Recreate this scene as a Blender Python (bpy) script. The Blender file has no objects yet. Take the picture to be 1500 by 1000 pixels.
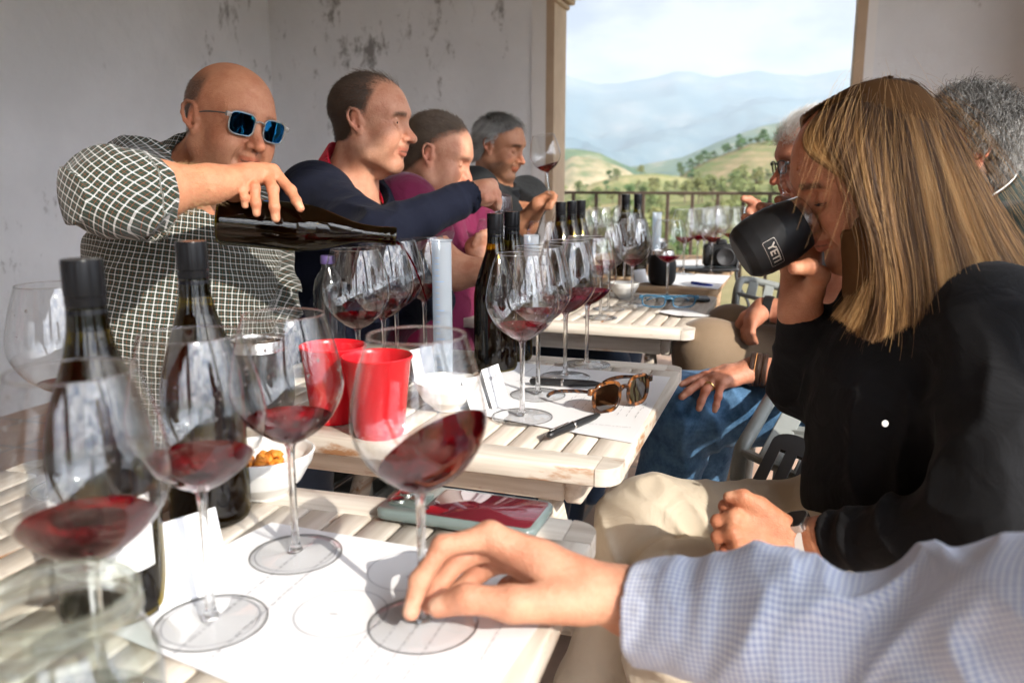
import bpy, math, random
import numpy as np
from mathutils import Vector, Matrix
random.seed(7)
sc = bpy.context.scene
COL = sc.collection
R = math.radians

# ------------------------------------------------------------------ camera
PITCH = R(11.1); FPX = 1200.0; CZ = 1.083
cam_d = bpy.data.cameras.new("camera"); cam = bpy.data.objects.new("camera", cam_d); COL.objects.link(cam)
cam.location = (0, 0, CZ); cam.rotation_euler = (R(90) - PITCH, 0, 0)
cam_d.sensor_width = 36; cam_d.lens = 36 * FPX / 1500.0
cam_d.clip_start = 0.02; cam_d.clip_end = 40000
cam_d.dof.use_dof = True; cam_d.dof.focus_distance = 1.28; cam_d.dof.aperture_fstop = 5.4; cam_d.dof.aperture_blades = 9
sc.camera = cam
cP, sP = math.cos(PITCH), math.sin(PITCH)

def P(x, y, d):
    """point seen at photo pixel x, y at depth d metres in front of the lens"""
    a = (x - 750) / FPX * d; b = -(y - 500) / FPX * d
    return np.array([a, d * cP + b * sP, CZ - d * sP + b * cP])
def T(x, y, z=0.74):
    """point at height z seen at photo pixel x, y"""
    vx = (x - 750) / FPX; vy = -(y - 500) / FPX
    dz = -sP + vy * cP
    d = (z - CZ) / dz
    return np.array([vx * d, d * (cP + vy * sP), z])

# ------------------------------------------------------------------ world, sun, exposure
SUN_EL, SUN_AZ = R(30), R(37)          # light travels away from the camera and to the left
sdir = Vector((math.sin(SUN_AZ) * math.cos(SUN_EL), -math.cos(SUN_AZ) * math.cos(SUN_EL), math.sin(SUN_EL)))
sun_d = bpy.data.lights.new("sun", 'SUN'); sun = bpy.data.objects.new("sun", sun_d); COL.objects.link(sun)
sun.rotation_euler = sdir.to_track_quat('Z', 'Y').to_euler(); sun.location = (3, -4, 6)
sun_d.energy = 5.0; sun_d.angle = R(0.6); sun_d.color = (1.0, 0.93, 0.83)
w = bpy.data.worlds.new("World"); sc.world = w; w.use_nodes = True
nt = w.node_tree; nt.nodes.clear()
def N(nt, t, **k):
    n = nt.nodes.new(t)
    for a, b in k.items():
        if a.startswith('i_'): n.inputs[a[2:].replace('_', ' ')].default_value = b
        else: setattr(n, a, b)
    return n
sky = N(nt, 'ShaderNodeTexSky', sky_type='NISHITA', sun_disc=False, sun_elevation=SUN_EL, altitude=400,
        air_density=1.0, dust_density=1.5, ozone_density=1.0)
sky.sun_rotation = math.atan2(sdir.x, sdir.y)
tc = N(nt, 'ShaderNodeTexCoord')
mp = N(nt, 'ShaderNodeMapping'); mp.inputs['Scale'].default_value = (1, 1, 2.6)
no = N(nt, 'ShaderNodeTexNoise'); no.inputs['Scale'].default_value = 3.2; no.inputs['Detail'].default_value = 7; no.inputs['Roughness'].default_value = .55
no.inputs['Distortion'].default_value = .4
rp = N(nt, 'ShaderNodeValToRGB'); rp.color_ramp.elements[0].position = .18; rp.color_ramp.elements[1].position = .36
no2 = N(nt, 'ShaderNodeTexNoise'); no2.inputs['Scale'].default_value = 7.5; no2.inputs['Detail'].default_value = 6
rp2 = N(nt, 'ShaderNodeValToRGB')
rp2.color_ramp.elements[0].position = .36; rp2.color_ramp.elements[0].color = (3.6, 4.4, 6.0, 1)
rp2.color_ramp.elements[1].position = .56; rp2.color_ramp.elements[1].color = (10.8, 10.9, 11.2, 1)
mx = N(nt, 'ShaderNodeMix', data_type='RGBA')
bg = N(nt, 'ShaderNodeBackground'); bg.inputs['Strength'].default_value = 0.1
wo = N(nt, 'ShaderNodeOutputWorld')
L = nt.links.new
L(tc.outputs['Generated'], mp.inputs['Vector']); L(mp.outputs[0], no.inputs['Vector']); L(mp.outputs[0], no2.inputs['Vector'])
L(no.outputs['Fac'], rp.inputs['Fac']); L(no2.outputs['Fac'], rp2.inputs['Fac'])
# the cloud deck is brighter on the sun's side of the sky
dt = N(nt, 'ShaderNodeVectorMath', operation='DOT_PRODUCT'); dt.inputs[1].default_value = tuple(Vector((sdir.x, sdir.y, .25)).normalized()); L(tc.outputs['Generated'], dt.inputs[0])
mrs = N(nt, 'ShaderNodeMapRange', interpolation_type='SMOOTHSTEP'); mrs.inputs['From Min'].default_value = .15; mrs.inputs['From Max'].default_value = .97; mrs.inputs['To Min'].default_value = .40; mrs.inputs['To Max'].default_value = 6; L(dt.outputs['Value'], mrs.inputs['Value'])
vm = N(nt, 'ShaderNodeVectorMath', operation='SCALE'); L(rp2.outputs['Color'], vm.inputs[0]); L(mrs.outputs[0], vm.inputs['Scale'])
L(rp.outputs['Color'], mx.inputs['Factor']); L(sky.outputs[0], mx.inputs['A']); L(vm.outputs[0], mx.inputs['B'])
L(mx.outputs['Result'], bg.inputs['Color']); L(bg.outputs[0], wo.inputs[0])
vs = sc.view_settings
vs.view_transform = 'Standard'; vs.look = 'None'; vs.exposure = 0.70; vs.gamma = 1; vs.use_curve_mapping = False
cy = sc.cycles
cy.use_denoising = True; cy.max_bounces = 14; cy.diffuse_bounces = 4; cy.glossy_bounces = 5; cy.transmission_bounces = 10
cy.transparent_max_bounces = 48; cy.volume_bounces = 0; cy.caustics_reflective = False; cy.caustics_refractive = False
cy.sample_clamp_indirect = 6; cy.sample_clamp_direct = 0; cy.blur_glossy = 0.0

# ------------------------------------------------------------------ object helpers
def tag(o, label=None, cat=None, group=None, kind=None):
    if label: o['label'] = label
    if cat: o['category'] = cat
    if group: o['group'] = group
    if kind: o['kind'] = kind
    return o
def empty(name, loc=(0, 0, 0), rz=0):
    o = bpy.data.objects.new(name, None); COL.objects.link(o); o.location = tuple(loc); o.rotation_euler = (0, 0, rz)
    o.empty_display_size = .02
    return o
def link(name, me, mat=None, parent=None, world=True):
    """link a mesh whose vertices are in world space (world) or in the parent's space"""
    o = bpy.data.objects.new(name, me); COL.objects.link(o)
    if mat is not None:
        if not isinstance(mat, (list, tuple)): mat = [mat]
        me.materials.clear()
        for m in mat: me.materials.append(m)
    if parent is not None:
        o.parent = parent
        if world:
            o.matrix_parent_inverse = mbasis(parent).inverted()
    return o
def mbasis(p):
    m = p.matrix_basis.copy()
    if p.parent: m = mbasis(p.parent) @ p.matrix_parent_inverse @ m
    return m
def copy_tree(o, parent=None):
    c = o.copy(); COL.objects.link(c)
    if parent is not None: c.parent = parent
    for ch in list(o.children): copy_tree(ch, c)
    return c

class MB:
    """collects simple solids into one mesh"""
    def __init__(s): s.v = []; s.f = []; s.m = []; s.n = 0
    def add(s, v, f, mi=0):
        v = np.asarray(v, float).reshape(-1, 3)
        s.v.append(v); s.f += [tuple(int(i) + s.n for i in q) for q in f]; s.m += [mi] * len(f); s.n += len(v); return s
    def box(s, c, h, M=None, b=0.0, mi=0):
        """box centre c, half sizes h, 3x3 columns M, bevel b (chamfer)"""
        h = np.array(h, float); c = np.array(c, float)
        M = np.eye(3) if M is None else np.array(M)
        if b <= 0:
            v = np.array([[x, y, z] for x in (-1, 1) for y in (-1, 1) for z in (-1, 1)]) * h
            f = [(0, 1, 3, 2), (4, 6, 7, 5), (0, 4, 5, 1), (2, 3, 7, 6), (0, 2, 6, 4), (1, 5, 7, 3)]
            return s.add(v @ M.T + c, f, mi)
        b = min(b, h.min() * .9); V = []; idx = {}
        for sx in (-1, 1):
            for sy in (-1, 1):
                for sz in (-1, 1):
                    for a in range(3):
                        p = np.array([sx, sy, sz]) * (h - b); p[a] = (sx, sy, sz)[a] * h[a]
                        idx[(sx, sy, sz, a)] = len(V); V.append(p)
        F = []
        for a in range(3):
            o1, o2 = [i for i in range(3) if i != a]
            for sg in (-1, 1):
                q = []
                for s1, s2 in ((-1, -1), (1, -1), (1, 1), (-1, 1)):
                    k = [0, 0, 0]; k[a] = sg; k[o1] = s1; k[o2] = s2; q.append(idx[tuple(k) + (a,)])
                F.append(q)
        for a in range(3):
            o1, o2 = [i for i in range(3) if i != a]
            for s1 in (-1, 1):
                for s2 in (-1, 1):
                    k1 = [0, 0, 0]; k1[o1] = s1; k1[o2] = s2; k2 = list(k1); k1[a] = -1; k2[a] = 1
                    F.append([idx[tuple(k1) + (o1,)], idx[tuple(k2) + (o1,)], idx[tuple(k2) + (o2,)], idx[tuple(k1) + (o2,)]])
        for sx in (-1, 1):
            for sy in (-1, 1):
                for sz in (-1, 1): F.append([idx[(sx, sy, sz, a)] for a in range(3)])
        V = np.array(V); G = []
        for q in F:   # outward winding
            p = V[q]; n = np.cross(p[1] - p[0], p[2] - p[0])
            G.append(q if n @ p.mean(0) > 0 else q[::-1])
        return s.add(V @ M.T + c, G, mi)
    def bar(s, a, b, wd, th, up=(0, 0, 1), bev=0, mi=0):
        a = np.array(a, float); b = np.array(b, float); z = b - a; l = np.linalg.norm(z); z /= l
        x = np.cross(up, z); x /= np.linalg.norm(x) + 1e-12; y = np.cross(z, x)
        return s.box((a + b) / 2, (wd / 2, th / 2, l / 2), np.array([x, y, z]).T, bev, mi)
    def tube(s, pts, r, n=12, cap=True, mi=0, closed=False):
        pts = np.array(pts, float); m = len(pts); r = np.broadcast_to(np.array(r, float), (m,)) if np.ndim(r) < 2 else r
        if closed: t = np.roll(pts, -1, 0) - np.roll(pts, 1, 0)
        else: t = np.gradient(pts, axis=0)
        t /= np.linalg.norm(t, axis=1)[:, None] + 1e-12
        u = np.cross(t[0], (0, 0, 1)); u = u if np.linalg.norm(u) > .1 else np.cross(t[0], (1, 0, 0)); u /= np.linalg.norm(u)
        V = []; ang = np.arange(n) / n * 2 * np.pi
        for i in range(m):
            u = u - t[i] * (u @ t[i]); u /= np.linalg.norm(u); w_ = np.cross(t[i], u)
            V.append(pts[i] + r[i] * (np.cos(ang)[:, None] * u + np.sin(ang)[:, None] * w_))
        F = []
        for i in range(m if closed else m - 1):
            k = (i + 1) % m
            for j in range(n): j2 = (j + 1) % n; F.append((i * n + j, i * n + j2, k * n + j2, k * n + j))
        if cap and not closed: F.append(tuple(range(n))[::-1]); F.append(tuple((m - 1) * n + j for j in range(n)))
        return s.add(np.vstack(V), F, mi)
    def lathe(s, prof, n=48, c=(0, 0, 0), M=None, mi=0, closed=False):
        prof = np.array(prof, float); m = len(prof); ang = np.arange(n) / n * 2 * np.pi
        V = np.stack([prof[:, 0, None] * np.cos(ang), prof[:, 0, None] * np.sin(ang), prof[:, 1, None] + 0 * ang], -1).reshape(-1, 3)
        F = []
        for i in range(m if closed else m - 1):
            k = (i + 1) % m
            for j in range(n):
                j2 = (j + 1) % n; q = (i * n + j, i * n + j2, k * n + j2, k * n + j)
                if prof[i, 0] < 1e-7: q = (i * n + j, k * n + j2, k * n + j)
                elif prof[k, 0] < 1e-7: q = (i * n + j, i * n + j2, k * n + j)
                F.append(q)
        if M is not None: V = V @ np.array(M).T
        return s.add(V + np.array(c), F, mi)
    def prism(s, poly, z0, z1, M=None, c=(0, 0, 0), mi=0):
        poly = np.array(poly, float); n = len(poly)
        a = 0.5 * np.sum(poly[:, 0] * np.roll(poly[:, 1], -1) - np.roll(poly[:, 0], -1) * poly[:, 1])
        if a < 0: poly = poly[::-1]
        V = np.vstack([np.c_[poly, np.full(n, z0)], np.c_[poly, np.full(n, z1)]])
        F = [tuple(range(n))[::-1], tuple(range(n, 2 * n))] + [(i, (i + 1) % n, n + (i + 1) % n, n + i) for i in range(n)]
        if M is not None: V = V @ np.array(M).T
        return s.add(V + np.array(c), F, mi)
    def mesh(s, name, smooth=True, ang=40):
        me = bpy.data.meshes.new(name); me.from_pydata(np.vstack(s.v).tolist(), [], s.f)
        me.polygons.foreach_set('material_index', s.m)
        me.update()
        if smooth:
            me.polygons.foreach_set('use_smooth', [True] * len(s.f))
            if ang < 180: me.set_sharp_from_angle(angle=R(ang))
        return me
    def build(s, name, mat, parent=None, world=True, smooth=True, ang=40):
        return link(name, s.mesh(name, smooth, ang), mat, parent, world)

def rounded_rect(w_, h_, r, n=6):
    pts = []
    for cx, cy_, a0 in ((w_ / 2 - r, h_ / 2 - r, 0), (-w_ / 2 + r, h_ / 2 - r, 90), (-w_ / 2 + r, -h_ / 2 + r, 180), (w_ / 2 - r, -h_ / 2 + r, 270)):
        for i in range(n + 1):
            a = R(a0 + 90 * i / n); pts.append((cx + r * math.cos(a), cy_ + r * math.sin(a)))
    return pts
def frame_from(z, up=(0, 0, 1)):
    z = np.array(z, float); z /= np.linalg.norm(z); x = np.cross(up, z)
    if np.linalg.norm(x) < 1e-3: x = np.cross((1, 0, 0), z)
    x /= np.linalg.norm(x); return np.array([x, np.cross(z, x), z]).T
def rotz(a): c, s_ = math.cos(a), math.sin(a); return np.array([[c, -s_, 0], [s_, c, 0], [0, 0, 1]])

# ------------------------------------------------------------------ materials
def mat(name): 
    m = bpy.data.materials.new(name); m.use_nodes = True; nt = m.node_tree
    b = nt.nodes['Principled BSDF']; return m, nt, b
def simple(name, col, rough=.5, metal=0, bump=0, bscale=200, var=0, vscale=20, spec=.5, trans=0, ior=1.45, sheen=0, coat=0):
    m, nt, b = mat(name); L = nt.links.new
    b.inputs['Base Color'].default_value = (*col, 1); b.inputs['Roughness'].default_value = rough; b.inputs['Metallic'].default_value = metal
    b.inputs['Specular IOR Level'].default_value = spec; b.inputs['Transmission Weight'].default_value = trans; b.inputs['IOR'].default_value = ior
    b.inputs['Sheen Weight'].default_value = sheen; b.inputs['Coat Weight'].default_value = coat
    tc = N(nt, 'ShaderNodeTexCoord')
    if var > 0:
        n1 = N(nt, 'ShaderNodeTexNoise'); n1.inputs['Scale'].default_value = vscale; n1.inputs['Detail'].default_value = 5
        L(tc.outputs['Object'], n1.inputs['Vector'])
        mr = N(nt, 'ShaderNodeMapRange'); mr.inputs['To Min'].default_value = 1 - var; mr.inputs['To Max'].default_value = 1 + var
        L(n1.outputs['Fac'], mr.inputs['Value'])
        h = N(nt, 'ShaderNodeHueSaturation'); h.inputs['Color'].default_value = (*col, 1); L(mr.outputs[0], h.inputs['Value']); L(h.outputs[0], b.inputs['Base Color'])
    if bump > 0:
        n2 = N(nt, 'ShaderNodeTexNoise'); n2.inputs['Scale'].default_value = bscale; n2.inputs['Detail'].default_value = 4
        L(tc.outputs['Object'], n2.inputs['Vector'])
        bm = N(nt, 'ShaderNodeBump'); bm.inputs['Strength'].default_value = bump; bm.inputs['Distance'].default_value = .002
        L(n2.outputs['Fac'], bm.inputs['Height']); L(bm.outputs[0], b.inputs['Normal'])
    return m
def thin_glass(name, tint=(.97, .98, .98), edge=.55, rough=0.0, fmul=1.0):
    """thin walled glass: a clear sheet that reflects by its Fresnel term and takes more tint at a slant"""
    m = bpy.data.materials.new(name); m.use_nodes = True; nt = m.node_tree; nt.nodes.clear(); L = nt.links.new
    out = N(nt, 'ShaderNodeOutputMaterial'); tr = N(nt, 'ShaderNodeBsdfTransparent'); gl = N(nt, 'ShaderNodeBsdfGlossy')
    gl.inputs['Roughness'].default_value = rough; fr = N(nt, 'ShaderNodeMath', operation='MULTIPLY_ADD'); fr.inputs[1].default_value = .88; fr.inputs[2].default_value = .085
    lw = N(nt, 'ShaderNodeLayerWeight'); lw.inputs['Blend'].default_value = .5
    pw = N(nt, 'ShaderNodeMath', operation='POWER'); pw.inputs[1].default_value = 4.5; L(lw.outputs['Facing'], pw.inputs[0])
    mc = N(nt, 'ShaderNodeMix', data_type='RGBA'); mc.inputs['A'].default_value = (*tint, 1); mc.inputs['B'].default_value = tuple(edge * t for t in tint) + (1,)
    L(pw.outputs[0], fr.inputs[0]); L(pw.outputs[0], mc.inputs['Factor']); L(mc.outputs['Result'], tr.inputs['Color'])
    ml = N(nt, 'ShaderNodeMath', operation='MULTIPLY'); ml.inputs[1].default_value = fmul; ml.use_clamp = True; L(fr.outputs[0], ml.inputs[0])
    ms = N(nt, 'ShaderNodeMixShader'); L(ml.outputs[0], ms.inputs[0]); L(tr.outputs[0], ms.inputs[1]); L(gl.outputs[0], ms.inputs[2]); L(ms.outputs[0], out.inputs[0])
    return m
def wood(name, c1, c2, c3, wear=.45):
    """weathered timber: pale wash over orange-brown wood; grain runs along the object's local X or Y held in the 'grain' attribute"""
    m, nt, b = mat(name); L = nt.links.new
    at = N(nt, 'ShaderNodeAttribute', attribute_name='grain')
    mp = N(nt, 'ShaderNodeMapping'); mp.inputs['Scale'].default_value = (6, 90, 90); L(at.outputs['Vector'], mp.inputs['Vector'])
    n1 = N(nt, 'ShaderNodeTexNoise'); n1.inputs['Scale'].default_value = 1; n1.inputs['Detail'].default_value = 6; L(mp.outputs[0], n1.inputs['Vector'])
    mp2 = N(nt, 'ShaderNodeMapping'); mp2.inputs['Scale'].default_value = (9, 30, 30); L(at.outputs['Vector'], mp2.inputs['Vector'])
    n2 = N(nt, 'ShaderNodeTexNoise'); n2.inputs['Scale'].default_value = 1; n2.inputs['Detail'].default_value = 7; n2.inputs['Roughness'].default_value = .65; L(mp2.outputs[0], n2.inputs['Vector'])
    r1 = N(nt, 'ShaderNodeValToRGB'); r1.color_ramp.elements[0].position = .3; r1.color_ramp.elements[0].color = (*c2, 1); r1.color_ramp.elements[1].position = .62; r1.color_ramp.elements[1].color = (*c1, 1)
    L(n1.outputs['Fac'], r1.inputs['Fac'])
    r2 = N(nt, 'ShaderNodeValToRGB'); r2.color_ramp.elements[0].position = .56 + .1 * (1 - wear); r2.color_ramp.elements[0].color = (0, 0, 0, 1); r2.color_ramp.elements[1].position = .74; r2.color_ramp.elements[1].color = (1, 1, 1, 1)
    # wear gathers at board edges
    ed = N(nt, 'ShaderNodeAttribute', attribute_name='edge')
    ad = N(nt, 'ShaderNodeMath', operation='MULTIPLY_ADD'); ad.inputs[1].default_value = .10; L(ed.outputs['Fac'], ad.inputs[0]); L(n2.outputs['Fac'], ad.inputs[2])
    L(ad.outputs[0], r2.inputs['Fac'])
    mx = N(nt, 'ShaderNodeMix', data_type='RGBA'); mx.inputs['B'].default_value = (*c3, 1); L(r2.outputs['Color'], mx.inputs['Factor']); L(r1.outputs['Color'], mx.inputs['A'])
    rnd = N(nt, 'ShaderNodeAttribute', attribute_name='board'); mr = N(nt, 'ShaderNodeMapRange'); mr.inputs['To Min'].default_value = .86; mr.inputs['To Max'].default_value = 1.1
    L(rnd.outputs['Fac'], mr.inputs['Value']); h = N(nt, 'ShaderNodeHueSaturation'); L(mx.outputs['Result'], h.inputs['Color']); L(mr.outputs[0], h.inputs['Value'])
    L(h.outputs[0], b.inputs['Base Color']); b.inputs['Roughness'].default_value = .65
    bm = N(nt, 'ShaderNodeBump'); bm.inputs['Strength'].default_value = .35; bm.inputs['Distance'].default_value = .0012; L(n1.outputs['Fac'], bm.inputs['Height']); L(bm.outputs[0], b.inputs['Normal'])
    return m
def board_attrs(me, boards):
    """boards: list of (first_vertex, count, origin, axis_long, axis_w, id) -> grain / edge / board attributes"""
    n = len(me.vertices); co = np.empty(n * 3); me.vertices.foreach_get('co', co); co = co.reshape(-1, 3)
    g = np.zeros((n, 3)); e = np.zeros(n); bd = np.zeros(n)
    for a, c, l, w_ in boards:
        q = co[a:a + c]; l = np.array(l); w_ = np.array(w_); k = random.random()
        g[a:a + c] = np.stack([q @ l + 7 * k, q @ w_ + 3 * k, q[:, 2] + k], 1); bd[a:a + c] = k
        zc = q[:, 2]; e[a:a + c] = ((zc < zc.max() - 1e-4)).astype(float) * .9
    at = me.attributes.new('grain', 'FLOAT_VECTOR', 'POINT'); at.data.foreach_set('vector', g.ravel())
    at = me.attributes.new('edge', 'FLOAT', 'POINT'); at.data.foreach_set('value', e)
    at = me.attributes.new('board', 'FLOAT', 'POINT'); at.data.foreach_set('value', bd)
M_ = {}
M_['wood'] = wood('weathered_white_wood', (.66, .60, .52), (.50, .43, .35), (.36, .18, .08), .2)
M_['wood_brown'] = wood('honey_wood', (.48, .33, .19), (.30, .18, .10), (.2, .1, .05), .5)
M_['glass'] = thin_glass('glass_thin', (.975, .98, .98), .5, .012)
M_['glass_foot'] = thin_glass('glass_foot', (.96, .965, .97), .6)
M_['clear_plastic'] = thin_glass('clear_plastic', (.9, .93, .95), .6, .08, 1.3)
M_['jar_glass'] = thin_glass('jar_glass', (.88, .92, .9), .35, .0, 1.1)
M_['paper'] = simple('paper', (.80, .80, .81), .75, bump=.03, bscale=60)
M_['ink'] = simple('ink', (.12, .12, .14), .7)
M_['ink_soft'] = simple('ink_soft', (.22, .22, .25), .7)
M_['black_cap'] = simple('black_cap', (.008, .008, .009), .2, spec=.16)
M_['black_powder'] = simple('black_powder_coat', (.013, .013, .014), .46, bump=.12, bscale=1500, spec=.28)
M_['steel'] = simple('brushed_steel', (.62, .59, .56), .25, metal=1, bump=.05, bscale=400)
M_['gold'] = simple('gold', (.9, .62, .25), .22, metal=1)
M_['red'] = simple('red_plastic', (.56, .010, .018), .26, spec=.5, var=.05, vscale=30)
M_['china'] = simple('white_china', (.82, .81, .78), .18, spec=.5)
M_['snack'] = simple('orange_snack', (.75, .27, .03), .6, bump=.5, bscale=300, var=.4, vscale=120)
M_['black'] = simple('black_plastic', (.015, .015, .016), .35, var=.2)
M_['rubber'] = simple('black_rubber', (.02, .02, .022), .6)
M_['iron'] = simple('railing_iron', (.085, .06, .045), .6, bump=.2, bscale=150, var=.3)
M_['grey_metal'] = simple('grey_painted_metal', (.23, .245, .235), .38, bump=.05, bscale=900, var=.08, vscale=60)
M_['black_metal'] = simple('black_painted_metal', (.022, .023, .025), .34, bump=.05, bscale=900)
def wine_mat():
    m = bpy.data.materials.new('red_wine'); m.use_nodes = True; nt = m.node_tree; nt.nodes.clear(); L = nt.links.new
    out = N(nt, 'ShaderNodeOutputMaterial'); g = N(nt, 'ShaderNodeBsdfGlass'); g.inputs['Color'].default_value = (.56, .02, .07, 1); g.inputs['IOR'].default_value = 1.34; g.inputs['Roughness'].default_value = .0
    t = N(nt, 'ShaderNodeBsdfTransparent'); t.inputs['Color'].default_value = (.42, .06, .11, 1)
    ms = N(nt, 'ShaderNodeMixShader'); ms.inputs[0].default_value = .35; L(g.outputs[0], ms.inputs[1]); L(t.outputs[0], ms.inputs[2]); L(ms.outputs[0], out.inputs[0]); return m
M_['wine'] = wine_mat()
def solid_glass(name, col, rough=0, ior=1.5, tmix=.35, tcol=None):
    m = bpy.data.materials.new(name); m.use_nodes = True; nt = m.node_tree; nt.nodes.clear(); L = nt.links.new
    out = N(nt, 'ShaderNodeOutputMaterial'); g = N(nt, 'ShaderNodeBsdfGlass'); g.inputs['Color'].default_value = (*col, 1); g.inputs['IOR'].default_value = ior; g.inputs['Roughness'].default_value = rough
    t = N(nt, 'ShaderNodeBsdfTransparent'); t.inputs['Color'].default_value = (*(tcol or col), 1)
    ms = N(nt, 'ShaderNodeMixShader'); ms.inputs[0].default_value = tmix; L(g.outputs[0], ms.inputs[1]); L(t.outputs[0], ms.inputs[2]); L(ms.outputs[0], out.inputs[0]); return m
M_['stem'] = solid_glass('glass_stem', (.97, .97, .97), tmix=.25)
M_['bottle'] = thin_glass('olive_bottle_glass', (.40, .33, .035), .25, .0, .6)
M_['bottle_wine'] = simple('wine_in_bottle', (.010, .003, .003), .05, spec=.25)
# ------------------------------------------------------------------ the building: frame along the row of tables
HD = R(19); Ld = np.array([math.sin(HD), math.cos(HD), 0]); Ud = np.array([-math.cos(HD), math.sin(HD), 0]); Zd = np.array([0, 0, 1.])
MW = np.array([Ld, Ud, Zd]).T                      # local (l, u, z) -> world
def Wp(l, u, z): return l * Ld + u * Ud + np.array([0, 0, z])
FAR = 5.0; LEFT = 3.465; RIGHT = -1.2; TH = .26; LINT = 2.75; ROOF = 3.0
def far_u(px, l=FAR):
    v = P(px, 200, 1) - np.array([0, 0, CZ]); k = l / (v @ Ld); return (v * k) @ Ud
def wbox(mb, l0, l1, u0, u1, z0, z1, b=0, mi=0): return mb.box(Wp((l0 + l1) / 2, (u0 + u1) / 2, (z0 + z1) / 2), ((l1 - l0) / 2, (u1 - u0) / 2, (z1 - z0) / 2), MW, b, mi)

def plaster():
    m, nt, b = mat('stained_plaster'); L = nt.links.new
    tc = N(nt, 'ShaderNodeTexCoord')
    n1 = N(nt, 'ShaderNodeTexNoise'); n1.inputs['Scale'].default_value = .9; n1.inputs['Detail'].default_value = 8; n1.inputs['Roughness'].default_value = .6
    L(tc.outputs['Object'], n1.inputs['Vector'])
    r1 = N(nt, 'ShaderNodeValToRGB'); r1.color_ramp.elements[0].position = .32; r1.color_ramp.elements[0].color = (.62, .63, .645, 1); r1.color_ramp.elements[1].position = .7; r1.color_ramp.elements[1].color = (.79, .80, .82, 1)
    L(n1.outputs['Fac'], r1.inputs['Fac'])
    # damp stains: blotches gathered into patches
    n2 = N(nt, 'ShaderNodeTexNoise'); n2.inputs['Scale'].default_value = 7; n2.inputs['Detail'].default_value = 9; n2.inputs['Roughness'].default_value = .75
    mp = N(nt, 'ShaderNodeMapping'); mp.inputs['Scale'].default_value = (1, 1, .55); L(tc.outputs['Object'], mp.inputs['Vector']); L(mp.outputs[0], n2.inputs['Vector'])
    n3 = N(nt, 'ShaderNodeTexNoise'); n3.inputs['Scale'].default_value = 1.15; n3.inputs['Detail'].default_value = 2; L(tc.outputs['Object'], n3.inputs['Vector'])
    mul = N(nt, 'ShaderNodeMath', operation='MULTIPLY_ADD'); mul.inputs[1].default_value = .55; L(n3.outputs['Fac'], mul.inputs[0]); L(n2.outputs['Fac'], mul.inputs[2])
    # heavier by the corner of the two walls
    geo = N(nt, 'ShaderNodeNewGeometry'); d = N(nt, 'ShaderNodeVectorMath', operation='DISTANCE'); c0 = Wp(FAR, LEFT - .55, 1.95); d.inputs[1].default_value = tuple(c0); L(geo.outputs['Position'], d.inputs[0])
    mr = N(nt, 'ShaderNodeMapRange'); mr.inputs['From Min'].default_value = 0; mr.inputs['From Max'].default_value = 1.3; mr.inputs['To Min'].default_value = .13; mr.inputs['To Max'].default_value = 0; L(d.outputs['Value'], mr.inputs['Value'])
    ad = N(nt, 'ShaderNodeMath', operation='ADD'); L(mul.outputs[0], ad.inputs[0]); L(mr.outputs[0], ad.inputs[1])
    r2 = N(nt, 'ShaderNodeValToRGB'); r2.color_ramp.elements[0].position = .90; r2.color_ramp.elements[0].color = (0, 0, 0, 1); r2.color_ramp.elements[1].position = 1.06; r2.color_ramp.elements[1].color = (.8, .8, .8, 1)
    L(ad.outputs[0], r2.inputs['Fac'])
    mx = N(nt, 'ShaderNodeMix', data_type='RGBA'); mx.inputs['B'].default_value = (.13, .12, .115, 1); L(r2.outputs['Color'], mx.inputs['Factor']); L(r1.outputs['Color'], mx.inputs['A']); L(mx.outputs['Result'], b.inputs['Base Color'])
    b.inputs['Roughness'].default_value = .85
    n4 = N(nt, 'ShaderNodeTexNoise'); n4.inputs['Scale'].default_value = 14; n4.inputs['Detail'].default_value = 8; L(tc.outputs['Object'], n4.inputs['Vector'])
    bm = N(nt, 'ShaderNodeBump'); bm.inputs['Strength'].default_value = .6; bm.inputs['Distance'].default_value = .014; L(n4.outputs['Fac'], bm.inputs['Height']); L(bm.outputs[0], b.inputs['Normal'])
    return m
M_['plaster'] = plaster()
M_['white_band'] = simple('white_painted_band', (.72, .71, .70), .8, bump=.2, bscale=40, var=.05, vscale=6)
M_['stone'] = simple('tan_stone', (.42, .31, .215), .85, bump=.4, bscale=60, var=.18, vscale=9)
M_['roof'] = simple('timber_ceiling', (.30, .24, .18), .9, bump=.2, bscale=20, var=.08, vscale=3)
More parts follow.
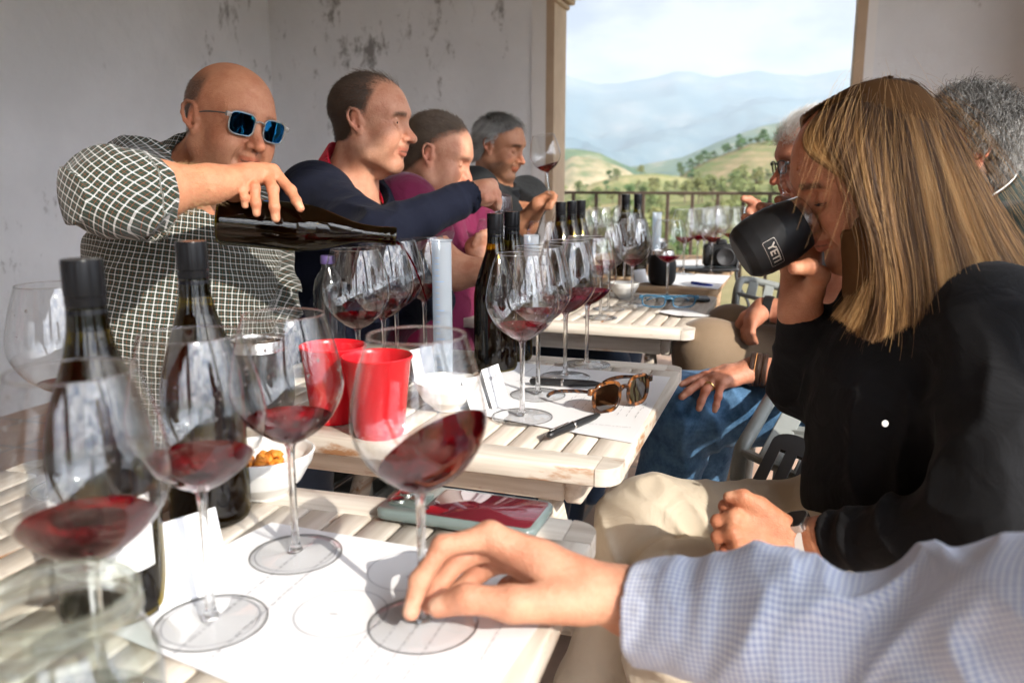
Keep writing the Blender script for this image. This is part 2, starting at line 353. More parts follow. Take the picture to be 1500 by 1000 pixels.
def tiles():
    m, nt, b = mat('terracotta_tiles'); L = nt.links.new
    tc = N(nt, 'ShaderNodeTexCoord'); mp = N(nt, 'ShaderNodeMapping'); mp.inputs['Rotation'].default_value = (0, 0, HD); L(tc.outputs['Object'], mp.inputs['Vector'])
    br = N(nt, 'ShaderNodeTexBrick'); br.offset = 0; br.inputs['Scale'].default_value = 1; br.inputs['Brick Width'].default_value = .3; br.inputs['Row Height'].default_value = .3
    br.inputs['Mortar Size'].default_value = .008; br.inputs['Color1'].default_value = (.42, .27, .19, 1); br.inputs['Color2'].default_value = (.50, .35, .26, 1); br.inputs['Mortar'].default_value = (.30, .27, .24, 1)
    L(mp.outputs[0], br.inputs['Vector'])
    n = N(nt, 'ShaderNodeTexNoise'); n.inputs['Scale'].default_value = 9; n.inputs['Detail'].default_value = 8; L(tc.outputs['Object'], n.inputs['Vector'])
    mr = N(nt, 'ShaderNodeMapRange'); mr.inputs['To Min'].default_value = .6; mr.inputs['To Max'].default_value = 1.35; L(n.outputs['Fac'], mr.inputs['Value'])
    h = N(nt, 'ShaderNodeHueSaturation'); L(br.outputs['Color'], h.inputs['Color']); L(mr.outputs[0], h.inputs['Value']); L(h.outputs[0], b.inputs['Base Color']); b.inputs['Roughness'].default_value = .7
    bm = N(nt, 'ShaderNodeBump'); bm.inputs['Strength'].default_value = .3; bm.inputs['Distance'].default_value = .004; L(br.outputs['Fac'], bm.inputs['Height']); bm.invert = True; L(bm.outputs[0], b.inputs['Normal'])
    return m
M_['tiles'] = tiles()
mb = MB(); wbox(mb, -4.5, 5.6, RIGHT - .6, LEFT + .3, -.3, 0)
tag(mb.build('floor', M_['tiles']), kind='structure')
mb = MB(); wbox(mb, -4.5, FAR, LEFT, LEFT + .3, 0, ROOF)
tag(mb.build('left_wall', M_['plaster'], smooth=False), 'pale grey stained plaster wall behind the row of men', 'wall')
uA, uB = far_u(800), far_u(1257)                   # the opening in the end wall
mb = MB(); wbox(mb, FAR, FAR + TH - .003, uA + .004, LEFT + .3, 0, ROOF); wbox(mb, FAR, FAR + TH - .003, RIGHT - .3, uB - .004, 0, ROOF); wbox(mb, FAR, FAR + TH - .003, uB, uA, LINT + .1, ROOF)
ew = mb.build('end_wall', M_['plaster'], smooth=False); tag(ew, 'grey plaster end wall with a wide opening onto the hills', 'wall')
mb = MB(); wbox(mb, FAR - .012, FAR, uA, far_u(779), 0, LINT + .1); wbox(mb, FAR - .012, FAR, far_u(1271), uB, 0, LINT + .1); wbox(mb, FAR - .012, FAR, far_u(1271), far_u(779), LINT + .1, LINT + .3)
mb.build('painted_band', M_['white_band'], ew, smooth=False)
mb = MB()
wbox(mb, FAR - .014, FAR + TH, uA - .05, uA, 0, LINT + .1); wbox(mb, FAR - .014, FAR + TH, uB, uB + .05, 0, LINT + .1); wbox(mb, FAR - .014, FAR + TH, uB, uA, LINT + .1, LINT + .14)
mb.build('stone_jamb', M_['stone'], ew, smooth=False)
for ua, s_ in ((uA - .05, -1), (uB + .05, 1)):
    mb = MB()
    for z0, z1, q in ((2.13, 2.16, .018), (2.163, 2.20, .045), (2.203, 2.25, .08), (2.253, 2.30, .06)):
        u0, u1 = sorted((ua - s_ * .01, ua + s_ * q)); wbox(mb, FAR - .014 - q, FAR + TH + q, u0, u1, z0, z1, .008)
    mb.build('capital', M_['stone'], ew, smooth=False)
# roof, lintels and pillars of the open side, which shade the upper half of the terrace
mb = MB(); wbox(mb, -4.6, FAR + .5, RIGHT - .24, LEFT + .4, ROOF + .003, ROOF + .25)
tag(mb.build('roof', M_['roof'], smooth=False), 'flat plastered roof over the terrace', 'roof', kind='structure')
mb = MB(); wbox(mb, -4.5, FAR - .003, RIGHT - .22, RIGHT, LINT, ROOF)
tag(mb.build('side_lintel', M_['roof'], smooth=False), 'long plastered lintel over the open side of the terrace', 'lintel', kind='structure')
mb = MB(); wbox(mb, -4.5, -4.28, RIGHT + .003, LEFT - .003, LINT + .1, ROOF)
tag(mb.build('back_lintel', M_['roof'], smooth=False), 'plastered lintel over the terrace entrance', 'lintel', kind='structure')
for i, (l, wd, lab) in enumerate(((.387, .18, 'unseen plastered pillar by the near tables, set to shade the woman'), (3.35, .42, 'plastered pillar beside the far tables on the open side'), (-2.2, .42, 'plastered pillar behind the camera on the open side'))):
    mb = MB(); wbox(mb, l - wd / 2, l + wd / 2, RIGHT - .2, RIGHT - .02, 0.003, LINT - .003, .01)  # the near one is unseen, placed and sized for its strip of shade
    tag(mb.build('pillar', M_['plaster'], smooth=False), lab, 'pillar', 'pillars of the open side')
mb = MB(); wbox(mb, -4.48, -4.3, 2.5, LEFT - .003, 0.003, LINT + .097); wbox(mb, -4.48, -4.3, RIGHT + .25, .9, 0.003, LINT + .097); wbox(mb, -4.48, -4.3, .9, 2.5, 2.35, LINT + .097)  # wall added behind the camera to put dark bands in the glass reflections
tag(mb.build('reflection_wall', simple('ochre_render', (.30, .25, .20), .9), smooth=False), 'wall with a doorway, added behind the camera for banded reflections', 'wall')
mb = MB(); wbox(mb, 4.3, FAR - .003, RIGHT - .22, RIGHT + .002, 0.003, LINT - .003)  # added wall, blocks the sun from the right end wall
tag(mb.build('sun_block_wall', M_['plaster'], smooth=False), 'short plaster wall added to keep sun off the right end wall', 'wall')
# railing beyond the opening
RL = 5.36
rl = empty('railing', Wp(RL, .6, 0)); tag(rl, 'rusty brown iron railing across the terrace opening', 'railing')
mb = MB(); mb.bar(Wp(RL, -1.6, 1.005), Wp(RL, 3.2, 1.005), .035, .018, bev=.003); mb.build('top_rail', M_['iron'], rl)
mb = MB(); mb.bar(Wp(RL, -1.6, .09), Wp(RL, 3.2, .09), .03, .012, bev=.002); mb.build('bottom_rail', M_['iron'], rl)
bal = None
for k in range(31):
    u = -1.55 + .156 * k
    if bal is None:
        mb = MB(); mb.bar(Wp(RL, u, .096), Wp(RL, u, .995), .021, .021, up=tuple(Ld), bev=.002); bal = mb.build('baluster', M_['iron'], rl)
    else:
        c = bal.copy(); COL.objects.link(c); c.location = Vector(Ud * .156 * k)

# ------------------------------------------------------------------ the hills outside
def px_dir(x, y):
    v = P(x, y, 1) - np.array([0, 0, CZ]); return math.atan2(v[0], v[1]), v[2] / math.hypot(v[0], v[1])
def vnoise(p, seed=0):
    """value noise, p (N,3)"""
    p = np.asarray(p, float); i = np.floor(p).astype(np.int64); f = p - i; f = f * f * (3 - 2 * f); o = 0
    for a in (0, 1):
        for b in (0, 1):
            for c in (0, 1):
                h = ((i[:, 0] + a) * 374761393 + (i[:, 1] + b) * 668265263 + (i[:, 2] + c) * 2147483647 + seed * 974634777) & 0xffffffff
                h = ((h ^ (h >> 13)) * 1274126177) & 0xffffffff; h = (h ^ (h >> 16)) & 0xffff
                o = o + h / 65535.0 * (f[:, 0] if a else 1 - f[:, 0]) * (f[:, 1] if b else 1 - f[:, 1]) * (f[:, 2] if c else 1 - f[:, 2])
    return o
def fbm(p, n=5, seed=0):
    o = 0; a = .5
    for k in range(n): o = o + a * (vnoise(np.asarray(p) * 2 ** k, seed + k) - .5); a *= .5
    return o
HG = {}
def ridge(name, pts, rc, r0, r1, zb0, zb1, amp, mat_, rel=.35, na=260, nr=70, nscale=1.0):
    az = np.radians(np.linspace(-50, 75, na))
    pa = [px_dir(x, y) for x, y in pts]; xa = np.array([a for a, _ in pa]); te = np.array([t for _, t in pa])
    crest = np.interp(az, xa, te) * rc + CZ
    out = np.clip((az - xa[-1]) / .5, 0, 1) + np.clip((xa[0] - az) / .5, 0, 1)
    crest += out * rc * .03 * np.sin(az * 9)
    rr = r0 + (r1 - r0) * np.linspace(0, 1, nr) ** 1.2
    A, Rr = np.meshgrid(az, rr, indexing='ij'); C = crest[:, None] * np.ones_like(Rr)
    t = np.where(Rr < rc, (Rr - r0) / (rc - r0), (r1 - Rr) / (r1 - rc)); t = np.clip(t, 0, 1); s = t ** 1.15
    zb = np.where(Rr < rc, zb0, zb1)
    X = np.sin(A) * Rr; Y = np.cos(A) * Rr
    q = np.stack([X.ravel() / (rc * rel), Y.ravel() / (rc * rel), 0 * X.ravel()], 1)
    n1 = fbm(q, 6, 3).reshape(X.shape); n1 = 1 - 2 * np.abs(n1) * 1.6
    Z = zb + (C - zb) * s - amp * (1 - n1) * np.clip(1.2 - s, .12, 1) * np.clip(t * 4, 0, 1)
    V = np.stack([X, Y, Z], -1).reshape(-1, 3)
    ii = np.arange(na * nr).reshape(na, nr); F = np.stack([ii[:-1, :-1], ii[1:, :-1], ii[1:, 1:], ii[:-1, 1:]], -1).reshape(-1, 4)
    F = F[:, ::-1]
    me = bpy.data.meshes.new(name); me.from_pydata(V.tolist(), [], F.tolist()); me.polygons.foreach_set('use_smooth', [True] * len(F)); me.update()
    o = link(name, me, mat_); tag(o, kind='structure'); HG[name] = (az, rr, Z); return o
def hill_z(name, a, r):
    az, rr, Z = HG[name]; i = np.interp(a, az, np.arange(len(az))); j = np.interp(r, rr, np.arange(len(rr)))
    i0 = int(i); j0 = int(j); i1 = min(i0 + 1, len(az) - 1); j1 = min(j0 + 1, len(rr) - 1); fi = i - i0; fj = j - j0
    return (Z[i0, j0] * (1 - fi) + Z[i1, j0] * fi) * (1 - fj) + (Z[i0, j1] * (1 - fi) + Z[i1, j1] * fi) * fj
def hillmat(name, cols, scale, pos=(.4, .5, .6), band=0, detail=8):
    m, nt, b = mat(name); L = nt.links.new
    tc = N(nt, 'ShaderNodeTexCoord'); n = N(nt, 'ShaderNodeTexNoise'); n.inputs['Scale'].default_value = scale; n.inputs['Detail'].default_value = detail; n.inputs['Roughness'].default_value = .7
    L(tc.outputs['Object'], n.inputs['Vector']); r = N(nt, 'ShaderNodeValToRGB'); e = r.color_ramp.elements
    e[0].position = pos[0]; e[0].color = (*cols[0], 1); e[1].position = pos[-1]; e[1].color = (*cols[-1], 1)
    for p_, c in zip(pos[1:-1], cols[1:-1]): k = e.new(p_); k.color = (*c, 1)
    fac = n.outputs['Fac']
    if band:
        wv = N(nt, 'ShaderNodeTexWave', wave_type='BANDS', bands_direction='Z'); wv.inputs['Scale'].default_value = band; wv.inputs['Distortion'].default_value = 2.5; wv.inputs['Detail'].default_value = 3; wv.inputs['Detail Scale'].default_value = .05
        L(tc.outputs['Object'], wv.inputs['Vector']); ma = N(nt, 'ShaderNodeMath', operation='MULTIPLY_ADD'); ma.inputs[1].default_value = .07; L(wv.outputs['Fac'], ma.inputs[0]); L(n.outputs['Fac'], ma.inputs[2])
        sb = N(nt, 'ShaderNodeMath', operation='SUBTRACT'); sb.inputs[1].default_value = .1; L(ma.outputs[0], sb.inputs[0]); fac = sb.outputs[0]
    L(fac, r.inputs['Fac']); L(r.outputs['Color'], b.inputs['Base Color']); b.inputs['Roughness'].default_value = 1; b.inputs['Specular IOR Level'].default_value = 0
    return m
m_mount = hillmat('far_mountain_scrub', [(.04, .085, .10), (.07, .11, .115), (.17, .17, .16)], .0022, (.42, .54, .68))
m_mid = hillmat('mid_hill_scrub', [(.045, .08, .04), (.09, .12, .05), (.28, .22, .15)], .009, (.42, .55, .66))
m_brown = hillmat('brown_hill', [(.10, .12, .05), (.20, .17, .09), (.32, .25, .15)], .03, (.36, .46, .62))
m_terr = hillmat('terraced_slope', [(.11, .13, .05), (.20, .16, .085), (.30, .22, .13)], .05, (.36, .50, .66), band=.11)
m_forest = hillmat('forest_floor', [(.095, .11, .045), (.16, .165, .07), (.28, .22, .12)], .06, (.4, .52, .66))
ridge('mountain_range', [(780, 112), (830, 104), (880, 118), (930, 108), (990, 100), (1050, 110), (1110, 98), (1180, 106), (1260, 96)], 6200, 2700, 7200, -60, -60, 260, m_mount, .14, 420, 120)
ridge('mid_hills', [(780, 250), (860, 246), (930, 240), (1000, 226), (1060, 200), (1120, 180), (1180, 168), (1260, 150)], 2500, 1500, 2900, -90, -90, 60, m_mid, .25, 320, 70)
ridge('green_hills', [(780, 226), (820, 216), (850, 217), (880, 224), (915, 240), (960, 258), (1050, 268), (1150, 272), (1260, 270)], 1250, 620, 1500, -90, -100, 26, m_mid, .3, 320, 70)
ridge('brown_hill', [(770, 275), (800, 250), (840, 226), (880, 232), (915, 246), (940, 262), (980, 280), (1260, 300)], 1000, 560, 1180, -90, -100, 9, m_brown, .4, 320, 60)
ridge('terraced_hill', [(780, 300), (940, 285), (985, 262), (1020, 240), (1060, 224), (1100, 208), (1140, 201), (1200, 185), (1280, 168)], 400, 190, 520, -40, -60, 5, m_terr, .35, 320, 70)
ridge('wooded_knoll', [(780, 300), (830, 284), (870, 264), (910, 253), (960, 250), (1000, 256), (1040, 268), (1100, 290), (1260, 330)], 330, 170, 430, -42, -55, 5, m_forest, .35, 300, 60)
ridge('near_slope', [(760, 300), (820, 290), (900, 284), (1000, 276), (1080, 268), (1140, 262), (1260, 252)], 230, 12, 300, -9, -48, 4, m_forest, .3, 300, 90)
mb = MB(); mb.add([(-15000, -15000, -101), (15000, -15000, -101), (15000, 15000, -101), (-15000, 15000, -101)], [(0, 1, 2, 3)])
tag(mb.build('ground', m_forest, smooth=False), kind='structure')
mb = MB(); wbox(mb, -12, 14, -14, 12, -9.4, -.31)
tag(mb.build('terrace_bank', m_brown, smooth=False), 'dry earth bank under the terrace', 'bank', kind='structure')

def leaf_mat(name, c):
    m, nt, b = mat(name); L = nt.links.new
    oi = N(nt, 'ShaderNodeObjectInfo'); tc = N(nt, 'ShaderNodeTexCoord'); n = N(nt, 'ShaderNodeTexNoise'); n.inputs['Scale'].default_value = 1.6; L(tc.outputs['Object'], n.inputs['Vector'])
    mr = N(nt, 'ShaderNodeMapRange'); mr.inputs['To Min'].default_value = .5; mr.inputs['To Max'].default_value = 1.6; L(n.outputs['Fac'], mr.inputs['Value'])
    h = N(nt, 'ShaderNodeHueSaturation'); h.inputs['Color'].default_value = (*c, 1); L(mr.outputs[0], h.inputs['Value'])
    m2 = N(nt, 'ShaderNodeMapRange'); m2.inputs['To Min'].default_value = .47; m2.inputs['To Max'].default_value = .53; L(oi.outputs['Random'], m2.inputs['Value']); L(m2.outputs[0], h.inputs['Hue'])
    L(h.outputs[0], b.inputs['Base Color']); b.inputs['Roughness'].default_value = .7; b.inputs['Specular IOR Level'].default_value = .2
    b.inputs['Subsurface Weight'].default_value = 0
    return m
M_['bark'] = simple('bark', (.12, .08, .055), .9)
leaf = [leaf_mat('pine_leaf_light', (.155, .17, .06)), leaf_mat('pine_leaf_dark', (.08, .13, .04))]
def tree_proto(k, seed):
    rs = np.random.RandomState(seed); H = 6.0
    e = empty('pine_tree', (0, 0, 0)); mb = MB()
    tr = np.array([[0, 0, -.6], [.06, .03, 1.6], [-.05, .05, 3.2], [.05, 0, 5.2]]); mb.tube(tr, [.16, .13, .09, .03], 7)
    cl = []
    for i in range(9):
        a = rs.rand() * 6.28; z = 1.7 + 3.4 * rs.rand(); l = (1.9 - .3 * (z - 1.7)) * (.7 + .5 * rs.rand()); e1 = np.array([math.cos(a) * l, math.sin(a) * l, z + .5])
        mb.tube([[0, 0, z - .2], e1 * [.5, .5, 1], e1], [.05, .035, .015], 5); cl.append((e1, .75 + .3 * rs.rand())); cl.append((e1 * [.5, .5, 1.03], .7))
    cl.append((np.array([0, 0, 5.5]), .8)); cl.append((np.array([.2, .2, 4.6]), 1.0))
    mb.build('trunk', M_['bark'], e, world=False)
    V = []; F = []; n = 0
    for c, r in cl:
        for _ in range(34):
            d = rs.randn(3); d /= np.linalg.norm(d); p = c + d * r * (.55 + .5 * rs.rand()) * [1, 1, .75]
            s_ = .13 + .14 * rs.rand(); A = rs.randn(3, 3); A, _q = np.linalg.qr(A)
            V += [p + A[0] * s_, p + A[1] * s_, p - A[0] * s_, p - A[1] * s_]; F.append((n, n + 1, n + 2, n + 3)); n += 4
    me = bpy.data.meshes.new('crown'); me.from_pydata([tuple(v) for v in V], [], F); me.update(); link('crown', me, leaf[k % 2], e, world=False)
    return e
protos = [tree_proto(k, 11 + k) for k in range(5)]
spots = []
rs = np.random.RandomState(5)
def strew(hn, n, x0, x1, r0, r1, k=None):
    for _ in range(n):
        a0 = px_dir(x0, 270)[0]; a1 = px_dir(x1, 270)[0]; spots.append((hn, a0 + (a1 - a0) * rs.rand(), r0 + (r1 - r0) * rs.rand(), k))
strew('near_slope', 120, 760, 1330, 75, 225, 0); strew('near_slope', 30, 760, 1330, 75, 225, 1)
strew('wooded_knoll', 72, 800, 1080, 270, 360, None)
for x in np.linspace(985, 1260, 40): strew('terraced_hill', 1, x - 6, x + 6, 392, 408, 1)
strew('terraced_hill', 26, 960, 1250, 230, 380, None)
used = set()
for hn, a, r, k in spots:
    kk = rs.choice([0, 2, 4]) if k == 0 else rs.choice([1, 3]) if k == 1 else rs.randint(5)
    pr = protos[kk]; o = pr if kk not in used else copy_tree(pr); used.add(kk)
    s_ = .55 + .5 * rs.rand(); s_ = s_ * (1.1 if hn == 'terraced_hill' and r > 390 else .85)
    o.location = (math.sin(a) * r, math.cos(a) * r, hill_z(hn, a, r) - .1); o.rotation_euler = (0, 0, rs.rand() * 6.28); o.scale = (s_ * 1.1, s_ * 1.1, s_)
    where = {'near_slope': ('small pine on the wooded slope just beyond the railing', 'pines on the slope beyond the railing'), 'wooded_knoll': ('small pine on the wooded knoll across the valley', 'pines on the knoll'), 'terraced_hill': ('dark pine along the terraced brown hill', 'pines on the terraced hill')}[hn]
    tag(o, where[0], 'tree', where[1])
for k in range(5):
    if k not in used: 
        for c in list(protos[k].children): bpy.data.objects.remove(c)
        bpy.data.objects.remove(protos[k])
# haze: even air over the whole landscape
def haze(density):
    m = bpy.data.materials.new('haze_air'); m.use_nodes = True; nt = m.node_tree; nt.nodes.clear()
    out = N(nt, 'ShaderNodeOutputMaterial'); v = N(nt, 'ShaderNodeVolumePrincipled'); v.inputs['Color'].default_value = (.80, .90, 1.0, 1); v.inputs['Density'].default_value = density; v.inputs['Anisotropy'].default_value = .1
    nt.links.new(v.outputs[0], out.inputs['Volume'])
    mb = MB(); mb.box((0, 0, 449), (9500, 9500, 551)); o = mb.build('haze', m, smooth=False); tag(o, kind='stuff')
haze(1.6e-4)
# ------------------------------------------------------------------ tables
TT = .74
def table(corner, hd, ln, wd, label, top=TT, mat_='wood', slat=.0335, border=.05, th=.024, legs=True):
    """corner: near right corner of the top; ln along the row, wd to the left"""
    l = np.array([math.sin(hd), math.cos(hd), 0]); u = np.array([-math.cos(hd), math.sin(hd), 0]); c = np.array([corner[0], corner[1], 0.])
    base = c + l * ln / 2 + u * wd / 2
    e = empty('slatted_table', base); tag(e, label, 'table', 'slatted wooden tables in a row')
    M = np.array([l, u, Zd]).T
    def Q(a, b, z): return c + l * a + u * b + np.array([0, 0, z])
    mb = MB(); boards = []
    def board(a0, a1, b0, b1, z1, t, along, bev=.003):
        n = mb.n; mb.box(Q((a0 + a1) / 2, (b0 + b1) / 2, z1 - t / 2), ((a1 - a0) / 2, (b1 - b0) / 2, t / 2), M, bev)
        boards.append((n, mb.n - n, l if along == "l" else u, u if along == "l" else l))
    def fin(name, parent=e):
        me = mb.mesh(name, True, 50); board_attrs(me, boards); return link(name, me, M_[mat_], parent)
    # frame round the edge: rounded corners by a bigger chamfer
    r = .028
    n = mb.n
    for (a0, a1, b0, b1, al) in ((0, border, r, wd - r, 'u'), (ln - border, ln, r, wd - r, 'u'), (border + .0008, ln - border - .0008, 0, border, 'l'), (border + .0008, ln - border - .0008, wd - border, wd, 'l')):
        board(a0, a1, b0, b1, top, th, al, .002)
    for a, b, a0 in ((r, r, 180), (ln - r, r, 270), (ln - r, wd - r, 0), (r, wd - r, 90)):
        n = mb.n
        ar = [(r * math.cos(R(a0 + 90 * k / 8)), r * math.sin(R(a0 + 90 * k / 8))) for k in range(9)]
        sa = 1 if a < ln / 2 else -1; sb = 1 if b < wd / 2 else -1
        poly = [(a + p[0], b + p[1]) for p in ar] ; A = np.array(poly)
        cx = [(a, b), (a + sa * (border - r) * (1), b)] 
        # quarter disc plus fill to the end of the side boards
        quarter = poly + [(a, b)]
        mb.prism(quarter, top - th + .001, top - .0004, M, c + 0 * l)
        f0, f1 = sorted((a, a + sa * (border - r)))
        g0, g1 = sorted((b, b - sb * r))
        mb.box(Q((f0 + f1) / 2, (g0 + g1) / 2, top - th / 2), ((f1 - f0) / 2, (g1 - g0) / 2, th / 2 - .0006), M, 0)
        boards.append((n, mb.n - n, u, l))
    fin('table_frame')
    mb = MB(); boards = []
    inner = wd - 2 * border; k = int(round(inner / (slat + .0035))); pitch = inner / k
    for i in range(k):
        b0 = border + i * pitch + .0018; board(border - .01, ln - border + .01, b0, b0 + pitch - .0036, top - .0015, th - .008, 'l', .002)
    fin('slats')
    if legs:
        mb = MB(); boards = []
        for b in (.07, wd - .07): board(.06, ln - .06, b - .012, b + .012, top - th - .0005, .05, 'l', .003)
        for a in (.075, ln - .075): board(a - .012, a + .012, .083, wd - .083, top - th - .0005, .05, 'u', .003)
        fin('apron')
        for b in (.10, wd - .10):
            for s_ in (1, -1):
                mb = MB(); boards = []; n = 0
                a, d = (.09, ln - .09) if s_ > 0 else (ln - .09, .09); off = .013 * s_
                mb.bar(Q(a, b + off, top - th - .052), Q(d, b + off, 0.002), .042, .024, up=tuple(u), bev=.003); boards.append((0, mb.n, Zd, u))
                fin('leg')
        mb = MB(); boards = []; board(ln / 2 - .02, ln / 2 + .02, .126, wd - .126, .36, .024, 'u', .003); fin('stretcher')
    return e, Q
hT1, hT2 = R(16.5), HD
t1c = np.array([.0908, .787, 0]) - .64 * np.array([math.sin(hT1), math.cos(hT1), 0])
table(t1c, hT1, .64, .72, 'nearest whitewashed slatted table, under the hand twirling a glass')
table((.127, .937), hT2, .607, .70, 'slatted table with the red cups, pens and tortoiseshell sunglasses')
table((.42, 1.87), HD, .62, .68, 'slatted table with blue eyeglasses and a torn napkin')
table((.64, 2.54), HD, .62, .68, 'honey brown slatted table with the camera and black tumbler', top=.75, mat_='wood_brown')
table((.86, 3.20), HD, .62, .68, 'farthest slatted table beside the railing', mat_='wood_brown')

# ------------------------------------------------------------------ glasses
def glass_prof(H=.232, rb=.051, rr=.036, rf=.043, hs=.110, t=.0009):
    """outer profile of the bowl from the stem top to the rim"""
    hb = H - hs; o = []
    ctl = [(.0042, 0), (.0075, .014), (.020, .07), (.036, .18), (.0475, .33), (.051, .45), (.0498, .58), (.0455, .75), (.0395, .92), (.036, 1.0)]
    xs = np.array([c[1] for c in ctl]); ys = np.array([c[0] for c in ctl]) * rb / .051
    tt = np.linspace(0, 1, 34)
    # smooth Catmull-Rom through the control radii
    out = []
    for q in tt:
        i = min(max(np.searchsorted(xs, q) - 1, 0), len(xs) - 2); x0, x1 = xs[i], xs[i + 1]; s = (q - x0) / (x1 - x0)
        m0 = (ys[i + 1] - ys[max(i - 1, 0)]) / (xs[i + 1] - xs[max(i - 1, 0)]) * (x1 - x0); m1 = (ys[min(i + 2, len(xs) - 1)] - ys[i]) / (xs[min(i + 2, len(xs) - 1)] - xs[i]) * (x1 - x0)
        h = (2 * s ** 3 - 3 * s ** 2 + 1) * ys[i] + (s ** 3 - 2 * s ** 2 + s) * m0 + (-2 * s ** 3 + 3 * s ** 2) * ys[i + 1] + (s ** 3 - s ** 2) * m1
        out.append((h, hs + q * hb))
    return np.array(out)
GP = glass_prof()
def wine_mesh(level, slope=(0, 0), wave=0, n=56, f=.5):
    """wine body inside the bowl up to a (possibly tilted) plane; slope dz/dx, dz/dy"""
    pr = GP.copy(); pr[:, 0] -= .0009; pr = pr[1:]; rs_ = np.interp
    nz = 26; ang = np.arange(n) / n * 2 * np.pi; V = []; 
    def rad(z): return float(np.interp(z, pr[:, 1], pr[:, 0]))
    z0 = pr[0, 1] + .0006
    top = []
    for a in ang:   # per meridian find surface height
        z = level
        for _ in range(12):
            r = rad(z) * .995; z = level + slope[0] * r * math.cos(a) + slope[1] * r * math.sin(a)
        top.append(max(z, z0 + .001))
    for k in range(nz + 1):
        for j, a in enumerate(ang):
            z = z0 + (top[j] - z0) * k / nz; r = rad(z) * .995; V.append((r * math.cos(a), r * math.sin(a), z))
    b = len(V); rings = 7
    for q in range(1, rings):
        g = 1 - q / rings
        for j, a in enumerate(ang):
            z = top[j]; r = rad(z) * .995 * g; zc = level + slope[0] * r * math.cos(a) + slope[1] * r * math.sin(a) + wave * math.sin(9 * g + 3 * a) * g * (1 - g) * 4
            V.append((r * math.cos(a), r * math.sin(a), zc))
    V.append((0, 0, level)); V.append((0, 0, z0 - .0003)); F = []
    for k in range(nz):
        for j in range(n): j2 = (j + 1) % n; F.append((k * n + j, k * n + j2, (k + 1) * n + j2, (k + 1) * n + j))
    last = nz * n
    for q in range(rings - 1):
        cur = b + q * n
        for j in range(n): j2 = (j + 1) % n; F.append((last + j, last + j2, cur + j2, cur + j))
        last = cur
    for j in range(n): F.append((last + j, last + (j + 1) % n, len(V) - 2)); F.append((j, len(V) - 1, (j + 1) % n))
    mb = MB(); mb.add(V, F); return mb
G0 = {}
def make_glass():
    e = empty('wine_glass'); hs = .110
    rim = [(GP[-1, 0] - .0003 + .0006 * math.cos(a), GP[-1, 1] + .0006 * math.sin(a)) for a in np.linspace(0, math.pi, 6)]
    mb = MB(); mb.lathe(GP[1:], 72); inn = GP[1:].copy(); inn[:, 0] -= .0008; inn = inn[::-1]
    mb2 = MB(); mb2.lathe(np.vstack([GP[2:], rim[1:-1], inn[:-1]]), 72)
    bowl = mb.build('bowl', M_['glass'], e, world=False, ang=180)
    rb = MB(); rb.tube([(GP[-1, 0] * math.cos(a), GP[-1, 0] * math.sin(a), GP[-1, 1]) for a in np.arange(64) / 64 * 2 * np.pi], .0007, 6, closed=True); rb.build('rim', M_['stem'], bowl, world=False, ang=180)
    st = [(.0, .0052), (.007, .0052), (.0055, .0085), (.0040, .014), (.0034, .026), (.0033, .06), (.0036, .098), (.0044, .108), (.0072, .1125), (.0105, .1155), (.006, .1165), (0, .1167)]
    mb = MB(); mb.lathe(st, 20); mb.build('stem', M_['stem'], e, world=False, ang=180)
    ft = [(0, .0050), (.008, .0050), (.02, .0030), (.034, .0022), (.0425, .0018), (.0432, .0012), (.0425, .0006), (.03, .0006), (0, .0006)]
    mb = MB(); mb.lathe(ft[1:-1], 56); foot = mb.build('foot', M_['glass_foot'], e, world=False, ang=60)
    rb = MB(); rb.tube([(.0427 * math.cos(a), .0427 * math.sin(a), .0013) for a in np.arange(64) / 64 * 2 * np.pi], .0008, 6, closed=True); rb.build('foot_edge', M_['stem'], foot, world=False, ang=180)
    return e
drops_rs = np.random.RandomState(3)
glass_proto = None
def glass(pos, label, wine=.127, slope=(0, 0), scale=1.0, group='wine glasses on the tables', tilt=None, drops=0, rz=None, wave=0):
    global glass_proto
    if glass_proto is None: glass_proto = make_glass(); g = glass_proto
    else: g = copy_tree(glass_proto); [bpy.data.objects.remove(c) for c in list(g.children) if c.name.split('.')[0] in ('wine', 'droplets')]
    tag(g, label, 'wine glass', group)
    g.location = tuple(pos); g.scale = (scale,) * 3
    if tilt is not None:
        q = Vector((0, 0, 1)).rotation_difference(Vector(tilt).normalized()); g.rotation_euler = q.to_euler()
    if wine:
        wine = .110 + (wine - .098) * .80
        wine_mesh(wine, slope, wave).build('wine', M_['wine'], g, world=False, ang=50)
    if drops:
        mb = MB(); nn = 0
        while nn < drops:
            k = drops_rs.randint(6, 30); a = drops_rs.rand() * 6.28; r = GP[k, 0] - .0012; z = GP[k, 1] + drops_rs.rand() * .003
            s_ = .0005 + .0011 * drops_rs.rand() ** 2; c = np.array([r * math.cos(a), r * math.sin(a), z])
            mb.lathe([(s_ * math.sin(t), -s_ * 1.3 * math.cos(t)) for t in np.linspace(0, math.pi, 6)], 7, c); nn += 1
        mb.build('droplets', M_['stem'], g, world=False, ang=180)
    return g
G = glass
hg = T(620, 915)
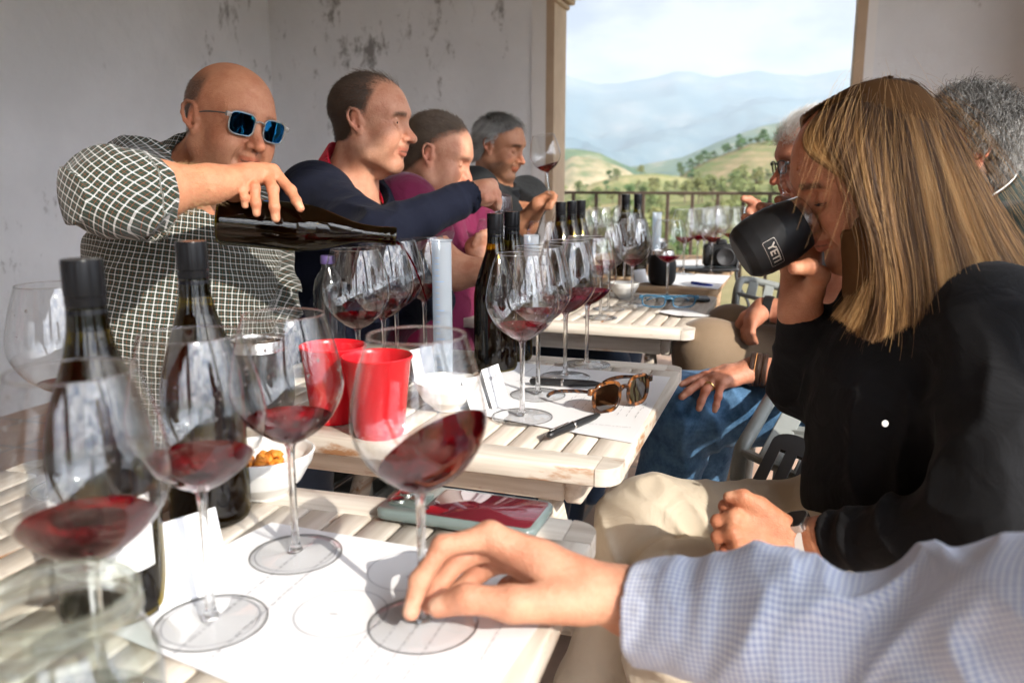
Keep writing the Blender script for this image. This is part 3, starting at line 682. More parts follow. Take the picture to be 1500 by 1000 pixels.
gb = [
 (hg, 'glass of swirling red wine whose stem base the blue-cuffed hand pinches', .141, (.50, .10), 1.0, 0, .003),
 (T(310, 912), 'big red wine glass standing right of the folded name card on near table', .133, (0, 0), 1.0, 50, 0),
 (T(434, 812), 'red wine glass between the snack bowl and the green phone', .131, (0, 0), .98, 50, 0),
 (np.array([-.262, .475, TT]), 'blurred red wine glass in front of the nearest bottle and behind the jar', .133, (0, 0), 1.0, 40, 0),
 (np.array([-.50, .885, TT]), 'nearly empty wine glass at the far left edge of the photo', .115, (0, 0), 1.0, 10, 0),
 (np.array([-.243, 1.27, TT]), 'wine glass behind the red cups, nearest below the tipped bottle', .127, (0, 0), 1.03, 90, 0),
 (np.array([-.218, 1.37, TT]), 'wine glass right under the mouth of the pouring bottle', .131, (.12, .0), 1.03, 90, .002),
 (np.array([-.21, 1.47, TT]), 'wine glass just behind the one being filled', .131, (0, 0), 1.03, 60, 0),
 (np.array([-.17, 1.575, TT]), 'wine glass left of the tall plastic cylinder, in front of the navy sweater', .134, (0, 0), 1.03, 60, 0),
 (np.array([.015, 1.166, TT]), 'nearest of the four red wine glasses lined up by the sunglasses', .127, (0, 0), 1.04, 90, 0),
 (np.array([.042, 1.292, TT]), 'second nearest of the four red wine glasses lined up by the sunglasses', .128, (0, 0), 1.04, 90, 0),
 (np.array([.094, 1.415, TT]), 'third of the four red wine glasses lined up by the sunglasses', .133, (0, 0), 1.04, 60, 0),
 (np.array([.141, 1.515, TT]), 'farthest of the four red wine glasses lined up by the sunglasses', .133, (0, 0), 1.04, 50, 0),
 (np.array([.225, 2.06, TT]), 'wine glass at the near end of the row on the eyeglasses table', .124, (0, 0), 1.0, 20, 0),
 (np.array([.262, 2.20, TT]), 'second wine glass of the row on the eyeglasses table, by the white bowl', .124, (0, 0), 1.0, 0, 0),
 (np.array([.335, 2.27, TT]), 'third wine glass of the row on the eyeglasses table', .12, (0, 0), 1.0, 0, 0),
 (np.array([.355, 2.41, TT]), 'last wine glass of the row on the eyeglasses table', .12, (0, 0), 1.0, 0, 0),
 (np.array([-.045, 2.10, TT]), 'wine glass partly hidden behind the two tall bottle caps, before the maroon polo', .128, (0, 0), 1.06, 0, 0),
 (np.array([.085, 2.28, TT]), 'empty looking wine glass beside the farther plastic cylinder', 0, (0, 0), 1.0, 0, 0),
 (np.array([.62, 2.96, .75]), 'front wine glass of the cluster beside the camera', .125, (0, 0), 1.0, 0, 0),
 (np.array([.70, 3.10, .75]), 'wine glass second from the front in the cluster beside the camera', .122, (0, 0), 1.0, 0, 0),
 (np.array([.80, 3.40, TT]), 'wine glass third from the front in the cluster beside the camera', .122, (0, 0), 1.0, 0, 0),
 (np.array([.87, 3.56, TT]), 'wine glass fourth from the front in the cluster beside the camera', .12, (0, 0), 1.0, 0, 0),
 (np.array([.94, 3.72, TT]), 'rearmost wine glass of the cluster beside the camera', .12, (0, 0), 1.0, 0, 0),
 (np.array([.66, 3.02, .75]) + [.07, -.02, 0], 'wine glass tucked right of the front glass of the camera cluster', .122, (0, 0), 1.0, 0, 0),
 (np.array([.76, 3.26, TT]), 'wine glass between the second and third of the camera cluster', .12, (0, 0), 1.0, 0, 0),
 (np.array([.90, 3.40, TT]), 'wine glass at the outer side of the camera cluster', .12, (0, 0), 1.0, 0, 0),
 (np.array([.985, 3.56, TT]), 'wine glass nearest the table end in the camera cluster', .12, (0, 0), 1.0, 0, 0),
 (np.array([.36, 2.62, .75]), 'wine glass in front of the far pair of bottles', .122, (0, 0), 1.0, 0, 0),
 (np.array([.22, 2.74, .75]), 'wine glass behind the three capped bottles by the stone jamb', .12, (0, 0), 1.0, 0, 0),
 (np.array([.17, 2.63, .75]), 'wine glass half hidden by the three capped bottles', .12, (0, 0), 1.0, 0, 0),
 (np.array([.44, 2.50, TT]), 'wine glass at the gap between the eyeglasses table and the brown table', .12, (0, 0), 1.0, 0, 0) if False else (np.array([.45, 2.36, TT]), 'wine glass beside the last one on the eyeglasses table', .12, (0, 0), 1.0, 0, 0),
 (np.array([.27, 2.90, .75]), 'wine glass left of the far pair of bottles, nearest of its row', .12, (0, 0), 1.0, 0, 0),
 (np.array([.33, 3.12, .75]), 'wine glass left of the far pair of bottles, second in its row', .12, (0, 0), 1.0, 0, 0),
 (np.array([.42, 3.48, TT]), 'wine glass left of the far pair of bottles, third in its row', .12, (0, 0), 1.0, 0, 0),
 (np.array([.50, 3.72, TT]), 'wine glass left of the far pair of bottles, last in its row', 0, (0, 0), 1.0, 0, 0),
]
for p_, lab, wn, sl, s_, dr, wv in gb: glass(p_, lab, wn, sl, s_, drops=dr, wave=wv)
# held glasses
glass(P(807, 301, 2.62), 'raised wine glass in the hand of the grey-bearded man', .128, (.15, 0), .95, 'wine glasses held up', tilt=(-.12, .05, 1))
glass(P(704, 398, 2.28), 'tilted wine glass in front of the black T-shirt', .13, (.5, 0), .95, 'wine glasses held up', tilt=(.25, -.1, 1))
glass(P(1106, 330, 2.1), 'tilted wine glass in the hand of the white-haired man', 0, (0, 0), .95, 'wine glasses held up', tilt=(.45, -.2, .6))

# ------------------------------------------------------------------ bottles
BP = [(0, .0), (.030, .0), (.0375, .002), (.040, .008), (.040, .128), (.0392, .142), (.0365, .158), (.031, .178), (.0245, .198), (.0188, .215), (.0155, .232), (.0143, .25), (.0138, .272), (.0138, .281)]
def smooth_prof(pr, n=60):
    pr = np.array(pr); s = np.r_[0, np.cumsum(np.linalg.norm(np.diff(pr, axis=0), axis=1))]; q = np.linspace(0, s[-1], n)
    q = np.unique(np.r_[q, s]); return np.stack([np.interp(q, s, pr[:, 0]), np.interp(q, s, pr[:, 1])], 1)
bottle_proto = None
M_['label'] = simple('bottle_label_paper', (.78, .78, .76), .7)
def bottle(pos, label, M=None, open_=False, fill=.222, group='burgundy bottles standing on the tables', rz=0, lab=False):
    global bottle_proto
    if bottle_proto is None or open_:
        e = empty('wine_bottle'); sh = smooth_prof(BP[1:]); k = np.convolve
        mb = MB(); mb.lathe(np.vstack([[(0.0, .0005)], sh]), 64); mb.build('bottle_glass', M_['bottle'], e, world=False, ang=180)
        inn = np.array([(max(r - .0025, 0), z + .003) for r, z in sh if z < fill]); top = inn[-1]
        mb = MB(); mb.lathe(np.vstack([[(0, inn[0, 1])], inn, [(0, top[1])]]), 48)
        if not open_: mb.build('wine', M_['bottle_wine'], e, world=False, ang=40)
        else: mb.build('wine', M_['bottle_wine'], e, world=False, ang=40)
        if open_:
            mb = MB(); mb.lathe([(.0128, .268), (.0148, .268), (.0152, .272), (.0152, .276), (.0142, .279), (.0152, .281), (.0152, .287), (.0146, .289), (.0118, .289), (.0112, .284), (.0112, .27)], 32)
            mb.build('lip', M_['bottle'], e, world=False, ang=60)
        else:
            mb = MB(); mb.lathe([(.0143, .232), (.0147, .236), (.0147, .2475), (.0142, .2485), (.0142, .2495), (.0149, .2505), (.0149, .2555), (.0143, .2565), (.0143, .2575), (.0151, .2585), (.0151, .2835), (.0145, .2855), (.0, .2858)], 40)
            mb.build('screw_cap', M_['black_cap'], e, world=False, ang=30)
            bottle_proto = e
    else:
        e = copy_tree(bottle_proto); [bpy.data.objects.remove(c) for c in list(e.children) if c.name.startswith('paper_label')]
    tag(e, label, 'wine bottle', group); e.location = tuple(pos)
    if M is not None: e.matrix_basis = Matrix.Translation(Vector(pos)) @ Matrix(np.array(M).tolist()).to_4x4()
    if lab:
        mb = MB(); a = np.linspace(-1.1, 1.1, 14) + rz; V = []; 
        for z in (.045, .105):
            for t in a: V.append((.0406 * math.cos(t), .0406 * math.sin(t), z))
        mb.add(V, [(i, i + 1, i + 15, i + 14) for i in range(13)]); mb.build('paper_label', M_['label'], e, world=False)
    return e
bottle(np.array([-.323, .615, TT]), 'nearest screw-capped wine bottle, at the left of the photo', lab=True, rz=-1.35)
bottle(np.array([-.312, .80, TT]), 'screw-capped wine bottle behind the big front glass and name card')
bottle(np.array([-.03, 1.485, TT]), 'left of the two tall capped bottles behind the lined up glasses')
bottle(np.array([.0, 1.57, TT]), 'right of the two tall capped bottles behind the lined up glasses')
bottle(np.array([.135, 2.29, TT]), 'front one of three capped bottles beside the stone jamb')
bottle(np.array([.172, 2.385, TT]), 'middle one of three capped bottles beside the stone jamb')
bottle(np.array([.205, 2.475, TT]), 'rear one of three capped bottles beside the stone jamb')
bottle(np.array([.40, 2.92, .75]), 'left bottle of the farthest pair, before the railing')
bottle(np.array([.455, 3.00, .75]), 'right bottle of the farthest pair, before the railing')
b0, b1 = P(318, 322, 1.33), P(558, 344, 1.385); ax = (b1 - b0); ax /= np.linalg.norm(ax)
BTL_AX, BTL_B0 = ax, b0
bottle(b0, 'tipped open wine bottle in the hand of the bald man', frame_from(ax), open_=True, group='bottle being poured', fill=.26)
st = b0 + ax * .289 + np.array([0, 0, -.009])
mb = MB(); pts = [st + np.array([.5 * .10 * t, 0, -.075 * t * (.35 + t)]) for t in np.linspace(0, 1, 10)]; mb.tube(pts, np.linspace(.0022, .0011, 10), 8)
tag(mb.build('wine_stream', M_['wine'], ang=180), 'thin stream of red wine falling from the tipped bottle', 'wine stream')
# ------------------------------------------------------------------ things on the tables
def sheet(corners, z, mat_, name, label, cat, th=.0004, bend=0, group=None, n=10):
    """a sheet of paper from four corner points (x, y); its corners lift a little"""
    A, B, C_, D = [np.array(c[:2], float) for c in corners]; V = []; 
    for i in range(n + 1):
        for j in range(n + 1):
            s, t = i / n, j / n; p = A * (1 - s) * (1 - t) + B * s * (1 - t) + C_ * s * t + D * (1 - s) * t
            e = (abs(s - .5) * 2) ** 4 * (abs(t - .5) * 2) ** 4; V.append((p[0], p[1], z + bend * e + .0003 * math.sin(7 * s + 5 * t) * (1 if bend else 0)))
    F = [(i * (n + 1) + j, (i + 1) * (n + 1) + j, (i + 1) * (n + 1) + j + 1, i * (n + 1) + j + 1) for i in range(n) for j in range(n)]
    m = len(V); V2 = [(x, y, q - th) for x, y, q in V]; F2 = [tuple(k + m for k in f)[::-1] for f in F]
    mb = MB(); mb.add(V + V2, F + F2); o = mb.build(name, mat_); tag(o, label, cat, group); return o
def text_on(txt, origin, xdir, ydir, size, mat_, parent, name='lettering', extrude=0, align='LEFT', ls=1.0):
    """flat lettering lying in the plane of xdir, ydir"""
    cu = bpy.data.curves.new(name, 'FONT'); cu.body = txt; cu.size = size; cu.extrude = extrude; cu.align_x = align; cu.space_line = ls; cu.resolution_u = 3
    ob = bpy.data.objects.new('tmp', cu); COL.objects.link(ob); dg = bpy.context.evaluated_depsgraph_get(); dg.update()
    me = bpy.data.meshes.new_from_object(ob.evaluated_get(dg)); bpy.data.objects.remove(ob)
    x = np.array(xdir, float); x /= np.linalg.norm(x); y = np.array(ydir, float); y -= x * (x @ y); y /= np.linalg.norm(y); z = np.cross(x, y)
    M = Matrix(np.array([x, y, z]).T.tolist()).to_4x4(); M.translation = Vector(origin); me.transform(M); me.name = name
    return link(name, me, mat_, parent)
def strips(segs, z, wd, mat_, parent, name='lettering'):
    mb = MB()
    for a, b in segs:
        a = np.array(a[:2], float); b = np.array(b[:2], float); d = b - a; d /= np.linalg.norm(d) + 1e-9; q = np.array([-d[1], d[0]]) * wd / 2
        mb.add([(*(a - q), z), (*(b - q), z), (*(b + q), z), (*(a + q), z)], [(0, 1, 2, 3)])
    return mb.build(name, mat_, parent, smooth=False)
PZ = TT + .0012
# near table: tasting sheet
sh1 = sheet([T(398, 766), T(842, 842), T(640, 1130), T(110, 905)], PZ, M_['paper'], 'tasting_sheet', 'white tasting sheet under the near glasses and the pinching hand', 'paper', bend=.0)
l1 = np.array([math.sin(hT1), math.cos(hT1), 0]); u1 = np.array([-math.cos(hT1), math.sin(hT1), 0])
def ring(c, r, z, wd, n=48):
    return [((c[0] + r * math.cos(a), c[1] + r * math.sin(a)), (c[0] + r * math.cos(a + 2 * math.pi / n), c[1] + r * math.sin(a + 2 * math.pi / n))) for a in np.arange(n) / n * 2 * math.pi]
seg = []
for c in (T(434, 812), T(310, 912), T(500, 900), T(600, 838)): seg += ring(c, .037, 0, 0)
strips(seg, PZ + .0009, .0006, M_['ink_soft'], sh1)
rsx = np.random.RandomState(8)
def words(p0, d, length, h, n, z, mat_, parent):
    """rows of very small illegible print: short strokes, the photo shows only their rhythm"""
    segs = []; d = d / np.linalg.norm(d); q = np.cross([0, 0, 1.], d); x = 0
    while x < length:
        w_ = .002 + .007 * rsx.rand(); k = 0
        while k < w_:
            a = p0 + d * (x + k) - q * h * .5 * (.6 + .4 * rsx.rand()); b = p0 + d * (x + k + .0006 * rsx.randn() * .4) + q * h * .5 * (.6 + .4 * rsx.rand()); segs.append((a, b)); k += .0014
        x += w_ + .0028
    return strips(segs, z, .00045, mat_, parent)
for a, b, h in (((255, 960), .21, .0032), ((300, 975), .20, .0032), ((480, 1000), .09, .002), ((515, 1000), .10, .002), ((550, 1000), .09, .002), ((590, 1000), .10, .002), ((705, 970), .06, .002)):
    words(T(*a), l1, b, h, 0, PZ + .0009, M_['ink_soft'], sh1)
text_on('2', T(605, 850) + [0, 0, .0021], l1, u1, .010, M_['ink_soft'], sh1); text_on('1', T(492, 905) + [0, 0, .0021], l1, u1, .010, M_['ink_soft'], sh1)
# second table: sheet with score rows
sh2 = sheet([T(752, 531), T(982, 553), T(926, 650), T(640, 597)], PZ, M_['paper'], 'score_sheet', 'white score sheet under the sunglasses and the two black pens', 'paper', bend=.0)
seg = []
for k in range(9):
    for j in range(5):
        p = T(826 + 13 * k, 596 + 2.2 * k + (0 if j < 3 else 3)) + Ld * .021 * j - Ud * .0; seg.append((p, p + Ld * .013))
strips(seg, PZ + .0009, .00055, M_['ink_soft'], sh2)
words(T(862, 622), -Ud, .06, .003, 0, PZ + .0009, M_['ink_soft'], sh2); words(T(770, 548), Ld, .05, .003, 0, PZ + .0009, M_['ink_soft'], sh2)
words(T(800, 545), Ld, .06, .003, 0, PZ + .0009, M_['ink_soft'], sh2)
seg = [(T(756, 560), T(800, 549)), (T(750, 575), T(815, 558)), (T(700, 585), T(782, 569))]; strips(seg, PZ + .0009, .0007, M_['ink_soft'], sh2)
# far sheets
sheet([T(620, 433), T(705, 425), T(700, 441), T(640, 450)], PZ, M_['paper'], 'score_sheet', 'white sheet lying before the maroon polo man', 'paper')
tf = .75
sheet([T(960, 399, tf), T(1070, 404, tf), T(1052, 424, tf), T(925, 412, tf)], tf + .0012, M_['paper'], 'score_sheet', 'white sheet with a blue pen on the brown table', 'paper')
sheet([T(960, 385), T(1030, 384), T(1030, 394), T(950, 396)], tf + .0012, M_['paper'], 'score_sheet', 'white sheet under the far cluster of glasses', 'paper')
nap = sheet([T(962, 459), T(1000, 452), T(1041, 466), T(1000, 466)], TT + .004, M_['paper'], 'napkin', 'torn white paper napkin on the eyeglasses table', 'napkin', bend=.004)
# name cards: folded tents
def tent(a, b, h, lean, label, lines=(), back=None):
    """a, b: table points of the fold's base line facing the camera; lean: horizontal vector from front foot to back foot"""
    a = np.array(a, float); b = np.array(b, float); lean = np.array([lean[0], lean[1], 0.]); up = np.array([0, 0, h]); a[2] = b[2] = TT + .002
    t = .0005; mb = MB(); n_ = np.cross(b - a, up + lean / 2); n_ /= np.linalg.norm(n_); n_ *= t
    A, B = a, b; C1, D1 = b + lean / 2 + up, a + lean / 2 + up; E1, F1 = b + lean, a + lean
    for q in ((A, B, C1, D1), (D1, C1, E1, F1)):
        q = np.array(q); nn = np.cross(q[1] - q[0], q[3] - q[0]); nn = nn / np.linalg.norm(nn) * t
        mb.add(np.vstack([q, q - nn]), [(0, 1, 2, 3), (7, 6, 5, 4), (0, 4, 5, 1), (1, 5, 6, 2), (2, 6, 7, 3), (3, 7, 4, 0)])
    o = mb.build('name_card', M_['paper'], smooth=False); tag(o, label, 'name card', 'folded name cards')
    x = b - a; y = up + lean / 2; nn = np.cross(x, y); nn /= np.linalg.norm(nn)
    for tx, s_, u_, v_ in lines: text_on(tx, a + x * u_ + y * v_ + nn * .0006, x, y, s_, M_['ink'], o, 'lettering')
    return o
tent(T(235, 898), T(340, 858), .062, T(205, 862) - T(235, 898), 'tall folded name card leaning before the second bottle on near table', [])
tent(T(722, 601), T(746, 590), .058, (-.035, .03), 'folded name card behind the white bowl on the pen table', [('Franch', .011, .12, .68), ('------', .006, .15, .5), ('-----', .006, .15, .38)])
tent(T(690, 606), T(716, 600), .05, (-.03, .012), 'tilted folded card leaning against the printed name card', [])
tent(T(608, 560), T(640, 552), .052, (-.02, .03), 'folded name card in front of the tall plastic cylinder', [])
tent(T(933, 415, .75), T(950, 413, .75), .05, (-.02, .03), 'folded name card left of the black tumbler', [])

# red cups
for q, (x, y, lab) in enumerate(((-.183, 1.085, 'front red plastic cup on the slatted table'), (-.258, 1.155, 'rear red plastic cup behind the front one'))):
    pr = [(0, .004), (.036, .004), (.040, .006), (.0525, .104), (.0550, .107), (.0557, .110), (.0545, .1115), (.0530, .110), (.0513, .104), (.0388, .010), (.037, .008), (0, .008)]
    mb = MB(); mb.lathe([(0, 0), (.037, 0), (.039, .003)] + pr[2:], 64); e = mb.build('red_cup', M_['red'], world=False, ang=50); e.location = (x, y, TT); e.scale = (.87, .87, 1.0)
    tag(e, lab, 'cup', 'red plastic cups')
# bowls
def china(pos, r, h, label, tilt=None):
    pr = [(0, .0), (r * .42, 0), (r * .44, .003), (r * .72, h * .35), (r * .93, h * .75), (r, h), (r - .0016, h + .0012), (r - .0035, h), (r * .9, h * .75), (r * .69, h * .37), (r * .4, .008), (0, .007)]
    p2 = smooth_prof(pr, 50); mb = MB(); mb.lathe(np.vstack([[(0, 0)], p2[1:-1], [(0, .007)]]), 64); e = mb.build('china_bowl', M_['china'], world=False, ang=50); e.location = tuple(pos); tag(e, label, 'bowl', 'white china bowls'); return e
china(T(655, 598), .051, .045, 'white china bowl on the pen table, behind the swirled glass')
sb = np.array([-.275, .865, TT]); china(sb, .056, .05, 'white china bowl holding orange snacks')
china(T(914, 436), .045, .045, 'white china bowl on the eyeglasses table')
M_s = M_['snack']
sn = empty('snack_heap', sb + [0, 0, .02]); tag(sn, 'handful of curly orange snacks in the white bowl', 'snack', kind='stuff')
mb = MB(); rs = np.random.RandomState(2)
for k in range(26):
    c = np.array([rs.randn() * .017, rs.randn() * .017, .004 + .013 * rs.rand()]); a = rs.rand() * 6.28; t = np.linspace(0, 2.6, 7)
    mb.tube(np.stack([c[0] + .008 * np.cos(t + a), c[1] + .008 * np.sin(t + a), c[2] + .004 * np.sin(2 * t)], 1), .0042, 6)
o = mb.build('snacks', M_['snack'], sn, world=False, ang=180)
# tumblers
def tumbler(pos, label, tilt=None, body='black_powder', s=1.0, group='insulated tumblers'):
    e = empty('tumbler'); sp = smooth_prof([(0, 0), (.028, 0), (.0335, .002), (.0400, .012), (.0434, .028), (.044, .045), (.0435, .062), (.041, .08), (.0375, .0945)], 50)
    # round the base more gently
    mb = MB(); mb.lathe(sp, 64); mb.build('body', M_[body], e, world=False, ang=180)
    mb = MB(); mb.lathe([(.0375, .0946), (.0368, .0980), (.0352, .1075), (.0347, .1085), (.0338, .1075), (.0350, .098), (.040, .08), (.0415, .05), (.03, .008), (0, .006)], 64); mb.build('steel_rim', M_['steel'], e, world=False, ang=180)
    tag(e, label, 'tumbler', group); e.scale = (s,) * 3; e.location = tuple(pos); return e
tumbler(np.array([-.365, 1.15, TT]), 'grey steel tumbler behind the glasses left of the red cups', s=1.12)
tumbler(T(969, 417, .75), 'matt black tumbler at the edge of the honey brown table', s=1.04)
tumbler(np.array([.60, 3.42, TT]), 'matt black tumbler far back among the glasses by the railing', s=1.0)
# measuring cylinders
M_['frosted'] = thin_glass('frosted_plastic', (.80, .84, .88), .7, .25, 2.2)
def cylinder(pos, label, H=.245, r=.0165):
    e = empty('measuring_cylinder', pos); tag(e, label, 'cylinder', 'plastic measuring cylinders')
    def milky():
        m = bpy.data.materials.get('milky_plastic')
        if m: return m
        m = bpy.data.materials.new('milky_plastic'); m.use_nodes = True; nt = m.node_tree; nt.nodes.clear(); L = nt.links.new
        out = N(nt, 'ShaderNodeOutputMaterial'); a = N(nt, 'ShaderNodeBsdfTransparent'); a.inputs[0].default_value = (.85, .9, .95, 1); b = N(nt, 'ShaderNodeBsdfDiffuse'); b.inputs[0].default_value = (.70, .74, .78, 1)
        t = N(nt, 'ShaderNodeBsdfTranslucent'); t.inputs[0].default_value = (.8, .86, .92, 1); g = N(nt, 'ShaderNodeBsdfGlossy'); g.inputs['Roughness'].default_value = .15
        m0 = N(nt, 'ShaderNodeMixShader'); m0.inputs[0].default_value = .5; L(b.outputs[0], m0.inputs[1]); L(t.outputs[0], m0.inputs[2])
        m1 = N(nt, 'ShaderNodeMixShader'); m1.inputs[0].default_value = .58; L(m0.outputs[0], m1.inputs[1]); L(a.outputs[0], m1.inputs[2])
        m2 = N(nt, 'ShaderNodeMixShader'); m2.inputs[0].default_value = .06; L(m1.outputs[0], m2.inputs[1]); L(g.outputs[0], m2.inputs[2]); L(m2.outputs[0], out.inputs[0]); return m
    mm = milky()
    mb = MB(); mb.lathe([(0, .008), (r, .008), (r, H - .002), (r + .0025, H), (r + .001, H + .0012), (r - .0012, H - .002), (r - .0012, .010), (0, .010)], 40); mb.build('tube', mm, e, world=False, ang=50)
    mb = MB(); mb.prism([( .032 * math.cos(a), .032 * math.sin(a)) for a in np.arange(6) / 6 * 2 * np.pi], 0, .006); mb.lathe([(.0165, .006), (.0165, .0078)], 30); mb.build('foot', mm, e, world=False, ang=30)
    mb = MB()
    for k in range(20):
        a = np.linspace(-2.2, -2.2 + (.9 if k % 5 == 0 else .45), 6); z = .03 + k * .0098
        V = [((r + .0002) * math.cos(t), (r + .0002) * math.sin(t), z + q) for q in (0, .0007) for t in a]; mb.add(V, [(i, i + 1, i + 7, i + 6) for i in range(5)])
    mb.build('scale', simple('blue_print', (.1, .3, .65), .6), e, world=False)
cylinder(T(650, 560) , 'tall milky plastic measuring cylinder beside the white bowl')
cylinder(np.array([.052, 2.2, TT]), 'plastic measuring cylinder behind the capped bottle pair', H=.2, r=.02)
cylinder(np.array([.57, 3.25, TT]), 'farthest plastic measuring cylinder, by the railing', H=.22, r=.018)
# glass jar, nearest
e = empty('glass_jar', (-.232, .385, TT)); tag(e, 'blurred clear glass preserving jar at the lower left corner', 'jar')
pr = [(0, .003), (.040, .003), (.046, .010), (.047, .03), (.047, .085), (.0455, .100), (.040, .112), (.0378, .117), (.0378, .121)]
mb = MB(); mb.lathe(smooth_prof(pr, 60)[1:], 72); mb.build('jar_body', M_['jar_glass'], e, world=False, ang=180)
mb = MB(); mb.lathe([(.0378, .121), (.0398, .123), (.0398, .127), (.0380, .129), (.0380, .131), (.0392, .1325), (.0392, .136), (.0375, .138), (.0355, .137), (.0350, .134), (.0352, .121)], 72); mb.build('jar_neck', solid_glass('thick_glass', (.93, .96, .94), tmix=.5), e, world=False, ang=180)
mb = MB(); mb.lathe([(0, .009), (.0405, .009), (.0435, .016), (.0445, .03), (.0445, .066), (0, .066)], 64); mb.build('water', solid_glass('still_water', (.97, .98, .98), ior=1.33, tmix=.6), e, world=False, ang=50)
# water bottle behind the filled glasses
e = empty('water_bottle', (-.36, 1.60, TT)); tag(e, 'clear plastic water bottle with purple cap behind the filled glasses', 'water bottle')
mb = MB(); pr = [(.0, 0), (.028, 0), (.031, .004)] + [(.031 - (.0012 if k % 2 else 0), .01 + k * .012) for k in range(10)] + [(.031, .13), (.026, .155), (.013, .175), (.0125, .185)]; mb.lathe(pr, 40); mb.build('bottle_body', M_['clear_plastic'], e, world=False, ang=180)
mb = MB(); mb.lathe([(.0138, .184), (.0142, .186), (.0142, .198), (.013, .20), (0, .20)], 30); mb.build('cap', simple('purple_cap', (.10, .07, .2), .4), e, world=False)

# pens
def pen(a, b, r, label, mat_='black', trim='steel', clip=True):
    a = np.array(a, float); b = np.array(b, float); d = b - a; ln = np.linalg.norm(d); d /= ln; F = frame_from(d)
    e = empty('pen', (a + b) / 2); tag(e, label, 'pen')
    mb = MB(); mb.lathe([(0, 0), (r * .35, .0), (r * .45, .003), (r * .8, .012), (r * .95, .03), (r, ln * .45), (r, ln * .52)], 20, a, F); mb.build('barrel', M_[mat_], e)
    mb = MB(); mb.lathe([(r * 1.02, ln * .52), (r * 1.12, ln * .525), (r * 1.12, ln * .55), (r * 1.02, ln * .555)], 20, a, F)
    if clip: mb.bar(a + d * ln * .62 + np.array([0, 0, r * 1.25]), a + d * ln * .97 + np.array([0, 0, r * 1.15]), .003, .0012, bev=.0004)
    mb.build('trim', M_[trim], e)
    mb = MB(); mb.lathe([(r * 1.0, ln * .555), (r, ln * .93), (r * .8, ln * .985), (r * .4, ln), (0, ln)], 20, a, F); mb.build('cap', M_[mat_], e)
    return e
zp = TT + .0025 + .006
pen(T(878, 607, zp), T(803, 638, zp), .0055, 'black ballpoint pen at the front edge of the score sheet')
pen(T(880, 562, zp), T(776, 558, zp), .0062, 'thick black fountain pen behind the lined up glasses')
pen(T(1006, 416, tf + .005), T(1044, 418, tf + .005), .004, 'blue pen on the white sheet by the black tumbler', 'blue') if False else None
M_['blue'] = simple('blue_pen', (.02, .07, .6), .3)
pen(T(1044, 418, tf + .007), T(1012, 414, tf + .007), .0045, 'blue pen on the white sheet by the black tumbler', 'blue', 'blue')

# phone
def slab(c, x, y, lx, ly, th, r, mat_, parent, name, z0=0, bev=.001):
    x = np.array(x, float); x[2] = 0; x /= np.linalg.norm(x); y = np.cross([0, 0, 1.], x)
    mb = MB(); pr = rounded_rect(lx, ly, r); pi = rounded_rect(lx - 2 * bev, ly - 2 * bev, max(r - bev, .0005)); n = len(pr); M = np.array([x, y, Zd]).T
    V = [(*p, z0 + bev * 0) for p in pi] + [(*p, z0 + bev) for p in pr] + [(*p, z0 + th - bev) for p in pr] + [(*p, z0 + th) for p in pi]
    F = [tuple(range(n))[::-1], tuple(range(3 * n, 4 * n))]
    for k in range(3): F += [(k * n + i, k * n + (i + 1) % n, (k + 1) * n + (i + 1) % n, (k + 1) * n + i) for i in range(n)]
    V = np.array(V) @ M.T + np.array(c); mb.add(V, F); return mb.build(name, mat_, parent, ang=50)
pa, pb = T(580, 742), T(790, 772); px_ = pb - pa; pc = (pa + pb) / 2; px_ /= np.linalg.norm(px_); py_ = np.cross([0, 0, 1.], px_)
ph = empty('phone', pc + [0, 0, .003]); tag(ph, 'phone in a clear green-grey case with a dark red back, lying face down', 'phone')
M_['case'] = simple('clear_phone_case', (.16, .20, .19), .12, spec=.6, var=.1, vscale=30); M_['redback'] = simple('dark_red_back', (.12, .012, .02), .06, spec=.6); M_['lens'] = simple('camera_lens', (.01, .01, .012), .05, spec=.8)
slab(pc + [0, 0, .0022], px_, py_, .172, .082, .0105, .013, M_['case'], ph, 'case', bev=.002)
slab(pc + [0, 0, .0022] + px_ * .022, px_, py_, .118, .070, .0006, .006, M_['redback'], ph, 'back_panel', z0=.0106, bev=.0002)
slab(pc + [0, 0, .0022] - px_ * .060 - py_ * .004, px_, py_, .040, .042, .0016, .009, simple('green_metal', (.20, .25, .23), .25, metal=.6), ph, 'camera_plate', z0=.0106, bev=.0005)
for a_, b_ in ((-.070, .006), (-.070, -.014), (-.052, -.004)):
    mb = MB(); c = pc + [0, 0, .0144] + px_ * a_ + py_ * b_; mb.lathe([(.0078, 0), (.0078, .002), (.0070, .0024), (.0066, .0020)], 28, c); rg = mb.build('lens_ring', M_['steel'], ph); mb = MB(); mb.lathe([(.0066, .0019), (0, .0019)], 28, c); mb.build('lens', M_['lens'], rg)
# dark phone and far things
slab(T(690, 437) + [0, 0, .0022], (1, .1, 0), None, .15, .072, .009, .01, M_['black'], None, 'phone') and None
o = [o for o in bpy.data.objects if o.name == 'phone.001'][0]; tag(o, 'black phone lying before the maroon polo man', 'phone')
tp = slab(T(1040, 396, .75) + [0, 0, .0022], (1, -.1, 0), None, .20, .12, .010, .008, M_['black'], None, 'tablet_case'); tag(tp, 'flat black tablet case under the camera', 'tablet case')
slab(T(1000, 440) + [0, 0, .0022], (1, -.1, 0), None, .15, .07, .008, .006, M_['black'], None, 'phone'); o = [o for o in bpy.data.objects if o.name == 'phone.002'][0]; tag(o, 'black phone under the blue eyeglasses', 'phone')
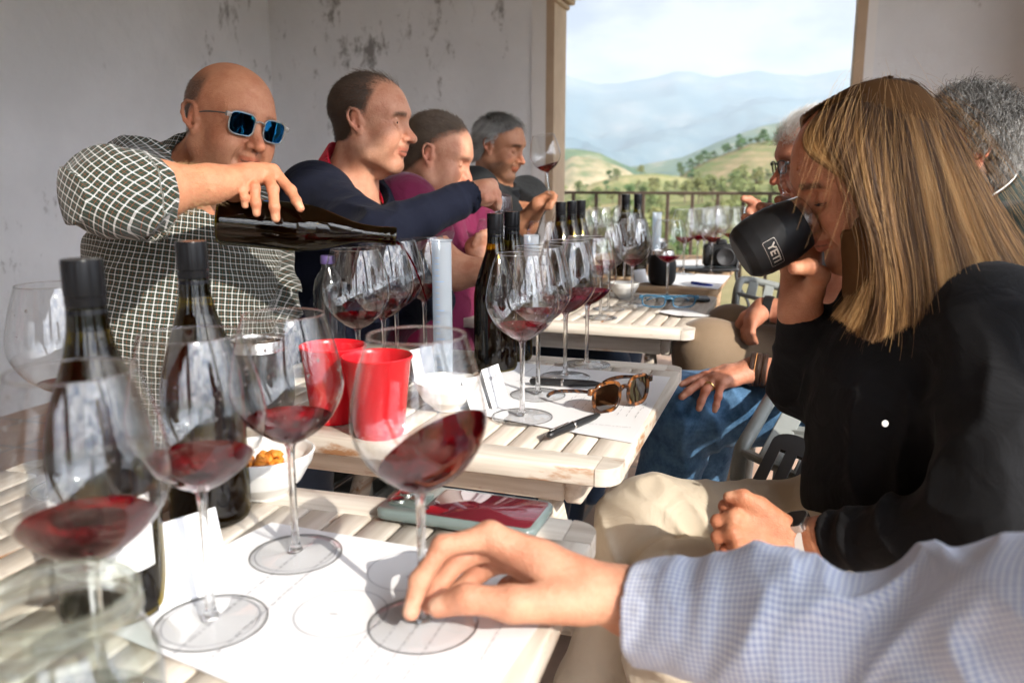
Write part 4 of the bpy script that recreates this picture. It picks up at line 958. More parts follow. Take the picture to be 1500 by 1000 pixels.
# camera
cc = T(1058, 392, .762) + np.array([0, .03, .0])
ca = empty('camera_body', cc); tag(ca, 'black mirrorless camera standing at the end of the brown table', 'camera')
Mc = rotz(R(-8)); mb = MB(); mb.box(cc + [0, 0, .045], (.066, .024, .042), Mc, .008); mb.box(cc + [0, 0, .093], (.020, .02, .012), Mc, .007); mb.box(cc + Mc @ np.array([-.052, -.012, .046]), (.014, .022, .04), Mc, .008); mb.build('body', M_['black'], ca)
mb = MB(); mb.lathe([(0, 0), (.031, 0), (.032, .004), (.032, .03), (.034, .034), (.034, .06), (.031, .062), (.024, .056), (0, .05)], 36, cc + Mc @ np.array([.008, -.024, .045]), frame_from(Mc @ np.array([0, -1., 0]))); mb.build('lens', M_['rubber'], ca)
mb = MB(); mb.lathe([(0, .012), (.009, .012), (.009, 0)][::-1], 20, cc + Mc @ np.array([.045, 0, .087])); mb.lathe([(.006, 0), (.006, .008), (0, .008)], 16, cc + Mc @ np.array([-.045, 0, .087])); mb.build('dial', M_['black_metal'], ca)
t = np.linspace(0, 1, 24); pts = np.stack([cc[0] + .07 + .035 * np.sin(t * 9) * t, cc[1] - .01 - .05 * t, cc[2] + .07 - .07 * np.minimum(t * 1.5, 1) - .33 * np.clip(t - .45, 0, 1)], 1)
mb = MB(); mb.tube(pts, .006, 6); mb.build('strap', M_['black'], ca)

# sunglasses and eyeglasses lying on the tables / worn
def lens_outline(w_, h_, k=.5, n=28):
    pts = []
    for i in range(n):
        a = 2 * math.pi * i / n; c, s_ = math.cos(a), math.sin(a); e_ = 2 / (2 + 2.2 * k)
        x = w_ / 2 * math.copysign(abs(c) ** e_, c); y = h_ / 2 * math.copysign(abs(s_) ** e_, s_); x *= 1 - .08 * (1 - (y / h_ + .5)); pts.append((x, y))
    return np.array(pts)
def glasses(name, label, origin, X, Y, Zf, w_=.048, h_=.038, gap=.018, fr='black', ln='black', rf=.002, temple=.135, fold=0, parent=None, cat='sunglasses', k=.5, ctop=0, spread=.06, drop=.2, tr=None, frame_h=None):
    """X: wearer's left, Y: up, Zf: forward. origin at the bridge"""
    X, Y, Zf = [np.array(v, float) / np.linalg.norm(v) for v in (X, Y, Zf)]; o = np.array(origin, float); M = np.array([X, Y, Zf]).T
    if parent is None: e = empty(name, o); tag(e, label, cat); nm = 'frame'
    else: e = None
    def Q(p): return np.asarray(p) @ M.T + o
    mb = MB(); ol = lens_outline(w_, h_, k); lenses = []
    for s_ in (1, -1):
        c = np.array([s_ * (w_ / 2 + gap / 2), 0]); p3 = np.stack([s_ * ol[:, 0] + c[0], ol[:, 1], -((abs(s_ * ol[:, 0] + c[0])) ** 2) * 1.8], 1)
        mb.tube(Q(p3), rf, 8, closed=True); lenses.append(p3)
    x0 = gap / 2 + .001; bt = np.linspace(-1, 1, 7); mb.tube(Q(np.stack([bt * x0, .004 + .004 * (1 - bt ** 2) + h_ * .08, 0 * bt], 1)), rf * 1.2, 8)
    xo = w_ + gap / 2 + .002
    for s_ in (1, -1): mb.box(Q([s_ * xo, h_ * .28, -xo ** 2 * 1.8 - .001]), (.003 + rf, .0035 + rf * .5, .004), M, .001)
    fo = mb.build(name if parent is not None else 'frame', M_[fr], parent if parent is not None else e, ang=180)
    ee = e if e is not None else fo
    for p3 in lenses:
        mb = MB(); c = p3.mean(0); c[2] += .0006; n = len(p3); V = np.vstack([p3 - [0, 0, .0006], [c - [0, 0, .0006]]]); mb.add(Q(V), [(i, (i + 1) % n, n) for i in range(n)]); mb.build('lens', M_[ln], ee, ang=180)
    for s_ in (1, -1):
        a = np.array([s_ * (xo + .002), h_ * .28, -xo ** 2 * 1.8 - .003])
        if fold: b_ = a + np.array([-s_ * temple * .93, -.002 * s_, -.012 - .006 * s_]); c_ = b_ + np.array([-s_ * .02, -.018, 0])
        else: b_ = a + np.array([s_ * spread * .1, -.0, -temple * .72]); c_ = a + np.array([-s_ * .002, -.030 * (drop / .2), -temple])
        tt = np.linspace(0, 1, 14)[:, None]; pts = (1 - tt) ** 2 * a + 2 * tt * (1 - tt) * (b_ + (b_ - a) * .12) + tt ** 2 * c_
        mb = MB(); mb.tube(Q(pts), np.linspace(rf * .9, rf * 1.1, 14), 8); mb.build('temple', M_[tr or fr], ee, ang=180)
    return ee
def tort():
    m, nt, b = mat('tortoiseshell'); L = nt.links.new; tc = N(nt, 'ShaderNodeTexCoord'); n = N(nt, 'ShaderNodeTexNoise'); n.inputs['Scale'].default_value = 90; n.inputs['Detail'].default_value = 3; L(tc.outputs['Object'], n.inputs['Vector'])
    r = N(nt, 'ShaderNodeValToRGB'); r.color_ramp.elements[0].position = .45; r.color_ramp.elements[0].color = (.03, .012, .006, 1); r.color_ramp.elements[1].position = .58; r.color_ramp.elements[1].color = (.26, .09, .022, 1); L(n.outputs['Fac'], r.inputs['Fac']); L(r.outputs['Color'], b.inputs['Base Color']); b.inputs['Roughness'].default_value = .1; return m
M_['tort'] = tort(); M_['brown_lens'] = thin_glass('brown_lens', (.10, .045, .02), .4, 0, 1.8); M_['blue_frame'] = simple('blue_frame', (.04, .13, .22), .2); M_['clear_lens'] = thin_glass('clear_lens', (.93, .95, .97), .7, 0, 1.5)
so = T(914, 576, TT + .025); glasses('sunglasses', 'tortoiseshell sunglasses with brown lenses standing on the score sheet', so, np.array([-.80, -.60, -.03]), np.array([.05, .10, 1]), np.array([.60, -.80, .12]) * -1 * -1, .050, .044, .016, 'tort', 'brown_lens', .0030, fold=0, k=.35, temple=.10, drop=.1)
so = T(980, 442, TT + .028); glasses('eyeglasses', 'blue-framed reading glasses on the eyeglasses table', so, np.array([-1, .06, 0]), np.array([0, -.35, 1]), np.array([-.05, -1, -.3]), .062, .034, .018, 'blue_frame', 'clear_lens', .0024, fold=1, k=.6, cat='eyeglasses', temple=.12)

# ------------------------------------------------------------------ chairs
def chair(name, label, A, B, right, width, mat_, slots=False, nsl=6, group='slatted metal chairs', drop_back=True, rad=.012):
    """A near corner, B far corner of the slatted panel's left side, right: unit vector towards the other side"""
    A = np.array(A, float); B = np.array(B, float); rt = np.array(right, float); rt /= np.linalg.norm(rt); d = B - A; ln = np.linalg.norm(d); d /= ln
    rt -= d * (d @ rt); rt /= np.linalg.norm(rt); nrm = np.cross(d, rt); 
    if nrm[2] > 0: pass
    e = empty(name, (A[0], A[1], 0)); tag(e, label, 'chair', group)
    mb = MB()
    if slots:
        # sheet with rounded corners and slots: ribs between two end bands
        M = np.array([rt, d, np.cross(rt, d)]).T; r = .035
        half = [(width, ln), (r, ln)] + [(r - r * math.sin(t), ln - r + r * math.cos(t)) for t in np.linspace(0, math.pi / 2, 7)][1:] + [(0, ln - .05), (width, ln - .05)]
        mb.prism(half, -.003, .003, M, A); mb.box(A + rt * width / 2 + d * .02, (width / 2, .02, .003), M, .001)
        x = 0; k = 0; rib = .0185; slot = .009
        while x < width - .01:
            mb.box(A + rt * (x + rib / 2) + d * (ln / 2 - .005), (rib / 2, ln / 2 - .0451 + .0105, .0029), M, .0005); x += rib + slot
        mb.build('slotted_panel', M_[mat_], e, ang=40)
    else:
        c = .03; pts = [A - [0, 0, .30], A - [0, 0, .02], A + d * .015, A + d * .05, B - d * c, B - d * c * .35 + rt * c * .3, B + rt * c * 1.3, B + rt * width * .5, B + rt * (width - c), B + rt * width - d * c, A + rt * width]
        mb.tube(pts, .0125, 10); mb.build('tube_frame', M_[mat_], e, ang=180)
        M = np.array([rt, d, np.cross(rt, d)]).T; p_ = (width - .03) / nsl
        for k in range(nsl):
            x = .028 + k * p_; mb = MB(); mb.box(A + rt * (x + p_ * .32) + d * (ln / 2 + .0), (p_ * .30, ln / 2 - .012, .004), M, .002); mb.build('slat', M_[mat_], e)
        mb = MB(); mb.bar(A + d * .01, A + rt * width + d * .01, .02, .012, bev=.003); mb.build('cross_bar', M_[mat_], e)
    # seat and legs down to the floor
    seat_z = .44
    base = np.array([A[0], A[1], 0]); r2 = np.array([rt[0], rt[1], 0]); r2 /= np.linalg.norm(r2); f2 = np.cross([0, 0, 1.], r2)
    for a_, b_ in ((.0, .0), (width, 0), (0, .40), (width, .40)):
        p0 = base + r2 * a_ + f2 * b_; top = A[2] - .28 if (b_ == 0 and not slots) else (A[2] - .01 if b_ == 0 else seat_z)
        if b_ and slots: top = A[2] - .01
        mb = MB(); mb.tube([p0 + [0, 0, .003], p0 + [0, 0, max(top, .1)]], .0115, 10); mb.build('leg', M_[mat_], e)
    if not slots:
        mb = MB()
        for k in range(7): mb.box(base + r2 * width / 2 + f2 * (.04 + .052 * k) + [0, 0, seat_z], (width / 2 - .013, .02, .006), np.array([r2, f2, Zd]).T, .003)
        mb.build('seat', M_[mat_], e)
    return e
chair('metal_chair', 'grey-green slatted chair beside the blue jeans', P(1082, 664, 1.40), P(1147, 552, 1.60), (1, .25, -.03), .40, 'grey_metal')
chair('slotted_chair', 'black slotted chair between the khaki trousers and the grey chair', P(1092, 722, 1.27), P(1139, 629, 1.40), (1, .1, -.02), .38, 'black_metal', slots=True)
chair('metal_chair', 'grey-green slatted chair far back by the railing', P(1078, 432, 2.55), P(1085, 406, 2.62), (1, .1, 0), .42, 'grey_metal', nsl=8)
# ------------------------------------------------------------------ organic surfaces: smooth blends of rounded bones, meshed with surface nets
def smin(a, b, k):
    if k <= 0: return np.minimum(a, b)
    h = np.maximum(k - np.abs(a - b), 0) / k
    return np.minimum(a, b) - h * h * k * .25
def smax(a, b, k): return -smin(-a, -b, k)
class Sdf:
    def __init__(s): s.ops = []; s.lo = np.full(3, 1e9); s.hi = np.full(3, -1e9); s.post = []
    def _bb(s, pts, r):
        pts = np.atleast_2d(pts); s.lo = np.minimum(s.lo, (pts - r).min(0)); s.hi = np.maximum(s.hi, (pts + r).max(0))
    def cone(s, a, b, ra, rb=None, k=.01, sub=False, flat=None):
        """rounded cone a..b; flat=(axis vector, factor) squeezes the section along a vector"""
        rb = ra if rb is None else rb; a = np.array(a, float); b = np.array(b, float)
        s.ops.append(('c', a, b, ra, rb, k, sub, flat))
        if not sub: s._bb([a, b], max(ra, rb))
        return s
    def chain(s, pts, rs_, k=.01, flat=None):
        for i in range(len(pts) - 1): s.cone(pts[i], pts[i + 1], rs_[i], rs_[i + 1], k if i == 0 else k, flat=flat)
        return s
    def ell(s, c, r, M=None, k=.01, sub=False):
        c = np.array(c, float); r = np.array(r, float); M = np.eye(3) if M is None else np.array(M)
        s.ops.append(('e', c, r, M, k, sub)); 
        if not sub: s._bb(c, r.max())
        return s
    def fn(s, f): s.ops.append(('f', f)); return s      # f(P, d) -> d
    def eval(s, Pn, band=None):
        d = np.full(len(Pn), 1.0)
        if band is not None: cc = (Pn.min(0) + Pn.max(0)) / 2; cr = np.linalg.norm(Pn.max(0) - cc)
        for o in s.ops:
            if band is not None and o[0] == 'c':
                a, b = o[1], o[2]; ba = b - a; h = min(max((cc - a) @ ba / (ba @ ba + 1e-12), 0), 1)
                if np.linalg.norm(cc - a - h * ba) - cr - max(o[3], o[4]) > band + o[5]: continue
            elif band is not None and o[0] == 'e':
                if np.linalg.norm(cc - o[1]) - cr - o[2].max() > band + o[4]: continue
            if o[0] == 'c':
                _, a, b, ra, rb, k, sub, flat = o; pa = Pn - a; ba = b - a
                if flat is not None:
                    n, f = flat; n = np.asarray(n); q = pa @ n; pa = pa + np.outer(q * (1 / f - 1), n); ba = ba + n * (ba @ n) * (1 / f - 1)
                h = np.clip(pa @ ba / (ba @ ba + 1e-12), 0, 1); q = np.linalg.norm(pa - h[:, None] * ba, axis=1) - (ra + (rb - ra) * h)
                if flat is not None: q = q * min(1, (flat[1] + 1) / 2)
            elif o[0] == 'e':
                _, c, r, M, k, sub = o; p = (Pn - c) @ M; k0 = np.linalg.norm(p / r, axis=1); k1 = np.linalg.norm(p / (r * r), axis=1); q = k0 * (k0 - 1) / np.maximum(k1, 1e-9)
            else:
                d = o[1](Pn, d); continue
            d = smax(d, -q, k) if sub else smin(d, q, k)
        return d
def surface(sdf, h, pad=.012, coarse=5, clip=None):
    lo = sdf.lo - pad; hi = sdf.hi + pad
    if clip is not None: lo = np.maximum(lo, clip[0]); hi = np.minimum(hi, clip[1])
    n = np.ceil((hi - lo) / (h * coarse)).astype(int) + 1; H = h * coarse
    gx, gy, gz = np.meshgrid(*[lo[i] + H * (np.arange(n[i]) + .5) for i in range(3)], indexing='ij')
    dc = np.concatenate([sdf.eval(c) for c in np.array_split(np.stack([gx.ravel(), gy.ravel(), gz.ravel()], 1), max(1, gx.size // 200000))]).reshape(n)
    act = np.abs(dc) < H * 1.35 + .004
    N_ = n * coarse + 1
    V = np.where(dc > 0, 1.0, -1.0).astype(np.float32)
    V = np.repeat(np.repeat(np.repeat(V, coarse, 0), coarse, 1), coarse, 2); V = np.pad(V, ((0, 1),) * 3, constant_values=1.0)
    bi = np.argwhere(act); loc = np.stack(np.meshgrid(*[np.arange(coarse + 1)] * 3, indexing='ij'), -1).reshape(-1, 3)
    idx = (bi[:, None] * coarse + loc[None]).reshape(-1, 3); flat = np.unique(np.ravel_multi_index(idx.T, V.shape)); idx = np.stack(np.unravel_index(flat, V.shape), 1)
    vals = np.empty(len(idx), np.float32)
    sb = idx // (coarse * 4); key = (sb[:, 0] * 4096 + sb[:, 1]) * 4096 + sb[:, 2]; order = np.argsort(key, kind='stable'); ks = key[order]; cuts = np.flatnonzero(np.diff(ks)) + 1
    for c in np.split(order, cuts): vals[c] = sdf.eval(lo + h * idx[c], H * 2.5 + .02)
    V[idx[:, 0], idx[:, 1], idx[:, 2]] = vals
    V[0] = V[-1] = 1; V[:, 0] = V[:, -1] = 1; V[:, :, 0] = V[:, :, -1] = 1
    S = V < 0
    m = S[:-1, :-1, :-1].astype(np.int8)
    for dx in (0, 1):
        for dy in (0, 1):
            for dz in (0, 1):
                if dx + dy + dz: m = m + S[dx:V.shape[0] - 1 + dx, dy:V.shape[1] - 1 + dy, dz:V.shape[2] - 1 + dz]
    cells = np.argwhere((m > 0) & (m < 8)); vid = -np.ones(m.shape, np.int64); vid[tuple(cells.T)] = np.arange(len(cells))
    acc = np.zeros((len(cells), 3)); cnt = np.zeros(len(cells))
    cor = [(0, 0, 0), (1, 0, 0), (0, 1, 0), (1, 1, 0), (0, 0, 1), (1, 0, 1), (0, 1, 1), (1, 1, 1)]
    cv = [V[cells[:, 0] + a, cells[:, 1] + b, cells[:, 2] + c] for a, b, c in cor]
    for i, j in ((0, 1), (2, 3), (4, 5), (6, 7), (0, 2), (1, 3), (4, 6), (5, 7), (0, 4), (1, 5), (2, 6), (3, 7)):
        a, b = cv[i], cv[j]; cr = (a < 0) != (b < 0); t = np.where(cr, a / np.where(a - b == 0, 1, a - b), 0)
        p = np.array(cor[i]) + t[:, None] * (np.array(cor[j]) - np.array(cor[i])); acc[cr] += p[cr]; cnt[cr] += 1
    verts = lo + h * (cells + acc / cnt[:, None])
    F = []
    for ax_ in range(3):
        sh = [slice(None)] * 3; sh2 = list(sh); sh[ax_] = slice(0, -1); sh2[ax_] = slice(1, None)
        A, B = S[tuple(sh)], S[tuple(sh2)]; o1, o2 = [(1, 2), (2, 0), (0, 1)][ax_]
        e = np.argwhere(A != B); ok = (e[:, o1] > 0) & (e[:, o2] > 0) & (e[:, o1] < vid.shape[o1]) & (e[:, o2] < vid.shape[o2]); e = e[ok]
        neg = A[tuple(e.T)]; q = []
        for a, b in ((1, 1), (0, 1), (0, 0), (1, 0)):
            c = e.copy(); c[:, o1] -= a; c[:, o2] -= b; q.append(vid[tuple(c.T)])
        q = np.stack(q, 1); q[~neg] = q[~neg][:, ::-1]; F.append(q)
    return verts, np.vstack(F)
def relax(v, f, it=1, lam=.5):
    for _ in range(it):
        acc = np.zeros_like(v); cnt = np.zeros(len(v))
        for i in range(4):
            a, b = f[:, i], f[:, (i + 1) % 4]; np.add.at(acc, a, v[b]); np.add.at(cnt, a, 1)
        v = v + lam * (acc / np.maximum(cnt, 1)[:, None] - v)
    return v
def to_mesh(name, v, f, mat_, parent, attrs=None, smooth_it=1):
    if smooth_it: v = relax(v, f, smooth_it, .4)
    me = bpy.data.meshes.new(name); me.vertices.add(len(v)); me.vertices.foreach_set('co', v.astype(np.float32).ravel())
    me.loops.add(len(f) * 4); me.loops.foreach_set('vertex_index', f.astype(np.int32).ravel()); me.polygons.add(len(f)); me.polygons.foreach_set('loop_start', np.arange(0, len(f) * 4, 4, dtype=np.int32))
    me.polygons.foreach_set('use_smooth', np.ones(len(f), bool)); me.update(calc_edges=True)
    for k, a in (attrs or {}).items():
        a = np.asarray(a, np.float32)
        if a.ndim == 1: t = me.attributes.new(k, 'FLOAT', 'POINT'); t.data.foreach_set('value', a)
        else: t = me.attributes.new(k, 'FLOAT_VECTOR', 'POINT'); t.data.foreach_set('vector', a.ravel())
    return link(name, me, mat_, parent)

# ------------------------------------------------------------------ skin, cloth, hair materials
def skin_mat(name, base, dark=(.10, .05, .03)):
    m, nt, b = mat(name); L = nt.links.new
    tc = N(nt, 'ShaderNodeTexCoord'); n = N(nt, 'ShaderNodeTexNoise'); n.inputs['Scale'].default_value = 24; n.inputs['Detail'].default_value = 9; n.inputs['Roughness'].default_value = .68; L(tc.outputs['Object'], n.inputs['Vector'])
    nf = N(nt, 'ShaderNodeTexNoise'); nf.inputs['Scale'].default_value = 420; nf.inputs['Detail'].default_value = 3; L(tc.outputs['Object'], nf.inputs['Vector'])
    r = N(nt, 'ShaderNodeMix', data_type='RGBA'); r.inputs['A'].default_value = (base[0] * .84, base[1] * .68, base[2] * .62, 1); r.inputs['B'].default_value = (min(base[0] * 1.12, 1), base[1] * 1.2, base[2] * 1.22, 1)
    mr = N(nt, 'ShaderNodeMapRange'); mr.inputs['From Min'].default_value = .32; mr.inputs['From Max'].default_value = .68; L(n.outputs['Fac'], mr.inputs['Value']); L(mr.outputs[0], r.inputs['Factor'])
    col = r.outputs['Result']
    for an, c, k in (('red', (base[0] * .95, base[1] * .60, base[2] * .55), .8), ('lip', (base[0] * .86, base[1] * .58, base[2] * .58), 1.0), ('dark', dark, 1.0), ('nail', (min(1, base[0] * 1.35), min(1, base[1] * 1.7), min(1, base[2] * 1.9)), .75)):
        at = N(nt, 'ShaderNodeAttribute', attribute_name=an); mx = N(nt, 'ShaderNodeMix', data_type='RGBA'); ml = N(nt, 'ShaderNodeMath', operation='MULTIPLY'); ml.inputs[1].default_value = k; L(at.outputs['Fac'], ml.inputs[0])
        if an == 'dark':   # stubble / brow, painted shade of nostrils and lip gap: broken up by fine noise
            ad = N(nt, 'ShaderNodeMath', operation='MULTIPLY_ADD'); L(nf.outputs['Fac'], ad.inputs[0]); ad.inputs[1].default_value = 1.6; ad.inputs[2].default_value = .15; ml2 = N(nt, 'ShaderNodeMath', operation='MULTIPLY', use_clamp=True); L(ml.outputs[0], ml2.inputs[0]); L(ad.outputs[0], ml2.inputs[1]); ml = ml2
        L(ml.outputs[0], mx.inputs['Factor']); L(col, mx.inputs['A']); mx.inputs['B'].default_value = (*c, 1); col = mx.outputs['Result']
    L(col, b.inputs['Base Color']); b.inputs['Roughness'].default_value = .50; b.inputs['Specular IOR Level'].default_value = .38
    b.inputs['Subsurface Weight'].default_value = .07; b.inputs['Subsurface Radius'].default_value = (1, .35, .2); b.inputs['Subsurface Scale'].default_value = .006
    v = N(nt, 'ShaderNodeTexVoronoi'); v.inputs['Scale'].default_value = 520; L(tc.outputs['Object'], v.inputs['Vector'])
    n3 = N(nt, 'ShaderNodeTexNoise'); n3.inputs['Scale'].default_value = 95; n3.inputs['Detail'].default_value = 6; n3.inputs['Roughness'].default_value = .7; n3.inputs['Distortion'].default_value = .8; L(tc.outputs['Object'], n3.inputs['Vector'])
    ma = N(nt, 'ShaderNodeMath', operation='MULTIPLY_ADD'); ma.inputs[1].default_value = .25; L(v.outputs['Distance'], ma.inputs[0]); L(n3.outputs['Fac'], ma.inputs[2])
    bm = N(nt, 'ShaderNodeBump'); bm.inputs['Strength'].default_value = .8; bm.inputs['Distance'].default_value = .0019; L(ma.outputs[0], bm.inputs['Height']); L(bm.outputs[0], b.inputs['Normal'])
    return m
def cloth_mat(name, col, rough=.85, sheen=.3, weave=900, wstr=.25, var=.12, fold=0, rib=False):
    m, nt, b = mat(name); L = nt.links.new; tc = N(nt, 'ShaderNodeTexCoord')
    n = N(nt, 'ShaderNodeTexNoise'); n.inputs['Scale'].default_value = 7; n.inputs['Detail'].default_value = 6; L(tc.outputs['Object'], n.inputs['Vector'])
    mr = N(nt, 'ShaderNodeMapRange'); mr.inputs['To Min'].default_value = 1 - var; mr.inputs['To Max'].default_value = 1 + var; L(n.outputs['Fac'], mr.inputs['Value'])
    h = N(nt, 'ShaderNodeHueSaturation'); h.inputs['Color'].default_value = (*col, 1); L(mr.outputs[0], h.inputs['Value']); L(h.outputs[0], b.inputs['Base Color'])
    b.inputs['Roughness'].default_value = rough; b.inputs['Sheen Weight'].default_value = sheen; b.inputs['Sheen Roughness'].default_value = .4; b.inputs['Specular IOR Level'].default_value = .2
    n2 = N(nt, 'ShaderNodeTexNoise'); n2.inputs['Scale'].default_value = weave; n2.inputs['Detail'].default_value = 2; L(tc.outputs['Object'], n2.inputs['Vector'])
    n3 = N(nt, 'ShaderNodeTexNoise'); n3.inputs['Scale'].default_value = 16; n3.inputs['Detail'].default_value = 3; n3.inputs['Distortion'].default_value = 1.2; L(tc.outputs['Object'], n3.inputs['Vector'])
    b1 = N(nt, 'ShaderNodeBump'); b1.inputs['Strength'].default_value = .6 * (1 if fold else .3); b1.inputs['Distance'].default_value = .008; L(n3.outputs['Fac'], b1.inputs['Height'])
    b2 = N(nt, 'ShaderNodeBump'); b2.inputs['Strength'].default_value = wstr; b2.inputs['Distance'].default_value = .0012; L(n2.outputs['Fac'], b2.inputs['Height']); L(b1.outputs[0], b2.inputs['Normal']); L(b2.outputs[0], b.inputs['Normal'])
    return m
def check_mat(name, base, line, accent, per, lw, alw=0, rough=.8, soft=.15, line_a=1.0):
    """woven checks on the 'cuv' attribute: base cloth, lines both ways that add where they cross"""
    m, nt, b = mat(name); L = nt.links.new; at = N(nt, 'ShaderNodeAttribute', attribute_name='cuv'); sp = N(nt, 'ShaderNodeSeparateXYZ')
    nz = N(nt, 'ShaderNodeTexNoise'); nz.inputs['Scale'].default_value = 30; vd = N(nt, 'ShaderNodeVectorMath', operation='MULTIPLY_ADD'); vd.inputs[1].default_value = (.0035, .0035, 0); L(at.outputs['Vector'], nz.inputs['Vector']); L(nz.outputs['Color'], vd.inputs[0]); L(at.outputs['Vector'], vd.inputs[2]); L(vd.outputs[0], sp.inputs[0])
    def lines(ax_, off, wdt):
        a = N(nt, 'ShaderNodeMath', operation='MULTIPLY_ADD'); a.inputs[1].default_value = 1 / per; a.inputs[2].default_value = off + 100; L(sp.outputs[ax_], a.inputs[0])
        f = N(nt, 'ShaderNodeMath', operation='FRACT'); L(a.outputs[0], f.inputs[0]); g = N(nt, 'ShaderNodeMath', operation='SUBTRACT'); g.inputs[1].default_value = .5; L(f.outputs[0], g.inputs[0]); q = N(nt, 'ShaderNodeMath', operation='ABSOLUTE'); L(g.outputs[0], q.inputs[0])
        r = N(nt, 'ShaderNodeMapRange', interpolation_type='SMOOTHSTEP'); r.inputs['From Min'].default_value = wdt * (1 + soft); r.inputs['From Max'].default_value = wdt * (1 - soft); r.inputs['To Min'].default_value = 0; r.inputs['To Max'].default_value = .5; L(q.outputs[0], r.inputs['Value']); return r.outputs[0]
    def addm(a, b_): q = N(nt, 'ShaderNodeMath', operation='ADD', use_clamp=True); L(a, q.inputs[0]); L(b_, q.inputs[1]); return q.outputs[0]
    col = None; mxa = N(nt, 'ShaderNodeMix', data_type='RGBA'); mxa.inputs['A'].default_value = (*base, 1); mxa.inputs['B'].default_value = (*accent, 1)
    if alw: L(addm(lines(0, .5, alw), lines(1, .5, alw)), mxa.inputs['Factor'])
    else: mxa.inputs['Factor'].default_value = 0
    mxl = N(nt, 'ShaderNodeMix', data_type='RGBA'); mxl.inputs['B'].default_value = (*line, 1); L(mxa.outputs['Result'], mxl.inputs['A'])
    la = N(nt, 'ShaderNodeMath', operation='MULTIPLY'); la.inputs[1].default_value = line_a; L(addm(lines(0, 0, lw), lines(1, 0, lw)), la.inputs[0]); L(la.outputs[0], mxl.inputs['Factor'])
    L(mxl.outputs['Result'], b.inputs['Base Color']); b.inputs['Roughness'].default_value = rough; b.inputs['Specular IOR Level'].default_value = .25; b.inputs['Sheen Weight'].default_value = .15
    tc = N(nt, 'ShaderNodeTexCoord'); n3 = N(nt, 'ShaderNodeTexNoise'); n3.inputs['Scale'].default_value = 18; n3.inputs['Detail'].default_value = 4; n3.inputs['Distortion'].default_value = 1.5; L(tc.outputs['Object'], n3.inputs['Vector'])
    bm = N(nt, 'ShaderNodeBump'); bm.inputs['Strength'].default_value = .55; bm.inputs['Distance'].default_value = .006; L(n3.outputs['Fac'], bm.inputs['Height']); L(bm.outputs[0], b.inputs['Normal'])
    return m
def hair_mat(name, col, rough=.35, var=.35, tip=None):
    m, nt, b = mat(name); L = nt.links.new
    at = N(nt, 'ShaderNodeAttribute', attribute_name='tone'); r = N(nt, 'ShaderNodeValToRGB'); e = r.color_ramp.elements
    e[0].color = (*[c * (1 - var) for c in col], 1); e[1].color = (*(tip or [min(1, c * (1 + var)) for c in col]), 1); L(at.outputs['Fac'], r.inputs['Fac']); L(r.outputs['Color'], b.inputs['Base Color'])
    b.inputs['Roughness'].default_value = rough; b.inputs['Specular IOR Level'].default_value = .5; b.inputs['Anisotropic'].default_value = .6
    return m
def hair_curves(name, strands, radius, mat_, parent, tones):
    """strands: (n, k, 3) points"""
    n, k, _ = strands.shape; hc = bpy.data.hair_curves.new(name); hc.add_curves([k] * n); pts = strands.reshape(-1, 3).astype(np.float32)
    hc.position_data.foreach_set('vector', pts.ravel())
    rad = np.tile(np.linspace(1, .35, k) ** .7, n) * radius
    a = hc.attributes.get('radius') or hc.attributes.new('radius', 'FLOAT', 'POINT'); a.data.foreach_set('value', rad.astype(np.float32))
    t = hc.attributes.new('tone', 'FLOAT', 'POINT'); t.data.foreach_set('value', np.repeat(np.asarray(tones, np.float32), k))
    o = bpy.data.objects.new(name, hc); COL.objects.link(o); hc.materials.append(mat_)
    if parent is not None: o.parent = parent; o.matrix_parent_inverse = mbasis(parent).inverted()
    return o

